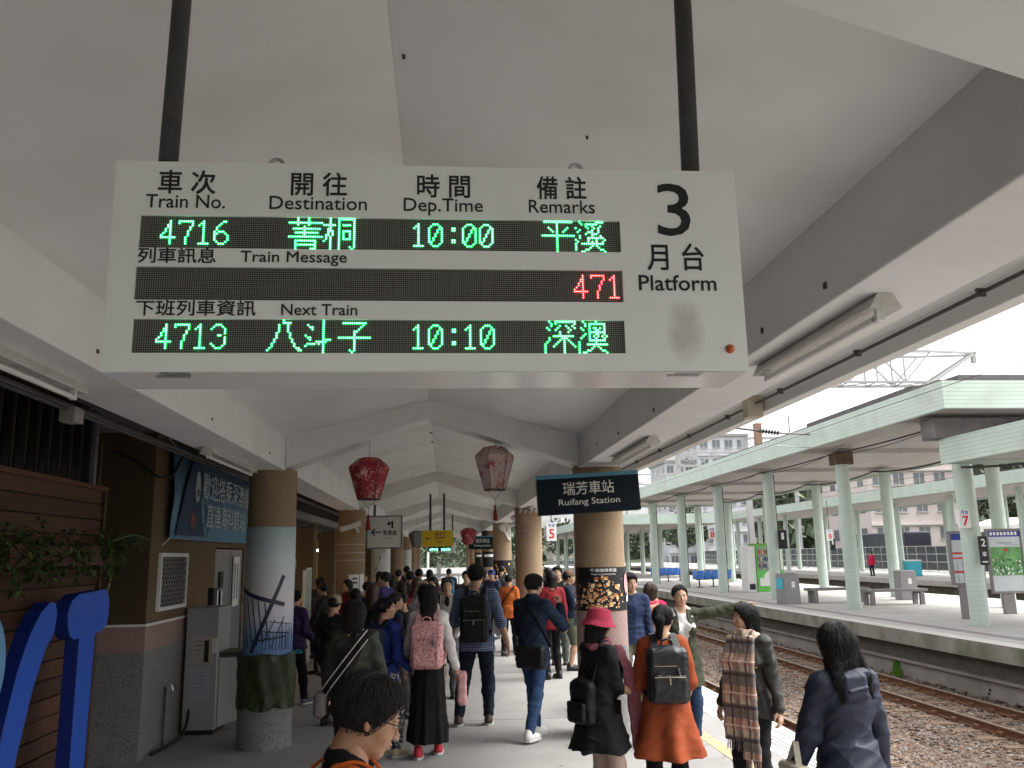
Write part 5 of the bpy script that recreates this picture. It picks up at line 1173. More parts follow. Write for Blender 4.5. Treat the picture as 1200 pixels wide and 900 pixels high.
def tree(label, x, y, h, R, seed, z=None):
    z = hill(x, y) if z is None else z; r = np.random.default_rng(seed); t = thing('broadleaf_tree', label, 'tree', (x, y, z), 0, 'trees beyond the station')
    m = MB().tube([(0,0,-.5), (.1*h*.1,0,h*.3), (r.uniform(-.3,.3),.2,h*.7)], [h*.035, h*.025, h*.01], 7)
    for k in range(5): a = r.uniform(0, 6.3); m.tube([(0,0,h*(.3+.06*k)), (math.cos(a)*R*.5, math.sin(a)*R*.5, h*(.55+.07*k))], [h*.014, h*.005], 5)
    m.build('trunk', mat('tree bark', (.09,.07,.05), .9), t); leafcloud('crown', cloud(r, 1500, (0,0,h*.66), (R, R, h*.36)), r.uniform(.16,.38,1500)*R/4, t, seed)
tl = [(-5,92,8,4), (-1,96,7,4), (3,90,8,4.5), (7,100,9,4), (-9,100,9,4), (52,98,17,6), (60,104,19,7), (67,100,16,6), (80,108,20,8), (44,112,15,6), (33,118,10,5), (26,122,9,5), (95,120,20,8), (18,130,9,5), (12,120,8,4)]
pos = ['left of the platform-end opening', 'in the middle of the platform-end opening', 'right in the platform-end opening', 'behind the near columns', 'at the far left end', 'left of the pink building top', 'above the third canopy at the right', 'right of that, over the platform 7 sign', 'at the far right over the map board', 'behind the gantry lattice', 'behind the far columns', 'left behind the distant columns', 'furthest right on the slope', 'low among the distant columns', 'furthest left among the distant columns']
for k, (x, y, h, R) in enumerate(tl): tree('leafy green tree '+pos[k], x, y, h, R, 30+k, z=-1.5 if y < 110 else None)
r = np.random.default_rng(77); n = 26000; X = r.uniform(-60, 230, n); Y = r.uniform(150, 330, n); Z = np.array([hill(a, b) for a, b in zip(X, Y)]); k = Z > .5
leafcloud('hill_forest', np.stack([X, Y, Z+r.uniform(.5, 5, n)], 1)[k], r.uniform(.8, 2.6, int(k.sum())), None, 5, 'stuff')
# low hedge greenery at platform end
r = np.random.default_rng(6); leafcloud('end_greenery', np.stack([r.uniform(-8, 9, 5000), r.uniform(76, 84, 5000), r.uniform(0, 1, 5000)**1.3*4.5], 1), r.uniform(.08,.22,5000), None, 9, 'stuff')
# ================================================================== PEOPLE ENGINE (signed distance fields -> surface nets)
class Sdf:
    def __init__(s, lo, hi, h):
        s.lo = np.array(lo, np.float32); s.h = h; n = np.ceil((np.array(hi)-s.lo)/h).astype(int)+1; s.n = n
        s.g = [s.lo[i]+h*np.arange(n[i], dtype=np.float32) for i in range(3)]; s.D = np.full(n, .06, np.float32)
    def sub(s, lo, hi):
        sl = []
        for i in range(3):
            a = int(max(0, np.floor((lo[i]-s.lo[i])/s.h))); b = int(min(s.n[i], np.ceil((hi[i]-s.lo[i])/s.h)+1))
            if b <= a: return None
            sl.append(slice(a, b))
        return tuple(sl)
    def xyz(s, sl): return s.g[0][sl[0]][:,None,None], s.g[1][sl[1]][None,:,None], s.g[2][sl[2]][None,None,:]
    def op(s, sl, d, k, mode):
        D = s.D[sl]
        if mode == 'u': h = np.clip(.5+.5*(D-d)/k, 0, 1); s.D[sl] = D*(1-h)+d*h-k*h*(1-h)
        elif mode == 's': h = np.clip(.5-.5*(D+d)/k, 0, 1); s.D[sl] = D*(1-h)-d*h+k*h*(1-h)
        elif mode == 'i': s.D[sl] = np.maximum(D, d)
    def cap(s, a, b, ra, rb=None, k=.02, mode='u'):
        rb = ra if rb is None else rb; a = np.array(a, float); b = np.array(b, float); m = max(ra, rb)+k+2*s.h+.01
        sl = s.sub(np.minimum(a, b)-m, np.maximum(a, b)+m)
        if sl is None: return s
        X, Y, Z = s.xyz(sl); d = b-a; L2 = max(1e-9, float(d@d)); t = np.clip(((X-a[0])*d[0]+(Y-a[1])*d[1]+(Z-a[2])*d[2])/L2, 0, 1)
        q = np.sqrt((X-a[0]-t*d[0])**2+(Y-a[1]-t*d[1])**2+(Z-a[2]-t*d[2])**2)-(ra+(rb-ra)*t); s.op(sl, q, k, mode); return s
    def ell(s, c, r, R=None, k=.02, mode='u'):
        c = np.array(c, float); r = np.array(r, float); m = max(r)+k+2*s.h+.01; sl = s.sub(c-m, c+m)
        if sl is None: return s
        X, Y, Z = s.xyz(sl); X, Y, Z = X-c[0], Y-c[1], Z-c[2]
        if R is not None: X, Y, Z = (R[0][0]*X+R[1][0]*Y+R[2][0]*Z, R[0][1]*X+R[1][1]*Y+R[2][1]*Z, R[0][2]*X+R[1][2]*Y+R[2][2]*Z)
        k0 = np.sqrt((X/r[0])**2+(Y/r[1])**2+(Z/r[2])**2); k1 = np.sqrt((X/r[0]**2)**2+(Y/r[1]**2)**2+(Z/r[2]**2)**2)+1e-6
        s.op(sl, k0*(k0-1)/k1, k, mode); return s
    def rbox(s, c, b, r, R=None, k=.01, mode='u'):
        c = np.array(c, float); m = math.sqrt(sum(x*x for x in b))+r+k+.01; sl = s.sub(c-m, c+m)
        if sl is None: return s
        X, Y, Z = s.xyz(sl); X, Y, Z = X-c[0], Y-c[1], Z-c[2]
        if R is not None: X, Y, Z = (R[0][0]*X+R[1][0]*Y+R[2][0]*Z, R[0][1]*X+R[1][1]*Y+R[2][1]*Z, R[0][2]*X+R[1][2]*Y+R[2][2]*Z)
        qx, qy, qz = np.abs(X)-b[0]+r, np.abs(Y)-b[1]+r, np.abs(Z)-b[2]+r
        d = np.sqrt(np.maximum(qx,0)**2+np.maximum(qy,0)**2+np.maximum(qz,0)**2)+np.minimum(np.maximum(np.maximum(qx, qy), qz), 0)-r
        s.op(sl, d, k, mode); return s
    def cone(s, c0, c1, r0, r1, k=.02, pleat=0, amp=0., ph=0., mode='u'):
        """vertical elliptical frustum from c0 (top) to c1 (bottom); r = (rx, ry)"""
        z0, z1 = c0[2], c1[2]; M = max(*r0, *r1)+k+.05; sl = s.sub((min(c0[0],c1[0])-M, min(c0[1],c1[1])-M, z1-.03), (max(c0[0],c1[0])+M, max(c0[1],c1[1])+M, z0+.03))
        if sl is None: return s
        X, Y, Z = s.xyz(sl); t = np.clip((Z-z0)/(z1-z0), 0, 1); rx = r0[0]+(r1[0]-r0[0])*t; ry = r0[1]+(r1[1]-r0[1])*t
        X = X-(c0[0]+(c1[0]-c0[0])*t); Y = Y-(c0[1]+(c1[1]-c0[1])*t)
        if pleat: th = np.arctan2(X, Y); f = 1+amp*t*(np.sin(pleat*th+ph)+.5*np.sin((pleat*2-3)*th+2.1*ph)); rx = rx*f; ry = ry*f
        d = (np.sqrt((X/rx)**2+(Y/ry)**2)-1)*np.minimum(rx, ry); d = np.maximum(d, np.maximum(Z-z0, z1-Z)); s.op(sl, d, k, mode); return s
    def plane(s, n, c, k=None):
        """keep n.p < c"""
        X, Y, Z = s.g[0][:,None,None], s.g[1][None,:,None], s.g[2][None,None,:]; s.D = np.maximum(s.D, X*n[0]+Y*n[1]+Z*n[2]-c); return s
    def folds(s, a=.004, f=1., ph=0., strands=False):
        X, Y, Z = s.g[0][:,None,None], s.g[1][None,:,None], s.g[2][None,None,:]
        w_ = np.sin(9*f*Z+ph)*1.3+np.sin(14*f*X+7*f*Z+ph*2)
        R_ = lambda q: 1-2*np.abs(np.sin(q))**.8
        s.D = s.D-a*(.9*R_(13*f*Z+7*f*X+w_*.6+ph)+.8*R_(20*f*X-9*f*Z+6*f*Y+w_*.9)+.7*R_(18*f*Y+12*f*Z-w_*.7+ph)+.5*R_(34*f*Z+22*f*Y-17*f*X+1.2*w_)+.3*np.sin(90*f*Z+50*f*Y-40*f*X)); return s
    def strands(s, c, a=.002, fr=34, wv=14):
        X, Y, Z = s.g[0][:,None,None]-c[0], s.g[1][None,:,None]-c[1], s.g[2][None,None,:]-c[2]
        th = np.arctan2(X, -Y+.0001); s.D = s.D+a*(np.sin(fr*th+wv*Z*2+np.sin(wv*Z*3+th*3)*1.2)+.7*np.sin(fr*1.9*th-wv*Z+1.3)+.6*np.sin(fr*.45*th+2.2+wv*Z)); return s
    def verts(s):
        D = s.D; D[0]=D[-1]=.05; D[:,0]=D[:,-1]=.05; D[:,:,0]=D[:,:,-1]=.05
        S = D < 0; c = [S[i:S.shape[0]-1+i, j:S.shape[1]-1+j, k:S.shape[2]-1+k] for i in (0,1) for j in (0,1) for k in (0,1)]
        sm = sum(x.astype(np.int8) for x in c); act = np.argwhere((sm > 0) & (sm < 8)); 
        if len(act) == 0: return np.zeros((0,3)), np.zeros((0,4), int)
        acc = np.zeros((len(act), 3)); cnt = np.zeros(len(act)); off = [(i,j,k) for i in (0,1) for j in (0,1) for k in (0,1)]
        for a in range(8):
            for b in range(a+1, 8):
                d = np.subtract(off[b], off[a])
                if np.abs(d).sum() != 1: continue
                va = D[tuple((act+off[a]).T)]; vb = D[tuple((act+off[b]).T)]; m = (va < 0) != (vb < 0); t = va[m]/(va[m]-vb[m])
                acc[m] += np.array(off[a])+t[:,None]*d; cnt[m] += 1
        V = s.lo+(act+acc/cnt[:,None])*s.h; idx = np.full(np.array(S.shape)-1, -1, np.int64); idx[tuple(act.T)] = np.arange(len(act)); F = []
        for ax in range(3):
            o1, o2 = [(1,2),(2,0),(0,1)][ax]; sa = [slice(None)]*3; sb = [slice(None)]*3; sa[ax] = slice(0,-1); sb[ax] = slice(1,None)
            A, B = S[tuple(sa)], S[tuple(sb)]; e = np.argwhere(A != B); e = e[(e[:,o1] > 0) & (e[:,o2] > 0) & (e[:,o1] < S.shape[o1]-1) & (e[:,o2] < S.shape[o2]-1)]
            if not len(e): continue
            u = np.zeros(3, int); u[o1] = 1; v = np.zeros(3, int); v[o2] = 1
            q = np.stack([idx[tuple((e-u-v).T)], idx[tuple((e-v).T)], idx[tuple(e.T)], idx[tuple((e-u).T)]], 1); fl = ~A[tuple(e.T)]; q[fl] = q[fl][:, ::-1]; F.append(q)
        F = np.concatenate(F); return V, F[(F >= 0).all(1)]
    def mesh(s, name, m): return vf_mesh(name, [s.verts()], m)
def vf_mesh(name, parts, m):
    V = []; F = []; o = 0
    for v, f in parts: V.append(v); F.append(f+o); o += len(v)
    V = np.concatenate(V); F = np.concatenate(F); me = bpy.data.meshes.new(name); me.vertices.add(len(V)); me.vertices.foreach_set('co', V.astype(np.float32).ravel())
    me.loops.add(F.size); me.loops.foreach_set('vertex_index', F.astype(np.int32).ravel()); me.polygons.add(len(F)); me.polygons.foreach_set('loop_start', np.arange(0, F.size, 4, dtype=np.int32))
    me.polygons.foreach_set('use_smooth', [True]*len(F)); me.update(calc_edges=True); me.materials.append(m); return me
def ik(a, b, l1, l2, hint):
    a, b, hint = np.array(a, float), np.array(b, float), np.array(hint, float); d = b-a; L = np.linalg.norm(d)
    if L > (l1+l2)*.998: d = d/L; b = a+d*(l1+l2)*.998; L = (l1+l2)*.998
    else: d = d/L
    x = (l1*l1-l2*l2+L*L)/(2*L); h = math.sqrt(max(0, l1*l1-x*x)); n = hint-d*(hint@d); n = n/(np.linalg.norm(n)+1e-9); return a+d*x+n*h, b
def rotm(ax, ang):
    return np.array(Matrix.Rotation(ang, 3, ax))
def clothm(name, col, rough=.85, bump=.25, var=.25, sheen=.0, bs=160):
    m = mat(name, col, rough, var=var, vs_=9, bump=bump, bs=bs, sheen=sheen, spec=.25)
    return m
M_skin = mat('skin', (.50,.30,.20), .55, var=.1, vs_=12, bump=.1, bs=200, spec=.35); M_skin.node_tree.nodes['Principled BSDF'].inputs['Subsurface Weight'].default_value = .12; M_skin.node_tree.nodes['Principled BSDF'].inputs['Subsurface Radius'].default_value = (.01,.004,.002)
M_hair = mat('black hair', (.008,.0065,.006), .5, var=.4, vs_=30, bump=.5, bs=70, stretch=(5,5,.5), spec=.28)
M_hairb = mat('brown hair', (.045,.018,.010), .42, var=.4, vs_=30, bump=.35, bs=90, stretch=(6,6,.6), spec=.4)
M_lip = mat('lips', (.36,.13,.10), .5); M_eye = mat('dark eye', (.01,.008,.007), .2); M_ew = mat('eye white', (.6,.58,.55), .3)
C = lambda n, c, **k: clothm(n, c, **k)
CB = C('black cloth', (.006,.006,.007)); CN = C('navy cloth', (.010,.016,.035)); CJ = C('denim', (.022,.045,.095), bump=.4); CW = C('white cloth', (.60,.58,.56)); CSH = mat('white shoe', (.62,.61,.59), .5); CBS = mat('black shoe', (.015,.015,.015), .5)
PEOPLE = []
def head_parts(hs, c, R, style, hair, h, face=True, glasses=False):
    """returns (skin (v,f), dict of other parts); hs scale (1 -> 0.225 m head); built in head space then rotated"""
    T = lambda v: (np.asarray(v)*hs)@np.asarray(R).T+np.asarray(c)
    s = Sdf((-.12,-.14,-.16), (.12,.135,.14), h/hs)
    s.ell((0,-.012,.035), (.073,.092,.080), k=.01).ell((0,.020,-.018), (.059,.068,.084), k=.025).ell((0,.030,-.068), (.044,.046,.034), k=.03).ell((0,.062,-.092), (.017,.015,.014), k=.02)
    if h < .008:
        for e in (-1, 1):
            s.ell((e*.034,.052,-.028), (.026,.028,.028), k=.02); s.ell((e*.031,.098,.004), (.018,.016,.011), k=.012, mode='s')
            s.ell((e*.031,.074,.003), (.014,.012,.010), k=.004); s.cap((e*.012,.083,.022), (e*.044,.072,.022), .008, .006, k=.012)
            s.ell((e*.010,.094,-.031), (.008,.009,.007), k=.006)
        s.cap((0,.083,.010), (0,.103,-.027), .0075, .0095, k=.010); s.ell((0,.086,-.052), (.020,.010,.007), k=.008); s.ell((0,.084,-.064), (.017,.010,.007), k=.006)
    for e in (-1, 1):
        s.ell((e*.074,-.004,-.006), (.009,.017,.030), R=rotm('Z', e*.35), k=.006)
        if h < .006: s.ell((e*.083,.000,-.002), (.005,.008,.016), k=.004, mode='s')
    s.cap((0,-.022,-.05), (0,-.035,-.155), .050, .052, k=.03)
    v, f = s.verts(); out = {'skin': (T(v), f)}
    def sm(name, col, fn, lo=(-.16,-.19,-.20), hi=(.16,.16,.18), hh=None):
        q = Sdf(lo, hi, (hh or h)/hs); fn(q); v, f = q.verts()
        if len(v): out.setdefault('extra', []).append((name, (T(v), f), col))
    if style in ('short', 'ponytail', 'bun', 'crop'):
        g = .012 if style != 'short' else .017
        def fn(q):
            q.ell((0,-.015,.036), (.073+g,.092+g,.080+g), k=.01)
            if style == 'short':
                q.ell((0,.045,.085), (.060,.045,.032), k=.02)
            q.strands((0,-.015,.0), .0006, 41, 16); q.plane((0,.81,-.585), .006 if style in ('bun', 'ponytail') else .016 if style != 'short' else .023); q.plane((0,.468,-.884), .034 if style != 'crop' else .026)
            if style == 'ponytail': q.cap((0,-.10,.05), (0,-.135,.0), .026, .034, k=.02).cap((0,-.135,.0), (0,-.120,-.13), .036, .02, k=.02)
            if style == 'bun': q.ell((0,-.105,.06), (.035,.03,.035), k=.01)
        sm('hair', hair, fn, lo=(-.13,-.20,-.17), hi=(.13,.14,.17))
    elif style == 'parted':
        def fn(q):
            q.ell((0,-.016,.036), (.087,.106,.093), k=.01); q.plane((0,.78,-.30), .034)
            for e in (-1, 1):
                q.cap((e*.062,.000,.02), (e*.088,-.030,-.20), .030, .026, k=.04); q.cap((e*.045,-.060,.0), (e*.092,-.085,-.20), .044, .030, k=.04); q.cap((e*.092,-.085,-.18), (e*.10,-.095,-.30), .028, .012, k=.03)
            q.cap((0,-.066,.0), (0,-.080,-.12), .056, .040, k=.04); q.strands((0,-.03,.0), .0007, 39, 7)
        sm('hair', hair, fn, lo=(-.16,-.18,-.36), hi=(.16,.14,.16))
    elif style in ('bob', 'long', 'verylong'):
        L_ = {'bob': .135, 'long': .26, 'verylong': .40}[style]
        def fn(q):
            q.ell((0,-.016,.036), (.088,.107,.094), k=.01)
            q.plane((0,.78,-.30), .040)
            for e in (-1, 1):
                q.cap((e*.064,.000,.02), (e*.062,-.035,-L_*.8), .026, .022, k=.04); q.cap((e*.035,-.062,.0), (e*(.038 if style != 'verylong' else .058),-.085,-L_), .046, .030, k=.04)
            q.cap((0,-.072,.0), (0,-.095,-L_), .056, .034, k=.04); q.strands((0,-.03,.0), .0007, 39, 7)
            if style == 'bob': q.plane((0,.1,-1), L_)
        sm('hair', hair, fn, lo=(-.14,-.18,-L_-.06), hi=(.14,.14,.16))
    if face and h < .008:
        m = MB(); q = []
        for e in (-1, 1):
            qq = Sdf((e*.031-.02,.06,-.012), (e*.031+.02,.10,.018), .0012/hs); qq.ell((e*.031,.0762,.003), (.0125,.0122,.0055), k=.001); q.append(qq.verts())
        out['extra'].append(('eye', (T(np.concatenate([x[0] for x in q])), np.concatenate([q[0][1], q[1][1]+len(q[0][0])])), M_ew))
        q = []
        for e in (-1, 1):
            qq = Sdf((e*.031-.014,.07,-.012), (e*.031+.014,.10,.018), .0012/hs); qq.ell((e*.0305,.0815,.0035), (.0058,.0082,.0054), k=.001); q.append(qq.verts())
        out['extra'].append(('iris', (T(np.concatenate([x[0] for x in q])), np.concatenate([q[0][1], q[1][1]+len(q[0][0])])), M_eye))
        q = []
        for e in (-1, 1):
            qq = Sdf((e*.031-.03,.05,.01), (e*.031+.03,.11,.045), .0014/hs); qq.cap((e*.014,.0905,.0255), (e*.031,.086,.030), .0030, .0030, k=.002).cap((e*.031,.086,.030), (e*.047,.0725,.026), .0030, .0016, k=.002); q.append(qq.verts())
        out['extra'].append(('eyebrow', (T(np.concatenate([x[0] for x in q])), np.concatenate([q[0][1], q[1][1]+len(q[0][0])])), M_hair))
        qq = Sdf((-.03,.07,-.08), (.03,.11,-.04), .0016/hs); qq.ell((0,.0885,-.0535), (.0185,.0095,.0045), k=.001).ell((0,.0865,-.0635), (.0165,.0095,.0050), k=.001); v, f = qq.verts(); out['extra'].append(('lips', (T(v), f), M_lip))
    if glasses:
        m = MB()
        for e in (-1, 1):
            m.tube([(e*.031+.021*math.cos(a), .103-.004*abs(math.cos(a)), .004+.015*math.sin(a)) for a in [2*PI*k/14 for k in range(15)]], .0023, 6)
            m.tube([(e*.052,.100,.008), (e*.074,.07,.009), (e*.079,-.01,.006), (e*.080,-.022,-.008)], .0024, 6)
        m.tube([(-.011,.105,.008), (.011,.105,.008)], .0020, 6)
        V = T(np.array(m.v)); out['glasses'] = (V, m.f)
    return out
def hand_parts(w_, d, side, palm, grip, h, sc_=1.):
    """w_ wrist point, d pointing direction, palm = palm normal direction; five separate fingers"""
    d = np.array(d, float); d /= np.linalg.norm(d); n = np.array(palm, float); n -= d*(n@d); n /= np.linalg.norm(n)+1e-9; u = np.cross(d, n)*side   # u points to the thumb side
    P = lambda a, b, c: np.array(w_)+(d*a+u*b+n*c)*sc_
    s = Sdf(np.array(w_)-.22*sc_, np.array(w_)+.22*sc_, h)
    s.cap(P(-.02,0,0), P(.02,0,0), .024*sc_, .024*sc_, k=.01); s.cap(P(.02,.018,0), P(.08,.026,0), .015*sc_, .012*sc_, k=.012).cap(P(.02,-.008,0), P(.078,-.022,0), .015*sc_, .011*sc_, k=.012).cap(P(.02,.004,0), P(.085,.004,0), .015*sc_, .012*sc_, k=.012)
    for i, (b, L_) in enumerate(((.028,.068), (.010,.076), (-.008,.070), (-.025,.055))):
        g = grip[i] if isinstance(grip, (list, tuple)) else grip; p = P(.086-.004*abs(i-1), b, 0); a = 0
        for j, fr in enumerate((.45,.32,.23)):
            a += g*(1.0 if j else .8)+.06*i*.5; q = p+(d*math.cos(a)+n*math.sin(a)+u*(b*1.2))*L_*fr*sc_; s.cap(p, q, (.0088-.0009*j)*sc_, (.0082-.001*j)*sc_, k=.004); p = q
    t0 = P(.018,.024,.004); t1 = P(.05,.047,.012+.01*(grip if not isinstance(grip, (list, tuple)) else .6)); t2 = P(.082,.050,.02+.02*(grip if not isinstance(grip, (list, tuple)) else .6)); s.cap(t0, t1, .012*sc_, .010*sc_, k=.008).cap(t1, t2, .0095*sc_, .0075*sc_, k=.004)
    return s.verts()
from mathutils.kdtree import KDTree
def hair_strands(o, crown, n, L_, m_, hc, Rh, hs):
    """fine locks lying on the hair mass, swirling away from the crown, with a few strays"""
    me = o.data; N = len(me.vertices); co = np.empty(N*3); me.vertices.foreach_get('co', co); co = co.reshape(-1,3); no = np.empty(N*3); me.vertices.foreach_get('normal', no); no = no.reshape(-1,3)
    kd = KDTree(N); [kd.insert(co[i], i) for i in range(N)]; kd.balance(); r = np.random.default_rng(N); m = MB(); loc = (co-hc)@Rh; ok = np.where(~((loc[:,1] > .05*hs) & (loc[:,2] < .03*hs)))[0]
    crown = crown+Rh@np.array((.012,0,0))
    for i in r.choice(ok, n):
        p = co[i].copy(); q = no[i]; wd = r.uniform(.0009,.0022); st = r.random() < .07; l = L_*r.uniform(.5,1.2)/6; pts = []; sw = r.normal(0,.35)
        for k in range(7):
            d = p-crown; ld = np.linalg.norm(d)+1e-6; f = min(1, ld/.10); d = d/ld*(1.3-f)+np.array((0,0,-1.))*f*1.1; sd = np.cross(q, d); d = d+sd*sw; d = d-q*(d@q); d /= np.linalg.norm(d)+1e-9
            pts.append((p+q*(.0006+.0022*math.sin(k/6*PI)*(1 if not st else 3.)+(k*.0012 if st else 0)), q.copy(), d.copy())); p = p+d*l
            _, j, dist = kd.find(p)
            if dist > .02: break
            q = no[j]; p = p*.1+co[j]*.9
        if len(pts) < 3: continue
        o0 = len(m.v)
        for k, (a, b, d) in enumerate(pts):
            s_ = np.cross(b, d)*wd*(1-.75*k/(len(pts)-1)); m.v += [tuple(a-s_), tuple(a+b*wd*.5), tuple(a+s_)]
        for k in range(len(pts)-1): a = o0+3*k; m.f += [(a, a+1, a+4, a+3), (a+1, a+2, a+5, a+4)]
    me2 = bpy.data.meshes.new('locks'); me2.from_pydata(m.v, [], m.f); me2.materials.append(m_); link('locks', me2, o, kind='stuff')
def person(label, x, y, yaw, H, top, bottom, hair=('short', M_hair), shoes=CBS, feet=None, hands=None, lean=0., head=(0,0,0), res=1, female=False, skin=None, cat='person', group=None, build=1., glasses=False, grips=(.5,.5), palms=None, hdir=None, root_z=0., elb=None, twist=0.):
    """top: dict(m, hem, thick, sleeve, flare, open, collar, under); bottom: dict(kind, m, hem, ...); lengths as fractions of H"""
    skin = skin or M_skin; t = thing('person', label, cat, (x, y, root_z), math.radians(yaw), group)
    hb, hh, hd = {1: (.0085*H/1.65, .0048, .0042), 0: (.0045, .0030, .0035), 2: (.0125, .0078, .0062), 3: (.017, .0115, .0105)}[res]
    sw = (.087 if female else .100)*build; hw = .052; lz = -abs(lean)*.02
    feet = feet or ((-.06, .0, 0), (.06, .0, 0)); hands = hands or ((-.17, .03, .45), (.17, .03, .45))
    Rl = rotm('X', -lean); hip = np.array((0, 0, .515)); U = lambda p: (Rl@(np.array(p, float)-hip)+hip)*H; P = lambda p: np.array(p, float)*H
    cx = (feet[0][0]+feet[1][0])/2; 
    # joints
    A = []
    for i, e in enumerate((-1, 1)):
        sh = U((e*sw, -.005, .812)); hn = np.array(hands[i], float)*H; hint = np.array((e*.16, -1, -.25)) if elb is None else np.array(elb[i], float)
        el, wr = ik(sh, hn, .178*H, .150*H, hint); A.append((sh, el, wr))
    Lg = []
    for i, e in enumerate((-1, 1)):
        f = feet[i]; an = np.array((f[0], f[1], .045+(f[3] if len(f) > 3 else 0)))*H; hp = np.array((e*hw, 0, .505))*H
        kn, an = ik(hp, an, .235*H, .235*H, (e*.12, 1, 0)); Lg.append((hp, kn, an, f[2]))
    bx = (-.32*H, -.30*H, -.02); bX = (.32*H, .32*H, 1.0*H)
    for a in A:
        for p in a: bx = np.minimum(bx, p-.09); bX = np.maximum(bX, p+.09)
    for a in Lg:
        for p in a[:3]: bx = np.minimum(bx, p-.1); bX = np.maximum(bX, p+.1)
    bx[2] = -.02
    def torso(s, g, k=.05):
        s.ell(P((0,-.008,.530)), P(np.array((.094*build,.068,.062)))+g, k=k); s.ell(U((0,0,.625)), P(np.array((.080*build,.058,.085)))+g, R=Rl, k=k); s.ell(U((0,-.002,.735)), P(np.array((.094*build,.066,.088)))+g, R=Rl, k=k)
        s.cap(U((-sw*.82,-.006,.806)), U((sw*.82,-.006,.806)), .036*H+g*.8, k=k)
        for e in (-1, 1): s.cap(U((e*sw*.8,-.006,.812)), U((e*.02,-.004,.850)), .022*H+g*.5, .026*H+g*.3, k=.03)
        if female:
            for e in (-1, 1): s.ell(U((e*.045,.050,.725)), P((.040,.034,.040))+g*.6, k=.03)
    def arms(s, g, upto='wrist', k=.025, r=1.):
        for sh, el, wr in A:
            s.cap(sh, el, .031*H*r+g, .026*H*r+g, k=k)
            if upto == 'wrist': s.cap(el, el+(wr-el)*.95, .026*H*r+g, .019*H*r+g*1.1, k=k)
            elif upto == 'elbow': s.cap(el, el+(wr-el)*.12, .026*H*r+g, .026*H*r+g, k=k)
    def legs(s, g, r=1., k=.03):
        for hp, kn, an, fp in Lg: s.cap(hp, kn, .050*H*r+g, .034*H*r+g, k=k); s.cap(kn, kn+(an-kn)*.3, .034*H*r+g, .034*H*r+g*1.2, k=k); s.cap(kn+(an-kn)*.3, an, .034*H*r+g, .022*H*r+g*1.4, k=k)
    # --- continuous body (torso, neck, limbs) with a finer head and hands fused into the same mesh
    parts = []
    s = Sdf(bx, bX, max(hb, .013)); torso(s, 0); arms(s, 0); legs(s, 0); s.cap(U((0,-.010,.83)), U((0,.002,.885)), .031*H, .029*H, k=.03)
    for hp, kn, an, fp in Lg: d = np.array((0, math.cos(fp), -math.sin(fp))); s.cap(an+d*-.02*H-np.array((0,0,.02*H)), an+d*.09*H-np.array((0,0,.025*H)), .022*H, .018*H, k=.02)
    parts.append(s.verts())
    hc = U((0,.010,.932)); hy, hp_, hr = head; Rh = rotm('Z', hy)@rotm('X', -hp_)@rotm('Y', hr)@Rl; piv = U((0,-.005,.885)); hc = piv+Rh@Rl.T@(hc-piv); hs = H*.134/.225
    if H < 1.2: hs *= 1.2
    if res == 0 and 'boy' in label: hs *= .95
    hp2 = head_parts(hs, hc, Rh, hair[0], hair[1], hh, glasses=glasses); parts.append(hp2['skin'])
    if res < 3:
        for i, e in enumerate((-1, 1)):
            sh, el, wr = A[i]; dd = (wr-el) if hdir is None or hdir[i] is None else np.array(hdir[i], float); pm = (-e,0,0) if palms is None or palms[i] is None else palms[i]
            parts.append(hand_parts(wr, dd, e, pm, grips[i], hd, H/1.68))
    else:
        for sh, el, wr in A:
            d = (wr-el)/np.linalg.norm(wr-el); s = Sdf(wr-.2, wr+.2, .011); s.cap(wr, wr+d*.07, .026, .026, k=.01)
            for b in (-.024,-.008,.008,.024): s.cap(wr+d*.07+np.array((0,b,0)), wr+d*(.14-abs(b))+np.array((0,b*1.2,0)), .009, .008, k=.004)
            s.cap(wr+d*.02+np.array((0,.02,.01)), wr+d*.08+np.array((0,.05,.01)), .010, .008, k=.008); parts.append(s.verts())
    link('body', vf_mesh('body', parts, skin), t)
    for nm, vf, m_ in hp2.get('extra', []):
        o = link(nm, vf_mesh(nm, [vf], m_), t)
        if nm == 'hair' and res < 2: hair_strands(o, hc+Rh@np.array((0,-.03,.125))*hs, 3600 if res == 0 else 1500, .085 if hair[0] in ('short', 'crop') else .13, m_, hc, Rh, hs)
    if 'glasses' in hp2: g_ = MB(); g_.v = [tuple(q) for q in hp2['glasses'][0]]; g_.f = hp2['glasses'][1]; g_.build('glasses', CBS, t)
    # --- top garment
    if top:
        th = top.get('thick', .016); hem = top.get('hem', .47); s = Sdf(bx, bX, hb)
        torso(s, th)
        fl = top.get('flare', .012); bt = U((0,-.004,.60)); rt = (.078*build*H+th+.006, .060*H+th+.006); rb = (rt[0]+.016*H+fl*H, rt[1]+.016*H+fl*H)
        s.cone(bt+np.array((0,0,.02)), np.array((0,-.006*H,hem*H)), rt, rb, k=.05, pleat=top.get('pleat', 5), amp=top.get('amp', .02), ph=x*3+y)
        s.D = np.maximum(s.D, hem*H-s.g[2][None,None,:])
        if top.get('sleeve', 'long') != 'none': arms(s, th*top.get('slv', .85), 'wrist' if top.get('sleeve', 'long') == 'long' else 'elbow', r=top.get('ar', 1.))
        if top.get('collar'): s.cap(U((0,-.012,.835)), U((0,-.006,.862)), .040*H, .040*H, k=.02)
        if top.get('hood'): s.rbox(U((0,-.064,.798)), P((.050,.026,.048)), .03, k=.012); s.cap(U((-.050,-.052,.838)), U((.050,-.052,.838)), .022*H, k=.008); s.cap(U((-.030,-.090,.790)), U((.036,-.088,.800)), .008*H, k=.006)
        s.folds(top.get('fold', .0036)*1.25, 1., x*5+y*2)
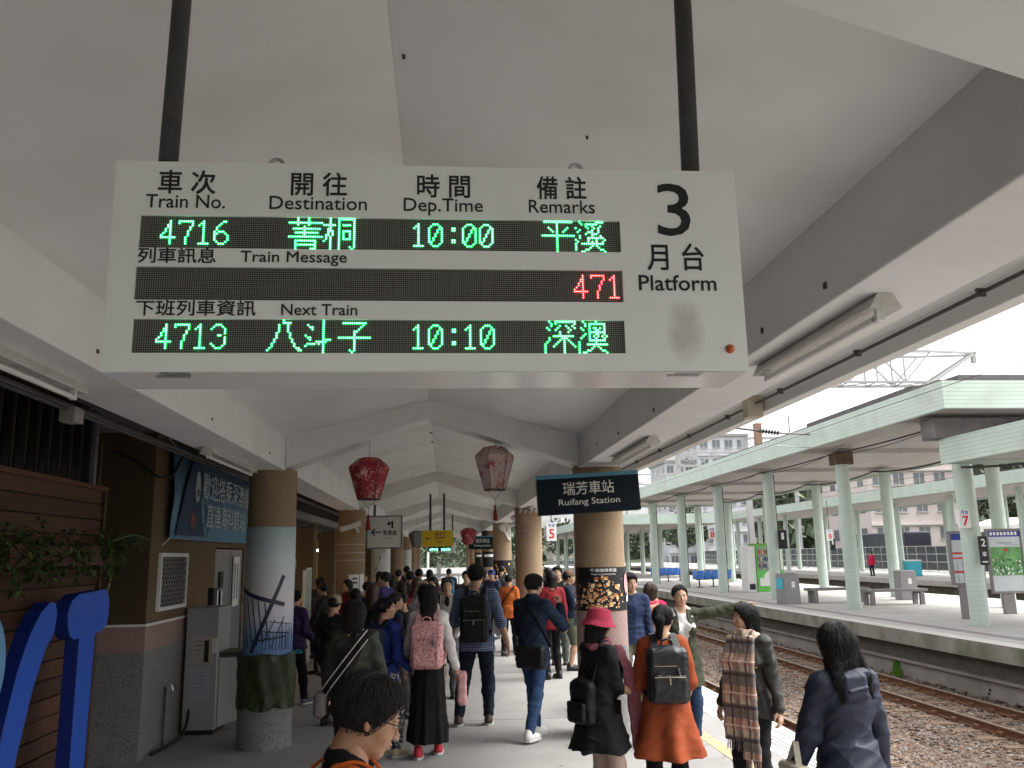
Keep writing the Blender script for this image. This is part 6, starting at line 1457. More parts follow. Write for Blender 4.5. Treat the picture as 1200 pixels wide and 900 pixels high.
        # neck opening
        s.ell(U((0,.012,.875)), P((.033,.036,.034)), k=.01, mode='s')
        if top.get('open'):   # open front
            s.rbox(U((0,.10,.60)), P((.029,.09,.27)), .01, k=.01, mode='s')
        link('jacket' if top.get('name') is None else top['name'], s.mesh('jacket', top['m']), t)
        if top.get('under'):
            s = Sdf(bx, bX, hb); torso(s, th*.45); s.D = np.maximum(s.D, (hem-.02)*H-s.g[2][None,None,:]); s.folds(.002, 1.3, y); s.ell(U((0,.03,.870)), P((.036,.05,.050)), k=.01, mode='s'); link('shirt', s.mesh('shirt', top['under']), t)
    k_ = bottom['kind']; s = Sdf(bx, bX, hb)
    if k_ == 'trousers' or k_ == 'shorts':
        g = bottom.get('thick', .012); s.ell(P((0,-.008,.530)), P(np.array((.094*build,.068,.062)))+g, k=.04); legs(s, g, bottom.get('r', 1.)); s.folds(bottom.get('fold', .0035), 1.1, x*4)
        zc = bottom.get('hem', .052)*H; s.D = np.maximum(s.D, np.maximum(zc-s.g[2][None,None,:], s.g[2][None,None,:]-.60*H)) if all(len(f) < 4 for f in feet) or k_ == 'shorts' else np.maximum(s.D, s.g[2][None,None,:]-.60*H)
        link(k_, s.mesh(k_, bottom['m']), t)
        if k_ == 'shorts' and bottom.get('socks'): pass
    elif k_ == 'skirt':
        hem = bottom['hem']; s.ell(P((0,-.008,.545)), P(np.array((.092*build,.066,.060)))+.012, k=.04); w2 = bottom.get('w', .13)
        s.cone(P((0,-.005,.60)), np.array(((feet[0][0]+feet[1][0])/2*H, (feet[0][1]+feet[1][1])/2*H-.01*H, hem*H)), (.082*H+.01, .062*H+.01), (w2*H, w2*.86*H), k=.05, pleat=bottom.get('pleat', 9), amp=.07, ph=1.3); s.folds(.0025, .8, y)
        s.D = np.maximum(s.D, hem*H-s.g[2][None,None,:]); link('skirt', s.mesh('skirt', bottom['m']), t)
    if k_ == 'tights':
        legs(s, .009); s.ell(P((0,-.008,.530)), P(np.array((.094*build,.068,.062)))+.006, k=.04); link('leggings', s.mesh('leggings', bottom['m']), t)
    # --- shoes
    if shoes:
        for hp, kn, an, fp in Lg:
            c0 = an-np.array((0,0,.045*H)); R = rotm('X', -fp); D = lambda p: c0+R@(np.array(p, float)*H)+np.array((0,0,math.sin(fp)*.03*H if fp > 0 else 0))
            s = Sdf(an-.26, an+.26, max(.006, hb*.8)); s.ell(D((0,-.012,.030)), P((.026,.032,.030)), R=R, k=.01).cap(D((0,.01,.026)), D((0,.088,.017)), .026*H, .021*H, k=.02).cap(D((0,-.012,.03)), D((0,-.008,.055)), .023*H, .024*H, k=.02)
            n_ = R@np.array((0,0,-1.)); s.plane(tuple(n_), float(n_@(c0)+(math.sin(fp)*.03*H*n_[2] if fp > 0 else 0))); o = link('shoe', s.mesh('shoe', shoes), t)
            if res < 3:
                q = MB(); L2 = [(.0,-.042), (.022,-.030), (.028,.0), (.030,.06), (.022,.098), (0,.110), (-.022,.098), (-.030,.06), (-.028,.0), (-.022,-.030)]
                q.prism(L2, lambda u, v: D((u, v, .0005)), lambda u, v: D((u, v, .014))); q.build('sole', mat('pale sole', (.5,.49,.47), .6) if shoes is not CBS else CBS, o)
    info = dict(torso=torso, arms=arms, legs=legs, bx=bx, bX=bX, t=t, H=H, U=U, P=P, A=A, Lg=Lg, x=x, y=y, yaw=yaw, hc=hc, Rh=Rh, hs=hs, sw=sw, th=(top or {}).get('thick', .016), Rl=Rl); PEOPLE.append(info); return info
def backpack(pr, label, m, w_=.29, h_=.42, d=.15, pocket=None, straps=None, detail=True, gap=.0, pull=None, dz=0.):
    H, U = pr['H'], pr['U']; t = thing('backpack', label, 'backpack', (pr['x'], pr['y'], pr['t'].location.z), math.radians(pr['yaw'])); Rl = pr['Rl']
    by_ = -.068*H-pr['th']-d/2-.004-gap; c = U((0, 0, .80))+Rl@np.array((0, by_, -h_/2+.02+dz)); F = lambda p: c+Rl@np.array(p, float)
    s = Sdf(c-np.array((w_, .3, h_)), c+np.array((w_, .3, h_)), .0065); s.rbox(c, (w_/2, d/2, h_/2), .05, R=Rl, k=.01); s.ell(F((0,0,h_/2-.06)), (w_/2*.96, d/2*.9, .085), R=Rl, k=.03); s.folds(.0022, 1.5, pr['x']); link('bag_body', s.mesh('bag_body', m), t)
    s = Sdf(c-np.array((w_, .3, h_)), c+np.array((w_, .3, h_)), .0065); s.rbox(F((0,-d/2-.010,-h_*.20)), (w_/2*.82, .026, h_*.24), .024, R=Rl, k=.01); s.folds(.002, 1.7, 2); link('front_pocket', s.mesh('front_pocket', pocket or m), t)
    sm = straps or m
    for e in (-1, 1):
        sh = U((e*pr['sw']*.55, -.0, .848)); off = pr['th']
        pts = [F((e*w_*.28, d/2-.03, h_/2-.01)), sh+np.array((0,-.030*H,off*.9+.004)), sh+np.array((0,.012*H,off+.006)), sh+np.array((0,.052*H,-.035*H)), U((e*.072,.072,.72))+np.array((0,off+.004,0)), U((e*.095,.03,.63))+np.array((e*off,off,0)), F((e*w_*.46, d/2-.02, -h_*.38))]
        P_ = [];
        for a, b in zip(pts[:-1], pts[1:]):
            for k in range(4): P_.append(a+(b-a)*k/4)
        P_.append(pts[-1]); q = MB(); wd = .026
        for a, b in zip(P_[:-1], P_[1:]): q.bar(a, b+(b-a)*.15, wd*2, .009, up=(0, 1, .01) if abs((b-a)[2]) > abs((b-a)[1]) else (0,0,1))
        q.build('strap', sm, t)
    if detail:
        MB().tube([F((-.045,0,h_/2+.005)), F((-.035,-.01,h_/2+.05)), F((0,-.012,h_/2+.062)), F((.035,-.01,h_/2+.05)), F((.045,0,h_/2+.005))], .009, 8).build('handle', sm, t, smooth=True)
        zp = pull or mat('zip metal', (.45,.43,.38), .3, metal=.9)
        MB().tube([F((-w_*.36,-d/2-.036,-h_*.0)), F((0,-d/2-.038,.004)), F((w_*.36,-d/2-.036,-h_*.0))], .003, 5).build('zip', zp, t)
        MB().tube([F((-w_*.34,-d/2-.006,h_*.19)), F((w_*.2,-d/2-.006,h_*.19))], .003, 5).build('zip', zp, t)
        MB().bar(F((0,-d/2-.042,.0)), F((.002,-d/2-.044,-.05)), .010, .004).build('zip_pull', zp, t)
        MB().bar(F((w_*.22,-d/2-.012,h_*.16)), F((w_*.25,-d/2-.02,h_*.02)), .026, .006).build('luggage_tag', CBS, t)
    return t
def bag(pr, label, m, at, size, name='shoulder_bag', strap=None, sm=None):
    """bag hanging at a body-relative point (fractions of H)"""
    H = pr['H']; t = thing(name, label, 'bag', (pr['x'], pr['y'], 0), math.radians(pr['yaw'])); c = np.array(at)*H; b = np.array(size)/2
    s = Sdf(c-b-.05, c+b+.05, .008); s.rbox(c, b, min(b)*.6, k=.01); s.folds(.0025, 1.4, 1); link('bag_body', s.mesh('bag_body', m), t)
    if strap:
        P_ = [];
        for a, b2 in zip(strap[:-1], strap[1:]):
            a, b2 = np.array(a)*H, np.array(b2)*H
            for k in range(4): P_.append(a+(b2-a)*k/4)
        P_.append(np.array(strap[-1])*H); q = MB()
        for a, b2 in zip(P_[:-1], P_[1:]): q.bar(a, b2+(b2-a)*.12, .034, .008, up=(0,1,.01))
        q.build('strap', sm or m, t)
    return t
# ================================================================== PEOPLE
def inhead(pr, mb, name, m, smooth=True):
    V = [tuple(pr['hc']+pr['Rh']@(np.array(v)*pr['hs'])) for v in mb.v]; mb.v = V; return mb.build(name, m, pr['t'], smooth=smooth)
def px(u, Y): return (u-521)/1000*Y
# boy close to the camera, head bowed over something below the frame
M_skin2 = mat('tanned skin', (.36,.19,.115), .5, var=.1, vs_=12, bump=.1, bs=200, spec=.35)
c_or = C('orange vest', (.55,.11,.02), bs=260, bump=.35)
boy = person('black-haired boy with glasses in an orange vest, head bowed, at the bottom edge', -.305, 2.58, -80, 1.63, dict(m=c_or, sleeve='none', thick=.014, hem=.5, fold=.0022), dict(kind='trousers', m=CN), hair=('short', M_hair), hands=((-.10,.22,.62), (.10,.22,.62)), lean=.08, head=(0,.30,-.05), res=0, glasses=True, shoes=CBS, skin=M_skin2)
q = Sdf((-.3,-.3,1.0), (.3,.3,1.5), .006); U = boy['U']
boy['torso'](q, .0175); boy['arms'](q, .012); q.cap(U((0,-.010,.80)), U((0,-.012,.850)), .050*1.6, .040*1.6, k=.02)
q.ell(U((0,.020,.890)), (.058,.066,.075), k=.01, mode='s'); q.folds(.002, 1.4, 2); link('undershirt', q.mesh('undershirt', CB), boy['t'])
vest = [o for o in boy['t'].children if o.name.startswith('jacket')][0]
q = Sdf((-.3,-.3,1.0), (.3,.3,1.5), .005); boy['torso'](q, .024)
for e in (-1, 1): q.ell(U((e*.135,-.005,.80)), (.060,.10,.11), k=.012, mode='s')
q.ell(U((0,.014,.872)), (.088,.088,.080), k=.012, mode='s'); q.folds(.002, 1.4, 2); vest.data = q.mesh('vest', c_or)
for e in (-1, 1):
    K = [U((e*.010,.058,.77))+np.array((0,.014,0)), U((e*.046,.045,.825))+np.array((0,.018,.010)), U((e*.056,0,.850))+np.array((0,0,.024)), U((e*.048,-.045,.830))+np.array((0,-.026,.010)), U((e*.02,-.060,.80))+np.array((0,-.030,0))]
    K = [np.array(k) for k in K]; Q = [K[0]]
    for i in range(len(K)-1):
        a, b, c, d = K[max(0,i-1)], K[i], K[i+1], K[min(len(K)-1,i+2)]
        for u in np.linspace(.17,1,6): Q.append(.5*((2*b)+(-a+c)*u+(2*a-5*b+4*c-d)*u*u+(-a+3*b-3*c+d)*u**3))
    MB().tube(Q, .005, 6).build('piping', c_or, boy['t'], smooth=True)

# right foreground group
c_dd = C('washed black denim', (.009,.009,.011), bump=.35)
pink = person('woman in a pink bucket hat, black denim dress and mauve scarf, holding out her hand', 1.165, 6.7, -62, 1.51, dict(m=c_dd, hem=.345, flare=.055, amp=.05, pleat=6, sleeve='elbow', thick=.018, ar=1.1, name='dress', fold=.004), dict(kind='tights', m=mat('pale tights', (.42,.30,.25), .7)), hair=('bob', M_hair), hands=((-.06,.19,.60), (.06,.185,.60)), female=True, res=1, grips=(.5,.35), palms=(None, (0,0,1)), shoes=CBS, head=(0,.12,0))
m = MB(); 
m.lathe(0, -.008, [(.001,.155), (.055,.152), (.090,.135), (.102,.085), (.108,.045)], 28, caps=False); m.v = [(a, (b+.008)*1.10-.014, c) for a, b, c in m.v]; inhead(pink, m, 'hat_crown', C('pink felt hat', (.46,.045,.085), bump=.4, bs=300))
m = MB(); n = 36
for r_, z in ((.106,.052), (.119,.030), (.146,.004), (.144,.000), (.117,.024), (.104,.044)):
    for k in range(n): a = 2*PI*k/n; m.v.append((r_*math.cos(a), -.014+r_*1.12*math.sin(a), z-.006*math.cos(2*a)+.003*math.sin(5*a)))
for j in range(5):
    for k in range(n): k2 = (k+1) % n; m.f.append((j*n+k, j*n+k2, (j+1)*n+k2, (j+1)*n+k))
inhead(pink, m, 'hat_brim', C('pink felt hat', (.46,.045,.085)))
c_mv = C('mauve knit scarf', (.26,.085,.105), bump=.7, bs=220)
q = Sdf((-.25,-.25,.75), (.25,.40,1.5), .008); U = pink['U']; 
for k in range(10):
    a = 2*PI*k/10; b_ = 2*PI*(k+1)/10; q.cap(U((.050*math.cos(a), .050*math.sin(a)-.002, .845+.012*math.sin(a*2))), U((.050*math.cos(b_), .050*math.sin(b_)-.002, .845+.012*math.sin(b_*2))), .034, .034, k=.02)
q.folds(.004, 1.8, 1); link('scarf', q.mesh('scarf', c_mv), pink['t'])
q = Sdf((-.2,-.05,.44), (.35,.55,1.40), .008); H = 1.51
for (a, b_, w1, w2) in (((.055,.085,.83), (.085,.135,.66), .035, .05), ((.085,.135,.66), (.080,.165,.50), .05, .06), ((.080,.165,.50), (.085,.185,.335), .06, .068)):
    a, b_ = np.array(a)*H, np.array(b_)*H
    for s_ in (-.7,-.35,0,.35,.7): q.cap(a+np.array((s_*w1*.3,s_*w1*1.1,0)), b_+np.array((s_*w2*.3,s_*w2*1.1,0)), .017, .016, k=.014)
q.folds(.003, 1.6, 4); q.D = np.maximum(q.D, .335*H-q.g[2][None,None,:]); link('scarf_end', q.mesh('scarf_end', c_mv), pink['t'])
m = MB(); random.seed(2)
for k in range(26): y = .185*H-.052+k*.0044; m.tube([(.085*H+random.uniform(-.018,.018), y, .337*H), (.085*H+random.uniform(-.02,.02), y+random.uniform(-.004,.004), .337*H-random.uniform(.03,.05))], .0022, 4)
m.build('scarf_fringe', c_mv, pink['t'], kind='stuff')
backpack(pink, 'small black drawstring backpack on the woman in the pink hat', C('black nylon', (.008,.008,.009), rough=.5, bump=.3), .25, .32, .11, detail=False, gap=-.02, dz=-.20)
bag_ = MB().rbox if False else None
link('pocket', MB().box(-.045, .045, -.004, .004, -.05, .05).mesh('pocket', c_dd), pink['t']).location = (.105*1.51+.03, .01, .56*1.51)
t = thing('mobile_phone', 'dark phone held out by the woman in the pink hat', 'phone', (pink['x'], pink['y'], 0), math.radians(-62)); MB().box(.045, .115, .36, .49, .925, .935).build('phone_body', CBS, t, bevel=.003)

c_rust = C('rust orange wool', (.30,.062,.020), bump=.35, bs=240)
oran = person('woman in a flared rust orange coat with a high ponytail, seen from behind', 1.665, 6.7, -6, 1.545, dict(m=c_rust, hem=.30, flare=.065, amp=.12, pleat=5, sleeve='elbow', thick=.020, ar=1.12, name='coat', fold=.0022), dict(kind='trousers', m=CB, thick=.014), hair=('ponytail', M_hair), hands=((-.13,.12,.56), (.13,.13,.55)), female=True, res=1, head=(-.35,.05,.05), feet=((-.06,0,0), (.06,.02,0)))
c_bp = mat('black nylon pack', (.009,.009,.012), .42, var=.3, vs_=8, bump=.25, bs=180, spec=.5)
backpack(oran, 'sleek black backpack with metal zips on the woman in the rust orange coat', c_bp, .31, .40, .14, pull=mat('gold zip', (.5,.42,.28), .3, metal=.9))

c_ol = C('olive parka', (.045,.05,.030), bump=.35)
pt = person('smiling woman in an open olive parka pointing right with outstretched arm', 2.50, 9.2, 176, 1.60, dict(m=c_ol, hem=.37, flare=.03, thick=.022, open=True, under=CW, fold=.004), dict(kind='trousers', m=CJ), hair=('bun', M_hair), hands=((-.43,.05,.875), (.16,.05,.49)), female=True, res=1, head=(.05,.04,.04), grips=((.15,1.3,1.4,1.4), .5), palms=((0,0,-1), None), shoes=CW, elb=((0,-.3,-1), (.5,-1,-.25)))

c_lea = mat('dark brown leather jacket', (.018,.017,.012), .62, var=.4, vs_=12, bump=.5, bs=60, spec=.5)
pl = mat('plaid wool scarf', (.3,.2,.15), .9, bump=.5, bs=250, sheen=.3); nn, ll = nodes_of(pl); b = nn['Principled BSDF']
tc = nn.new('ShaderNodeTexCoord'); sp = nn.new('ShaderNodeSeparateXYZ'); ll.new(tc.outputs['Object'], sp.inputs[0])
def wavev(src, mul, ph, lo, hi):
    a = nn.new('ShaderNodeMath'); a.operation = 'MULTIPLY_ADD'; a.inputs[1].default_value = mul; a.inputs[2].default_value = ph; ll.new(src, a.inputs[0])
    f = nn.new('ShaderNodeMath'); f.operation = 'FRACT'; ll.new(a.outputs[0], f.inputs[0]); g = nn.new('ShaderNodeMath'); g.operation = 'GREATER_THAN'; g.inputs[1].default_value = lo; ll.new(f.outputs[0], g.inputs[0])
    h = nn.new('ShaderNodeMath'); h.operation = 'LESS_THAN'; h.inputs[1].default_value = hi; ll.new(f.outputs[0], h.inputs[0]); k = nn.new('ShaderNodeMath'); k.operation = 'MULTIPLY'; ll.new(g.outputs[0], k.inputs[0]); ll.new(h.outputs[0], k.inputs[1]); return k.outputs[0]
def mixc(fac, a, c, am):
    x_ = nn.new('ShaderNodeMix'); x_.data_type = 'RGBA'; k = nn.new('ShaderNodeMath'); k.operation = 'MULTIPLY'; k.inputs[1].default_value = am; ll.new(fac, k.inputs[0]); ll.new(k.outputs[0], x_.inputs[0])
    if isinstance(a, tuple): x_.inputs[6].default_value = (*a, 1)
    else: ll.new(a, x_.inputs[6])
    x_.inputs[7].default_value = (*c, 1); return x_.outputs[2]
o_ = mixc(wavev(sp.outputs[2], 4.2, .1, .0, .45), (.46,.37,.28), (.10,.08,.075), .85); o_ = mixc(wavev(sp.outputs[0], 7, .2, .0, .42), o_, (.12,.09,.08), .7); o_ = mixc(wavev(sp.outputs[2], 4.2, .55, .1, .42), o_, (.34,.12,.07), .45); o_ = mixc(wavev(sp.outputs[0], 7, .65, .0, .12), o_, (.05,.03,.03), .9); o_ = mixc(wavev(sp.outputs[2], 4.2, .8, .0, .10), o_, (.03,.025,.03), .9); o_ = mixc(wavev(sp.outputs[2], 4.2, .35, .0, .05), o_, (.6,.5,.4), .7)
ll.new(o_, b.inputs['Base Color'])
sca = person('long-haired woman with a big plaid scarf over a dark leather jacket, looking left', 2.41, 6.9, 128, 1.53, dict(m=c_lea, hem=.44, flare=.02, thick=.020, ar=1.08, fold=.005), dict(kind='trousers', m=CB, thick=.014), hair=('long', M_hair), hands=((-.165,.02,.475), (.155,.05,.49)), female=True, res=1, head=(-.62,.0,0), shoes=CBS)
q = Sdf((-.25,-.22,.35), (.25,.36,1.5), .0085); U = sca['U']; H = 1.53
for k in range(10):
    a = 2*PI*k/10; b_ = 2*PI*(k+1)/10; q.cap(U((.052*math.cos(a), .056*math.sin(a)+.004, .838+.018*math.sin(a))), U((.052*math.cos(b_), .056*math.sin(b_)+.004, .838+.018*math.sin(b_))), .040, .040, k=.02)
q.folds(.005, 1.5, 3); link('scarf', q.mesh('scarf', pl), sca['t'])
for e, z1 in ((-1, .26), (1, .34)):
    q = Sdf((-.25,-.1,.34), (.25,.36,1.45), .0085)
    P_ = [np.array((e*.035,.070,.835))*H, np.array((e*.045,.108,.72))*H, np.array((e*.048,.112,.55))*H, np.array((e*.050,.110,.42))*H, np.array((e*.052,.108,z1))*H]
    for a, b_ in zip(P_[:-1], P_[1:]):
        for s_ in (-1,-.5,0,.5,1): q.cap(a+np.array((s_*.052,.010*math.cos(s_*7),0)), b_+np.array((s_*.056,.010*math.cos(s_*7),0)), .024, .023, k=.03)
    q.folds(.003, 1.1, 5+e); q.D = np.maximum(q.D, z1*H-q.g[2][None,None,:]); link('scarf_end', q.mesh('scarf_end', pl), sca['t'])
    m = MB()
    for k in range(22): xx = e*.052*H-.062+k*.0058; m.tube([(xx, .108*H+random.uniform(-.012,.012), z1*H+.004), (xx+random.uniform(-.008,.008), .108*H+random.uniform(-.015,.015), z1*H-random.uniform(.05,.085))], .0026, 4)
    m.build('scarf_fringe', pl, sca['t'], kind='stuff')
MB().bar((.155*1.53+.035,.02,.64*1.53), (.15*1.53+.040,.0,.745*1.53), .008, .004).build('sleeve_zip', mat('zip metal', (.45,.43,.38), .3, metal=.9), sca['t'])

c_pk = mat('navy shell parka', (.006,.011,.032), .62, var=.25, vs_=6, bump=.3, bs=120, spec=.45)
nav = person('woman in a navy hooded parka with long black hair, seen from behind at the right', 2.10, 4.6, 8, 1.56, dict(m=c_pk, hem=.34, flare=.05, thick=.020, ar=1.05, fold=.0030, hood=True, amp=.04), dict(kind='trousers', m=CB), hair=('parted', M_hair), hands=((-.16,.08,.50), (.165,.06,.50)), female=True, res=0, head=(.15,.10,-.05))
bag(nav, 'cream canvas tote at the left side of the navy parka woman', C('cream canvas', (.50,.46,.36)), (-.185,.03,.455), (.09,.22,.32), 'tote_bag', [(-.185,-.0,.54), (-.175,.03,.62), (-.185,.07,.54)])
t = thing('hair_slide', 'small metal hair slide at the side of the navy parka woman\'s head', 'hair slide', (nav['x'], nav['y'], 0), math.radians(8)); MB().bar((-.075,.03,1.470), (-.088,.0,1.465), .012, .006).build('slide', M_steel, t)

# centre: skirt girl, plaid man, navy man
sk = person('young woman in a white top and long black skirt, seen from behind in the middle', -.165, 9.1, -4, 1.66, dict(m=C('white knit', (.62,.60,.59), bump=.3), hem=.53, thick=.012, fold=.003), dict(kind='skirt', m=CB, hem=.085, w=.125, pleat=8), hair=('verylong', M_hair), hands=((-.145,.03,.50), (.165,.04,.50)), female=True, shoes=mat('red sneaker', (.45,.02,.04), .6), feet=((-.055,-.06,0), (.055,.06,0)), head=(.1,.05,.03))
pp = mat('pink printed pack', (.60,.33,.32), .7, speck=(120, (.28,.07,.10), .66), bump=.3)
backpack(sk, 'pink patterned backpack on the young woman in the long black skirt', pp, .33, .44, .17, pocket=pp, gap=-.0, dz=-.05)
t = thing('carrier_bag', 'pale pink carrier bag hanging from the hand of the woman in the long skirt', 'bag', (sk['x'], sk['y'], 0)); q = Sdf((.1,-.2,.4), (.5,.3,1.0), .01); q.rbox((.34,.12,.62), (.05,.13,.16), .03); q.folds(.004, 1.5, 1); link('bag_body', q.mesh('bag_body', C('pink plastic', (.6,.32,.33), rough=.4)), t); MB().tube([(.34,.05,.76), (.30,.07,.83), (.34,.18,.76)], .006, 5).build('handle', C('pink plastic', (.6,.32,.33)), t)

gm = mat('navy gingham', (.02,.035,.09), .85, bump=.2); nn, ll = nodes_of(gm); b = nn['Principled BSDF']; tc = nn.new('ShaderNodeTexCoord'); sp = nn.new('ShaderNodeSeparateXYZ'); ll.new(tc.outputs['Object'], sp.inputs[0])
o_ = mixc(wavev(sp.outputs[2], 42, 0, 0, .28), (.018,.032,.085), (.28,.34,.48), .7); o_ = mixc(wavev(sp.outputs[0], 42, 0, 0, .28), o_, (.28,.34,.48), .6); ll.new(o_, b.inputs['Base Color'])
pm_ = person('tall man in a navy checked shirt and dark jeans, seen from behind', px(557, 10.6), 10.6, -8, 1.84, dict(m=gm, hem=.46, thick=.018, sleeve='elbow', slv=1.1, name='shirt', fold=.004), dict(kind='trousers', m=C('dark jeans', (.012,.018,.035), bump=.4), r=1.08), hair=('short', M_hair), hands=((-.19,.05,.47), (.20,-.01,.50)), feet=((-.12,-.02,0), (.07,.02,0)), shoes=mat('brown shoe', (.07,.04,.03), .6), build=1.08, lean=-.04, head=(-.2,-.08,0))
backpack(pm_, 'large black backpack on the tall man in the checked shirt', C('black nylon', (.008,.008,.009), rough=.5, bump=.3), .33, .52, .18, dz=.0)
t = thing('jacket_over_arm', 'black jacket carried at the left side of the tall checked-shirt man', 'jacket', (pm_['x'], pm_['y'], 0)); q = Sdf((-.6,-.2,.6), (-.2,.35,1.25), .011); q.cap((-.37,.05,1.12), (-.41,.03,.80), .05, .075, k=.03).cap((-.34,.05,1.05), (-.33,.05,.74), .05, .055, k=.03); q.folds(.006, 1.2, 1); link('cloth', q.mesh('cloth', CB), t)

nv = person('man in a navy jacket, blue jeans and white sneakers lifting his hand', px(621, 9.75), 9.75, -40, 1.73, dict(m=C('navy jacket', (.010,.019,.042), bump=.2), hem=.47, thick=.020, ar=1.08, collar=True, fold=.004), dict(kind='trousers', m=C('blue jeans', (.025,.06,.135), bump=.4)), hair=('short', M_hair), hands=((-.12,.18,.60), (.10,.17,.80)), feet=((-.05,.09,0), (.05,-.14,-.0)), shoes=CSH, head=(-.15,.15,0), grips=(.6,1.2), palms=(None, (-.6,-.2,0)), hdir=(None, (-.2,.1,.9)), glasses=True, skin=M_skin)
bag(nv, 'black messenger bag slung low over the navy jacket man\'s hip', C('black nylon', (.008,.008,.009), rough=.5, bump=.3), (.05,-.105,.500), (.36,.12,.24), 'messenger_bag', [(.15,-.03,.56), (.09,-.085,.72), (-.02,-.075,.82), (-.07,0,.852)])

# left foreground
olv = person('woman in a dark olive padded jacket with black bob hair, behind the boy', -.745, 7.4, -6, 1.60, dict(m=C('dark olive padded', (.032,.034,.026), rough=.55, bump=.3), hem=.45, thick=.026, ar=1.15, fold=.005, collar=True), dict(kind='trousers', m=CB), hair=('bob', M_hair), hands=((-.15,.10,.52), (.15,.10,.52)), female=True, head=(0,.1,0))
t = thing('crossbody_strap_bag', 'small bag with a black and white edged strap across the olive jacket', 'bag', (olv['x'], olv['y'], 0), math.radians(-6)); U = olv['U']
for dx, mm_, wd in ((0, CB, .040), (-.026, CW, .007), (.026, CW, .007)):
    q = MB(); P_ = [U((.085,-.02,.845)), U((.05,-.105,.79)), U((-.02,-.122,.70)), U((-.10,-.108,.60)), U((-.14,-.06,.55))]
    for a, b_ in zip(P_[:-1], P_[1:]):
        d_ = np.array((.75*dx, -.0, -.65*dx)) if True else 0; q.bar(a+d_+np.array((0,-.004 if wd < .02 else 0,0)), b_+(b_-a)*.04+d_+np.array((0,-.004 if wd < .02 else 0,0)), wd, .007, up=(0,1,.02))
    q.build('strap', mm_, t)
q = Sdf((-.42,-.25,.6), (-.1,.15,1.0), .009); q.rbox(U((-.155,-.04,.50)), (.05,.09,.10), .04); link('bag_body', q.mesh('bag_body', C('grey bag', (.16,.14,.13))), t)
ptn = mat('black white patterned cloth', (.015,.015,.02), .85); ptn2 = mat('patterned trousers', (.02,.02,.03), .85, speck=(55, (.5,.5,.55), .5))
bl_ = person('ponytailed woman in a royal blue jacket and black and white patterned trousers', px(454, 9.1), 9.1, -38, 1.54, dict(m=C('royal blue jacket', (.015,.03,.17)), hem=.44, thick=.022, fold=.004), dict(kind='trousers', m=ptn2, r=1.15), hair=('ponytail', M_hair), hands=((-.12,.12,.58), (.14,.10,.55)), female=True, head=(-.65,.0,0), shoes=mat('beige shoe', (.42,.33,.22), .6), feet=((-.05,.0,0), (.06,.06,0)))
backpack(bl_, 'navy backpack with white piping on the woman in the blue jacket', C('navy nylon', (.010,.013,.03)), .30, .42, .16, pull=CW)
pur = person('elderly woman in a purple jacket with turquoise hem walking away at the far left', px(354, 12.3), 12.3, -25, 1.52, dict(m=C('purple padded jacket', (.045,.022,.085)), hem=.50, thick=.026, ar=1.1, fold=.005), dict(kind='trousers', m=CB), hair=('crop', M_hair), hands=((-.12,.12,.56), (.12,.14,.56)), feet=((-.05,-.14,-.35,.02), (.05,.12,0)), shoes=mat('grey black sneaker', (.09,.09,.10), .5), female=True)
q = MB(); q.lathe(0, -.01, [(.155,.70), (.160,.755)], 28, caps=False); o = q.build('turquoise_hem', C('turquoise fleece', (.02,.30,.42)), pur['t'], smooth=True); o.scale = (1, .82, 1)

# behind the right-hand column
bh = person('young man in a navy shirt and khaki trousers looking out from behind the poster column', px(735, 11.2), 11.2, 172, 1.69, dict(m=C('navy shirt', (.022,.035,.085)), hem=.48, thick=.018, fold=.003, name='shirt'), dict(kind='trousers', m=C('khaki', (.24,.23,.16)), r=1.1), hair=('short', M_hair), hands=((-.14,.06,.50), (.12,.1,.52)), head=(.3,.12,.1), shoes=mat('grey sneaker', (.32,.31,.3), .6))
mg = person('woman in a bright magenta red jacket with brown hair, right of the poster column', px(758, 11.6), 11.6, -15, 1.55, dict(m=C('magenta jacket', (.62,.015,.085)), hem=.46, thick=.026, hood=True), dict(kind='trousers', m=CB), hair=('bob', M_hairb), female=True, head=(-.3,.1,0))
backpack(mg, 'tan leather backpack on the woman in the magenta jacket', mat('tan leather', (.42,.20,.13), .55, bump=.2), .30, .40, .14, gap=-.01)
# between columns
capm = person('young man in a brown cap and navy white jacket with olive shorts, facing right', px(663, 15.2), 15.2, -100, 1.66, dict(m=CN, hem=.45, thick=.024), dict(kind='shorts', m=C('olive shorts', (.085,.09,.055)), hem=.26, r=1.2), hair=('crop', M_hair), hands=((-.08,.22,.66), (.1,.2,.64)), res=1, shoes=CBS)
m = MB(); m.lathe(0, -.008, [(.001,.135), (.05,.130), (.082,.10), (.092,.055), (.093,.035)], 20, caps=False); inhead(capm, m, 'cap_crown', C('brown cap', (.16,.10,.07)))
m = MB(); m.prism([(-.06,.075), (-.05,.12), (0,.145), (.05,.12), (.06,.075)], lambda u, v: (u, v, .048), lambda u, v: (u, v, .040)); inhead(capm, m, 'cap_visor', C('brown cap', (.16,.10,.07)))
q = Sdf((-.3,-.3,.8), (.3,.3,1.5), .012); U = capm['U']; q.cap(U((.0,-.03,.86)), U((.0,.085,.66)), .05, .045, k=.02).cap(U((0,.08,.66)), U((0,.085,.5)), .045, .05, k=.02); link('white_shirt', q.mesh('white_shirt', CW), capm['t'])
fm_ = person('man in a black jacket and grey green trousers facing the camera', px(651, 16.0), 16.0, 170, 1.72, dict(m=CB, hem=.47, thick=.022), dict(kind='trousers', m=C('grey green trousers', (.11,.13,.11)), r=1.15), hair=('short', M_hair), res=1, head=(0,-.1,.12), hands=((-.14,.14,.60), (.12,.15,.62)), shoes=CBS)
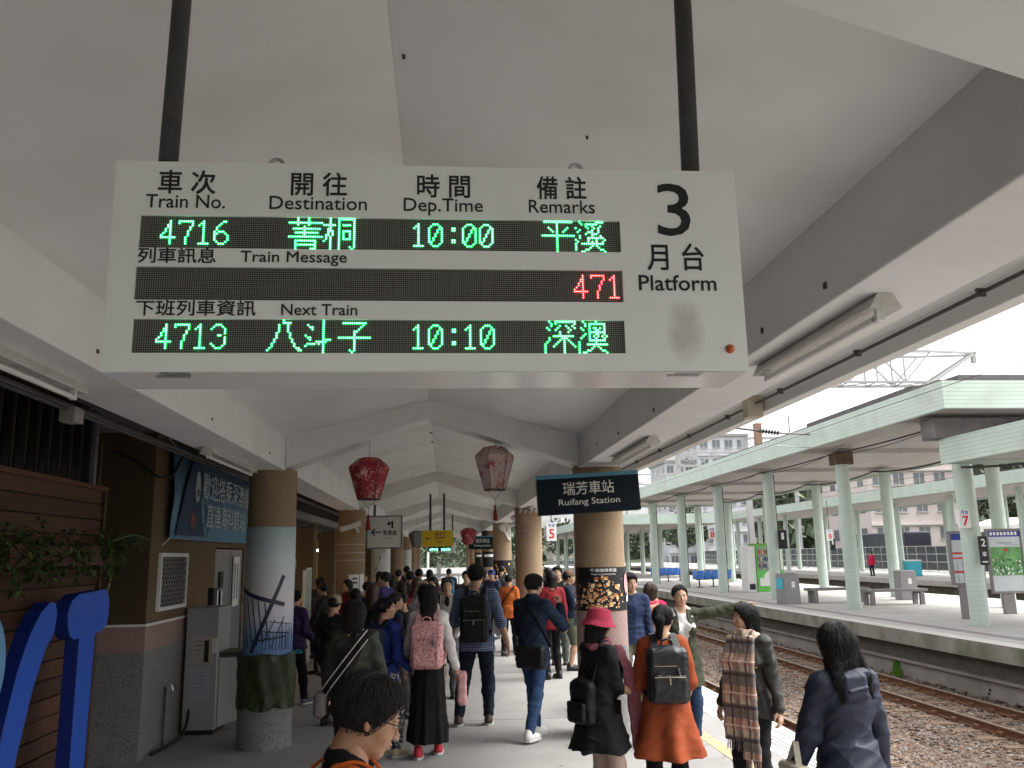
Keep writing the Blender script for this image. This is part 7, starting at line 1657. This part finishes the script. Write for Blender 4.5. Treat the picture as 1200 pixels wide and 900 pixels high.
person('person in a dark red jacket standing beside the second right-hand column', px(643, 14.2), 14.2, 20, 1.68, dict(m=C('dark red jacket', (.20,.012,.018)), hem=.46), dict(kind='trousers', m=CB), res=2, hair=('bob', M_hair))
og = person('person in an orange jacket with a thin black bag strap, beyond the checked-shirt man', px(594, 17.6), 17.6, -20, 1.56, dict(m=C('orange jacket', (.55,.14,.03)), hem=.46, thick=.028), dict(kind='trousers', m=CB), res=2, hair=('crop', M_hair), female=True, feet=((-.06,-.08,0), (.06,.08,0)))
MB().tube([og['U']((.09,-.02,.85))+np.array((0,-.03,.03)), og['U']((.0,-.095,.72))+np.array((0,-.04,0)), og['U']((-.12,-.05,.55))+np.array((-.03,-.05,0))], .012, 6).build('bag_strap', CB, og['t'])
gv = person('grey-haired man in a light grey zip jacket walking towards the camera', px(524, 12.8), 12.8, 180, 1.63, dict(m=C('light grey fleece', (.40,.39,.38)), hem=.49, thick=.022, collar=True), dict(kind='trousers', m=C('grey trousers', (.10,.10,.11))), hair=('crop', mat('greying hair', (.06,.055,.05), .5, bump=.3)), hands=((-.14,.1,.58), (.14,.1,.56)), res=1, feet=((-.05,.08,0), (.05,-.06,0)))
q = Sdf((-.1,.0,1.1), (.1,.3,1.5), .01); q.ell(gv['U']((0,.055,.80)), (.035,.045,.09)); link('black_shirt', q.mesh('black_shirt', CB), gv['t'])
for e in (-1, 1): MB().tube([gv['U']((e*.07,.02,.852))+np.array((0,0,.02)), gv['U']((e*.075,.075,.79))+np.array((0,.02,0)), gv['U']((e*.085,.075,.66))+np.array((0,.02,0)), gv['U']((e*.10,.02,.58))+np.array((e*.03,.0,0))], .014, 6).build('backpack_strap', CB, gv['t'])
MB().tube([gv['U']((0,.075,.76))+np.array((0,.024,0)), gv['U']((0,.075,.52))+np.array((0,.03,0))], .004, 5).build('zip', M_steel, gv['t'])
# crowd queueing in the middle distance: (px u, distance, height, yaw, top colour, hair, female, label)
CR_ = [
 (397, 10.9, 1.50, -20, (.014,.014,.016), 'crop', 1, 'person in black with a beige cap walking by the second left column'),
 (454, 15.0, 1.70, 70, (.045,.035,.14), 'short', 0, 'man in a violet blue jacket turned left under the white hanging sign'),
 (440, 12.4, 1.58, -10, (.012,.012,.018), 'long', 1, 'woman with long brown hair and black jacket under the white hanging sign'),
 (465, 11.2, 1.50, -70, (.012,.016,.05), 'crop', 0, 'boy in a dark blue hooded jacket looking right, left of the skirt woman'),
 (473, 13.6, 1.55, 10, (.24,.015,.03), 'crop', 1, 'person in a crimson jacket behind the boy in dark blue'),
 (482, 17.5, 1.66, 30, (.02,.018,.02), 'short', 0, 'man in black standing before the fourth left column'),
 (489, 15.2, 1.60, -30, (.17,.02,.035), 'bob', 1, 'woman in a wine red top right of the crimson jacket person'),
 (498, 11.4, 1.60, 5, (.40,.38,.37), 'bob', 1, 'woman in a pale top raising both arms to take a picture'),
 (508, 14.4, 1.62, 170, (.10,.09,.075), 'bob', 1, 'woman in a brown patterned coat beside the grey-jacket man'),
 (428, 18.5, 1.62, -90, (.02,.015,.015), 'crop', 0, 'dark dressed man by the shop at the second left column'),
 (412, 16.8, 1.55, 120, (.12,.012,.02), 'bob', 1, 'woman in dark red near the shop counter'),
 (385, 15.5, 1.52, 80, (.03,.03,.03), 'crop', 0, 'person in charcoal by the notice stand'),
 (381, 18.0, 1.58, 40, (.05,.03,.04), 'bob', 1, 'woman with a dark plum coat deep by the shops'),
 (575, 21.0, 1.60, 150, (.03,.04,.08), 'short', 0, 'man with a blue cap in front of the far column poster'),
 (566, 23.0, 1.60, -60, (.20,.12,.12), 'long', 1, 'woman in a dusty pink coat holding a phone up, far away'),
 (526, 25.0, 1.60, 0, (.02,.04,.07), 'crop', 0, 'distant walker in dark blue with a light blue rucksack on the bright floor'),
 (469, 20.5, 1.66, -20, (.05,.05,.06), 'crop', 0, 'man in a grey jacket beyond the crimson jacket person'),
 (447, 21.0, 1.62, 15, (.20,.18,.16), 'bob', 1, 'woman in a beige coat half hidden in the queue'),
 (478, 24.0, 1.70, 0, (.03,.02,.05), 'short', 0, 'tall man in a dark violet coat far back in the queue'),
 (461, 17.2, 1.60, 25, (.03,.03,.035), 'bob', 1, 'woman with bobbed hair and graphite jacket in the thick of the queue'),
 (434, 14.6, 1.56, -40, (.02,.02,.05), 'crop', 0, 'boy in a midnight blue top behind the long-haired brunette'),
 (492, 19.4, 1.68, -15, (.06,.04,.03), 'short', 0, 'man in a dark brown jacket between the queue and the bright gap'),
 (421, 13.2, 1.50, 35, (.015,.02,.015), 'bob', 1, 'woman in very dark green near the second left column'),
 (504, 22.5, 1.62, 10, (.10,.02,.03), 'bob', 1, 'distant woman in maroon at the edge of the bright gap'),
 (474, 12.2, 1.46, 20, (.02,.02,.022), 'crop', 0, 'short youth in black in front of the crimson jacket person'),
 (546, 17.0, 1.66, 165, (.05,.05,.055), 'short', 0, 'man in slate grey coming up behind the tall checked-shirt man'),
 (586, 24.0, 1.66, 0, (.03,.03,.03), 'crop', 0, 'far man in dark clothes beside the third right-hand column'),
 (640, 19.0, 1.66, 0, (.02,.02,.025), 'short', 0, 'person in black with a white collar behind the navy jacket man'),
]
for i, (u, Y, H, yw, col, hr_, fe, lb) in enumerate(CR_):
    up = i == 7; ph = i == 14
    hn = ((-.035,.13,.95), (.045,.13,.96)) if up else ((-.1,.1,.55), (.08,.2,.84)) if ph else ((-.14,.02+.05*(i % 3),.50), (.14,.10-.04*(i % 2),.52+.04*(i % 3)))
    p_ = person(lb, px(u, Y), Y, yw, H, dict(m=C('crowd cloth %d' % i, col), hem=.45+.02*(i % 3), thick=.022+.004*(i % 3), hood=(i % 4 == 3), fold=.005), dict(kind='trousers', m=(CB, CJ, CN, C('brown trousers', (.06,.045,.035)))[i % 4]), hair=(hr_, M_hairb if i in (2, 6) else M_hair), elb=((-.3,.3,-1), (.3,.3,-1)) if up else None, female=bool(fe), hands=hn, res=2 if Y < 16 else 3, feet=((-.06,-.07*(i % 2),0), (.06,.08*(i % 2),0)), head=(.2*math.sin(i*2.1), .05, .05*math.cos(i)), group=None)
    if i == 0: m = MB(); m.lathe(0, -.008, [(.001,.135), (.05,.130), (.085,.10), (.098,.045), (.10,.02)], 20, caps=False); inhead(p_, m, 'cap', C('beige cap', (.38,.31,.22)))
    if i == 13: m = MB(); m.lathe(0, -.008, [(.001,.135), (.05,.130), (.085,.10), (.098,.045), (.10,.02)], 20, caps=False); inhead(p_, m, 'cap', C('blue cap', (.03,.09,.30)))
    if i == 15: backpack(p_, 'light blue rucksack on the distant walker', C('light blue nylon', (.08,.22,.36)), .3, .4, .15, detail=False)
    if i == 3: backpack(p_, 'black daypack on the boy in the dark blue jacket', C('black nylon', (.008,.008,.009)), .28, .4, .15, detail=False)
    if i == 14: t = thing('mobile_phone', 'phone held up by the far woman in dusty pink', 'phone', (p_['x'], p_['y'], 0), math.radians(yw)); MB().box(-.08+.2, -.01+.2, .36, .37, 1.36, 1.50).build('phone_body', CBS, t)
tp = thing('paper_sheet', 'white folded paper held by the tall checked-shirt man', 'paper', (px(580, 10.5), 10.5, 1.12)); m = MB(); m.add([(-.06,0,-.08), (.05,.05,-.10), (.05,.05,.09), (-.05,.0,.10), (-.06,.004,-.08), (.05,.054,-.10), (.05,.054,.09), (-.05,.004,.10)], [(0,1,2,3), (7,6,5,4), (0,3,7,4), (1,5,6,2)]); m.build('sheet', CW, tp)
# far platform passenger
person('small figure in pink standing on the third platform by the turquoise box', 28.6, 56.5, 120, 1.60, dict(m=C('magenta jacket', (.62,.015,.085)), hem=.45), dict(kind='trousers', m=CN), res=3, hair=('bob', M_hair), female=True, root_z=ZP)
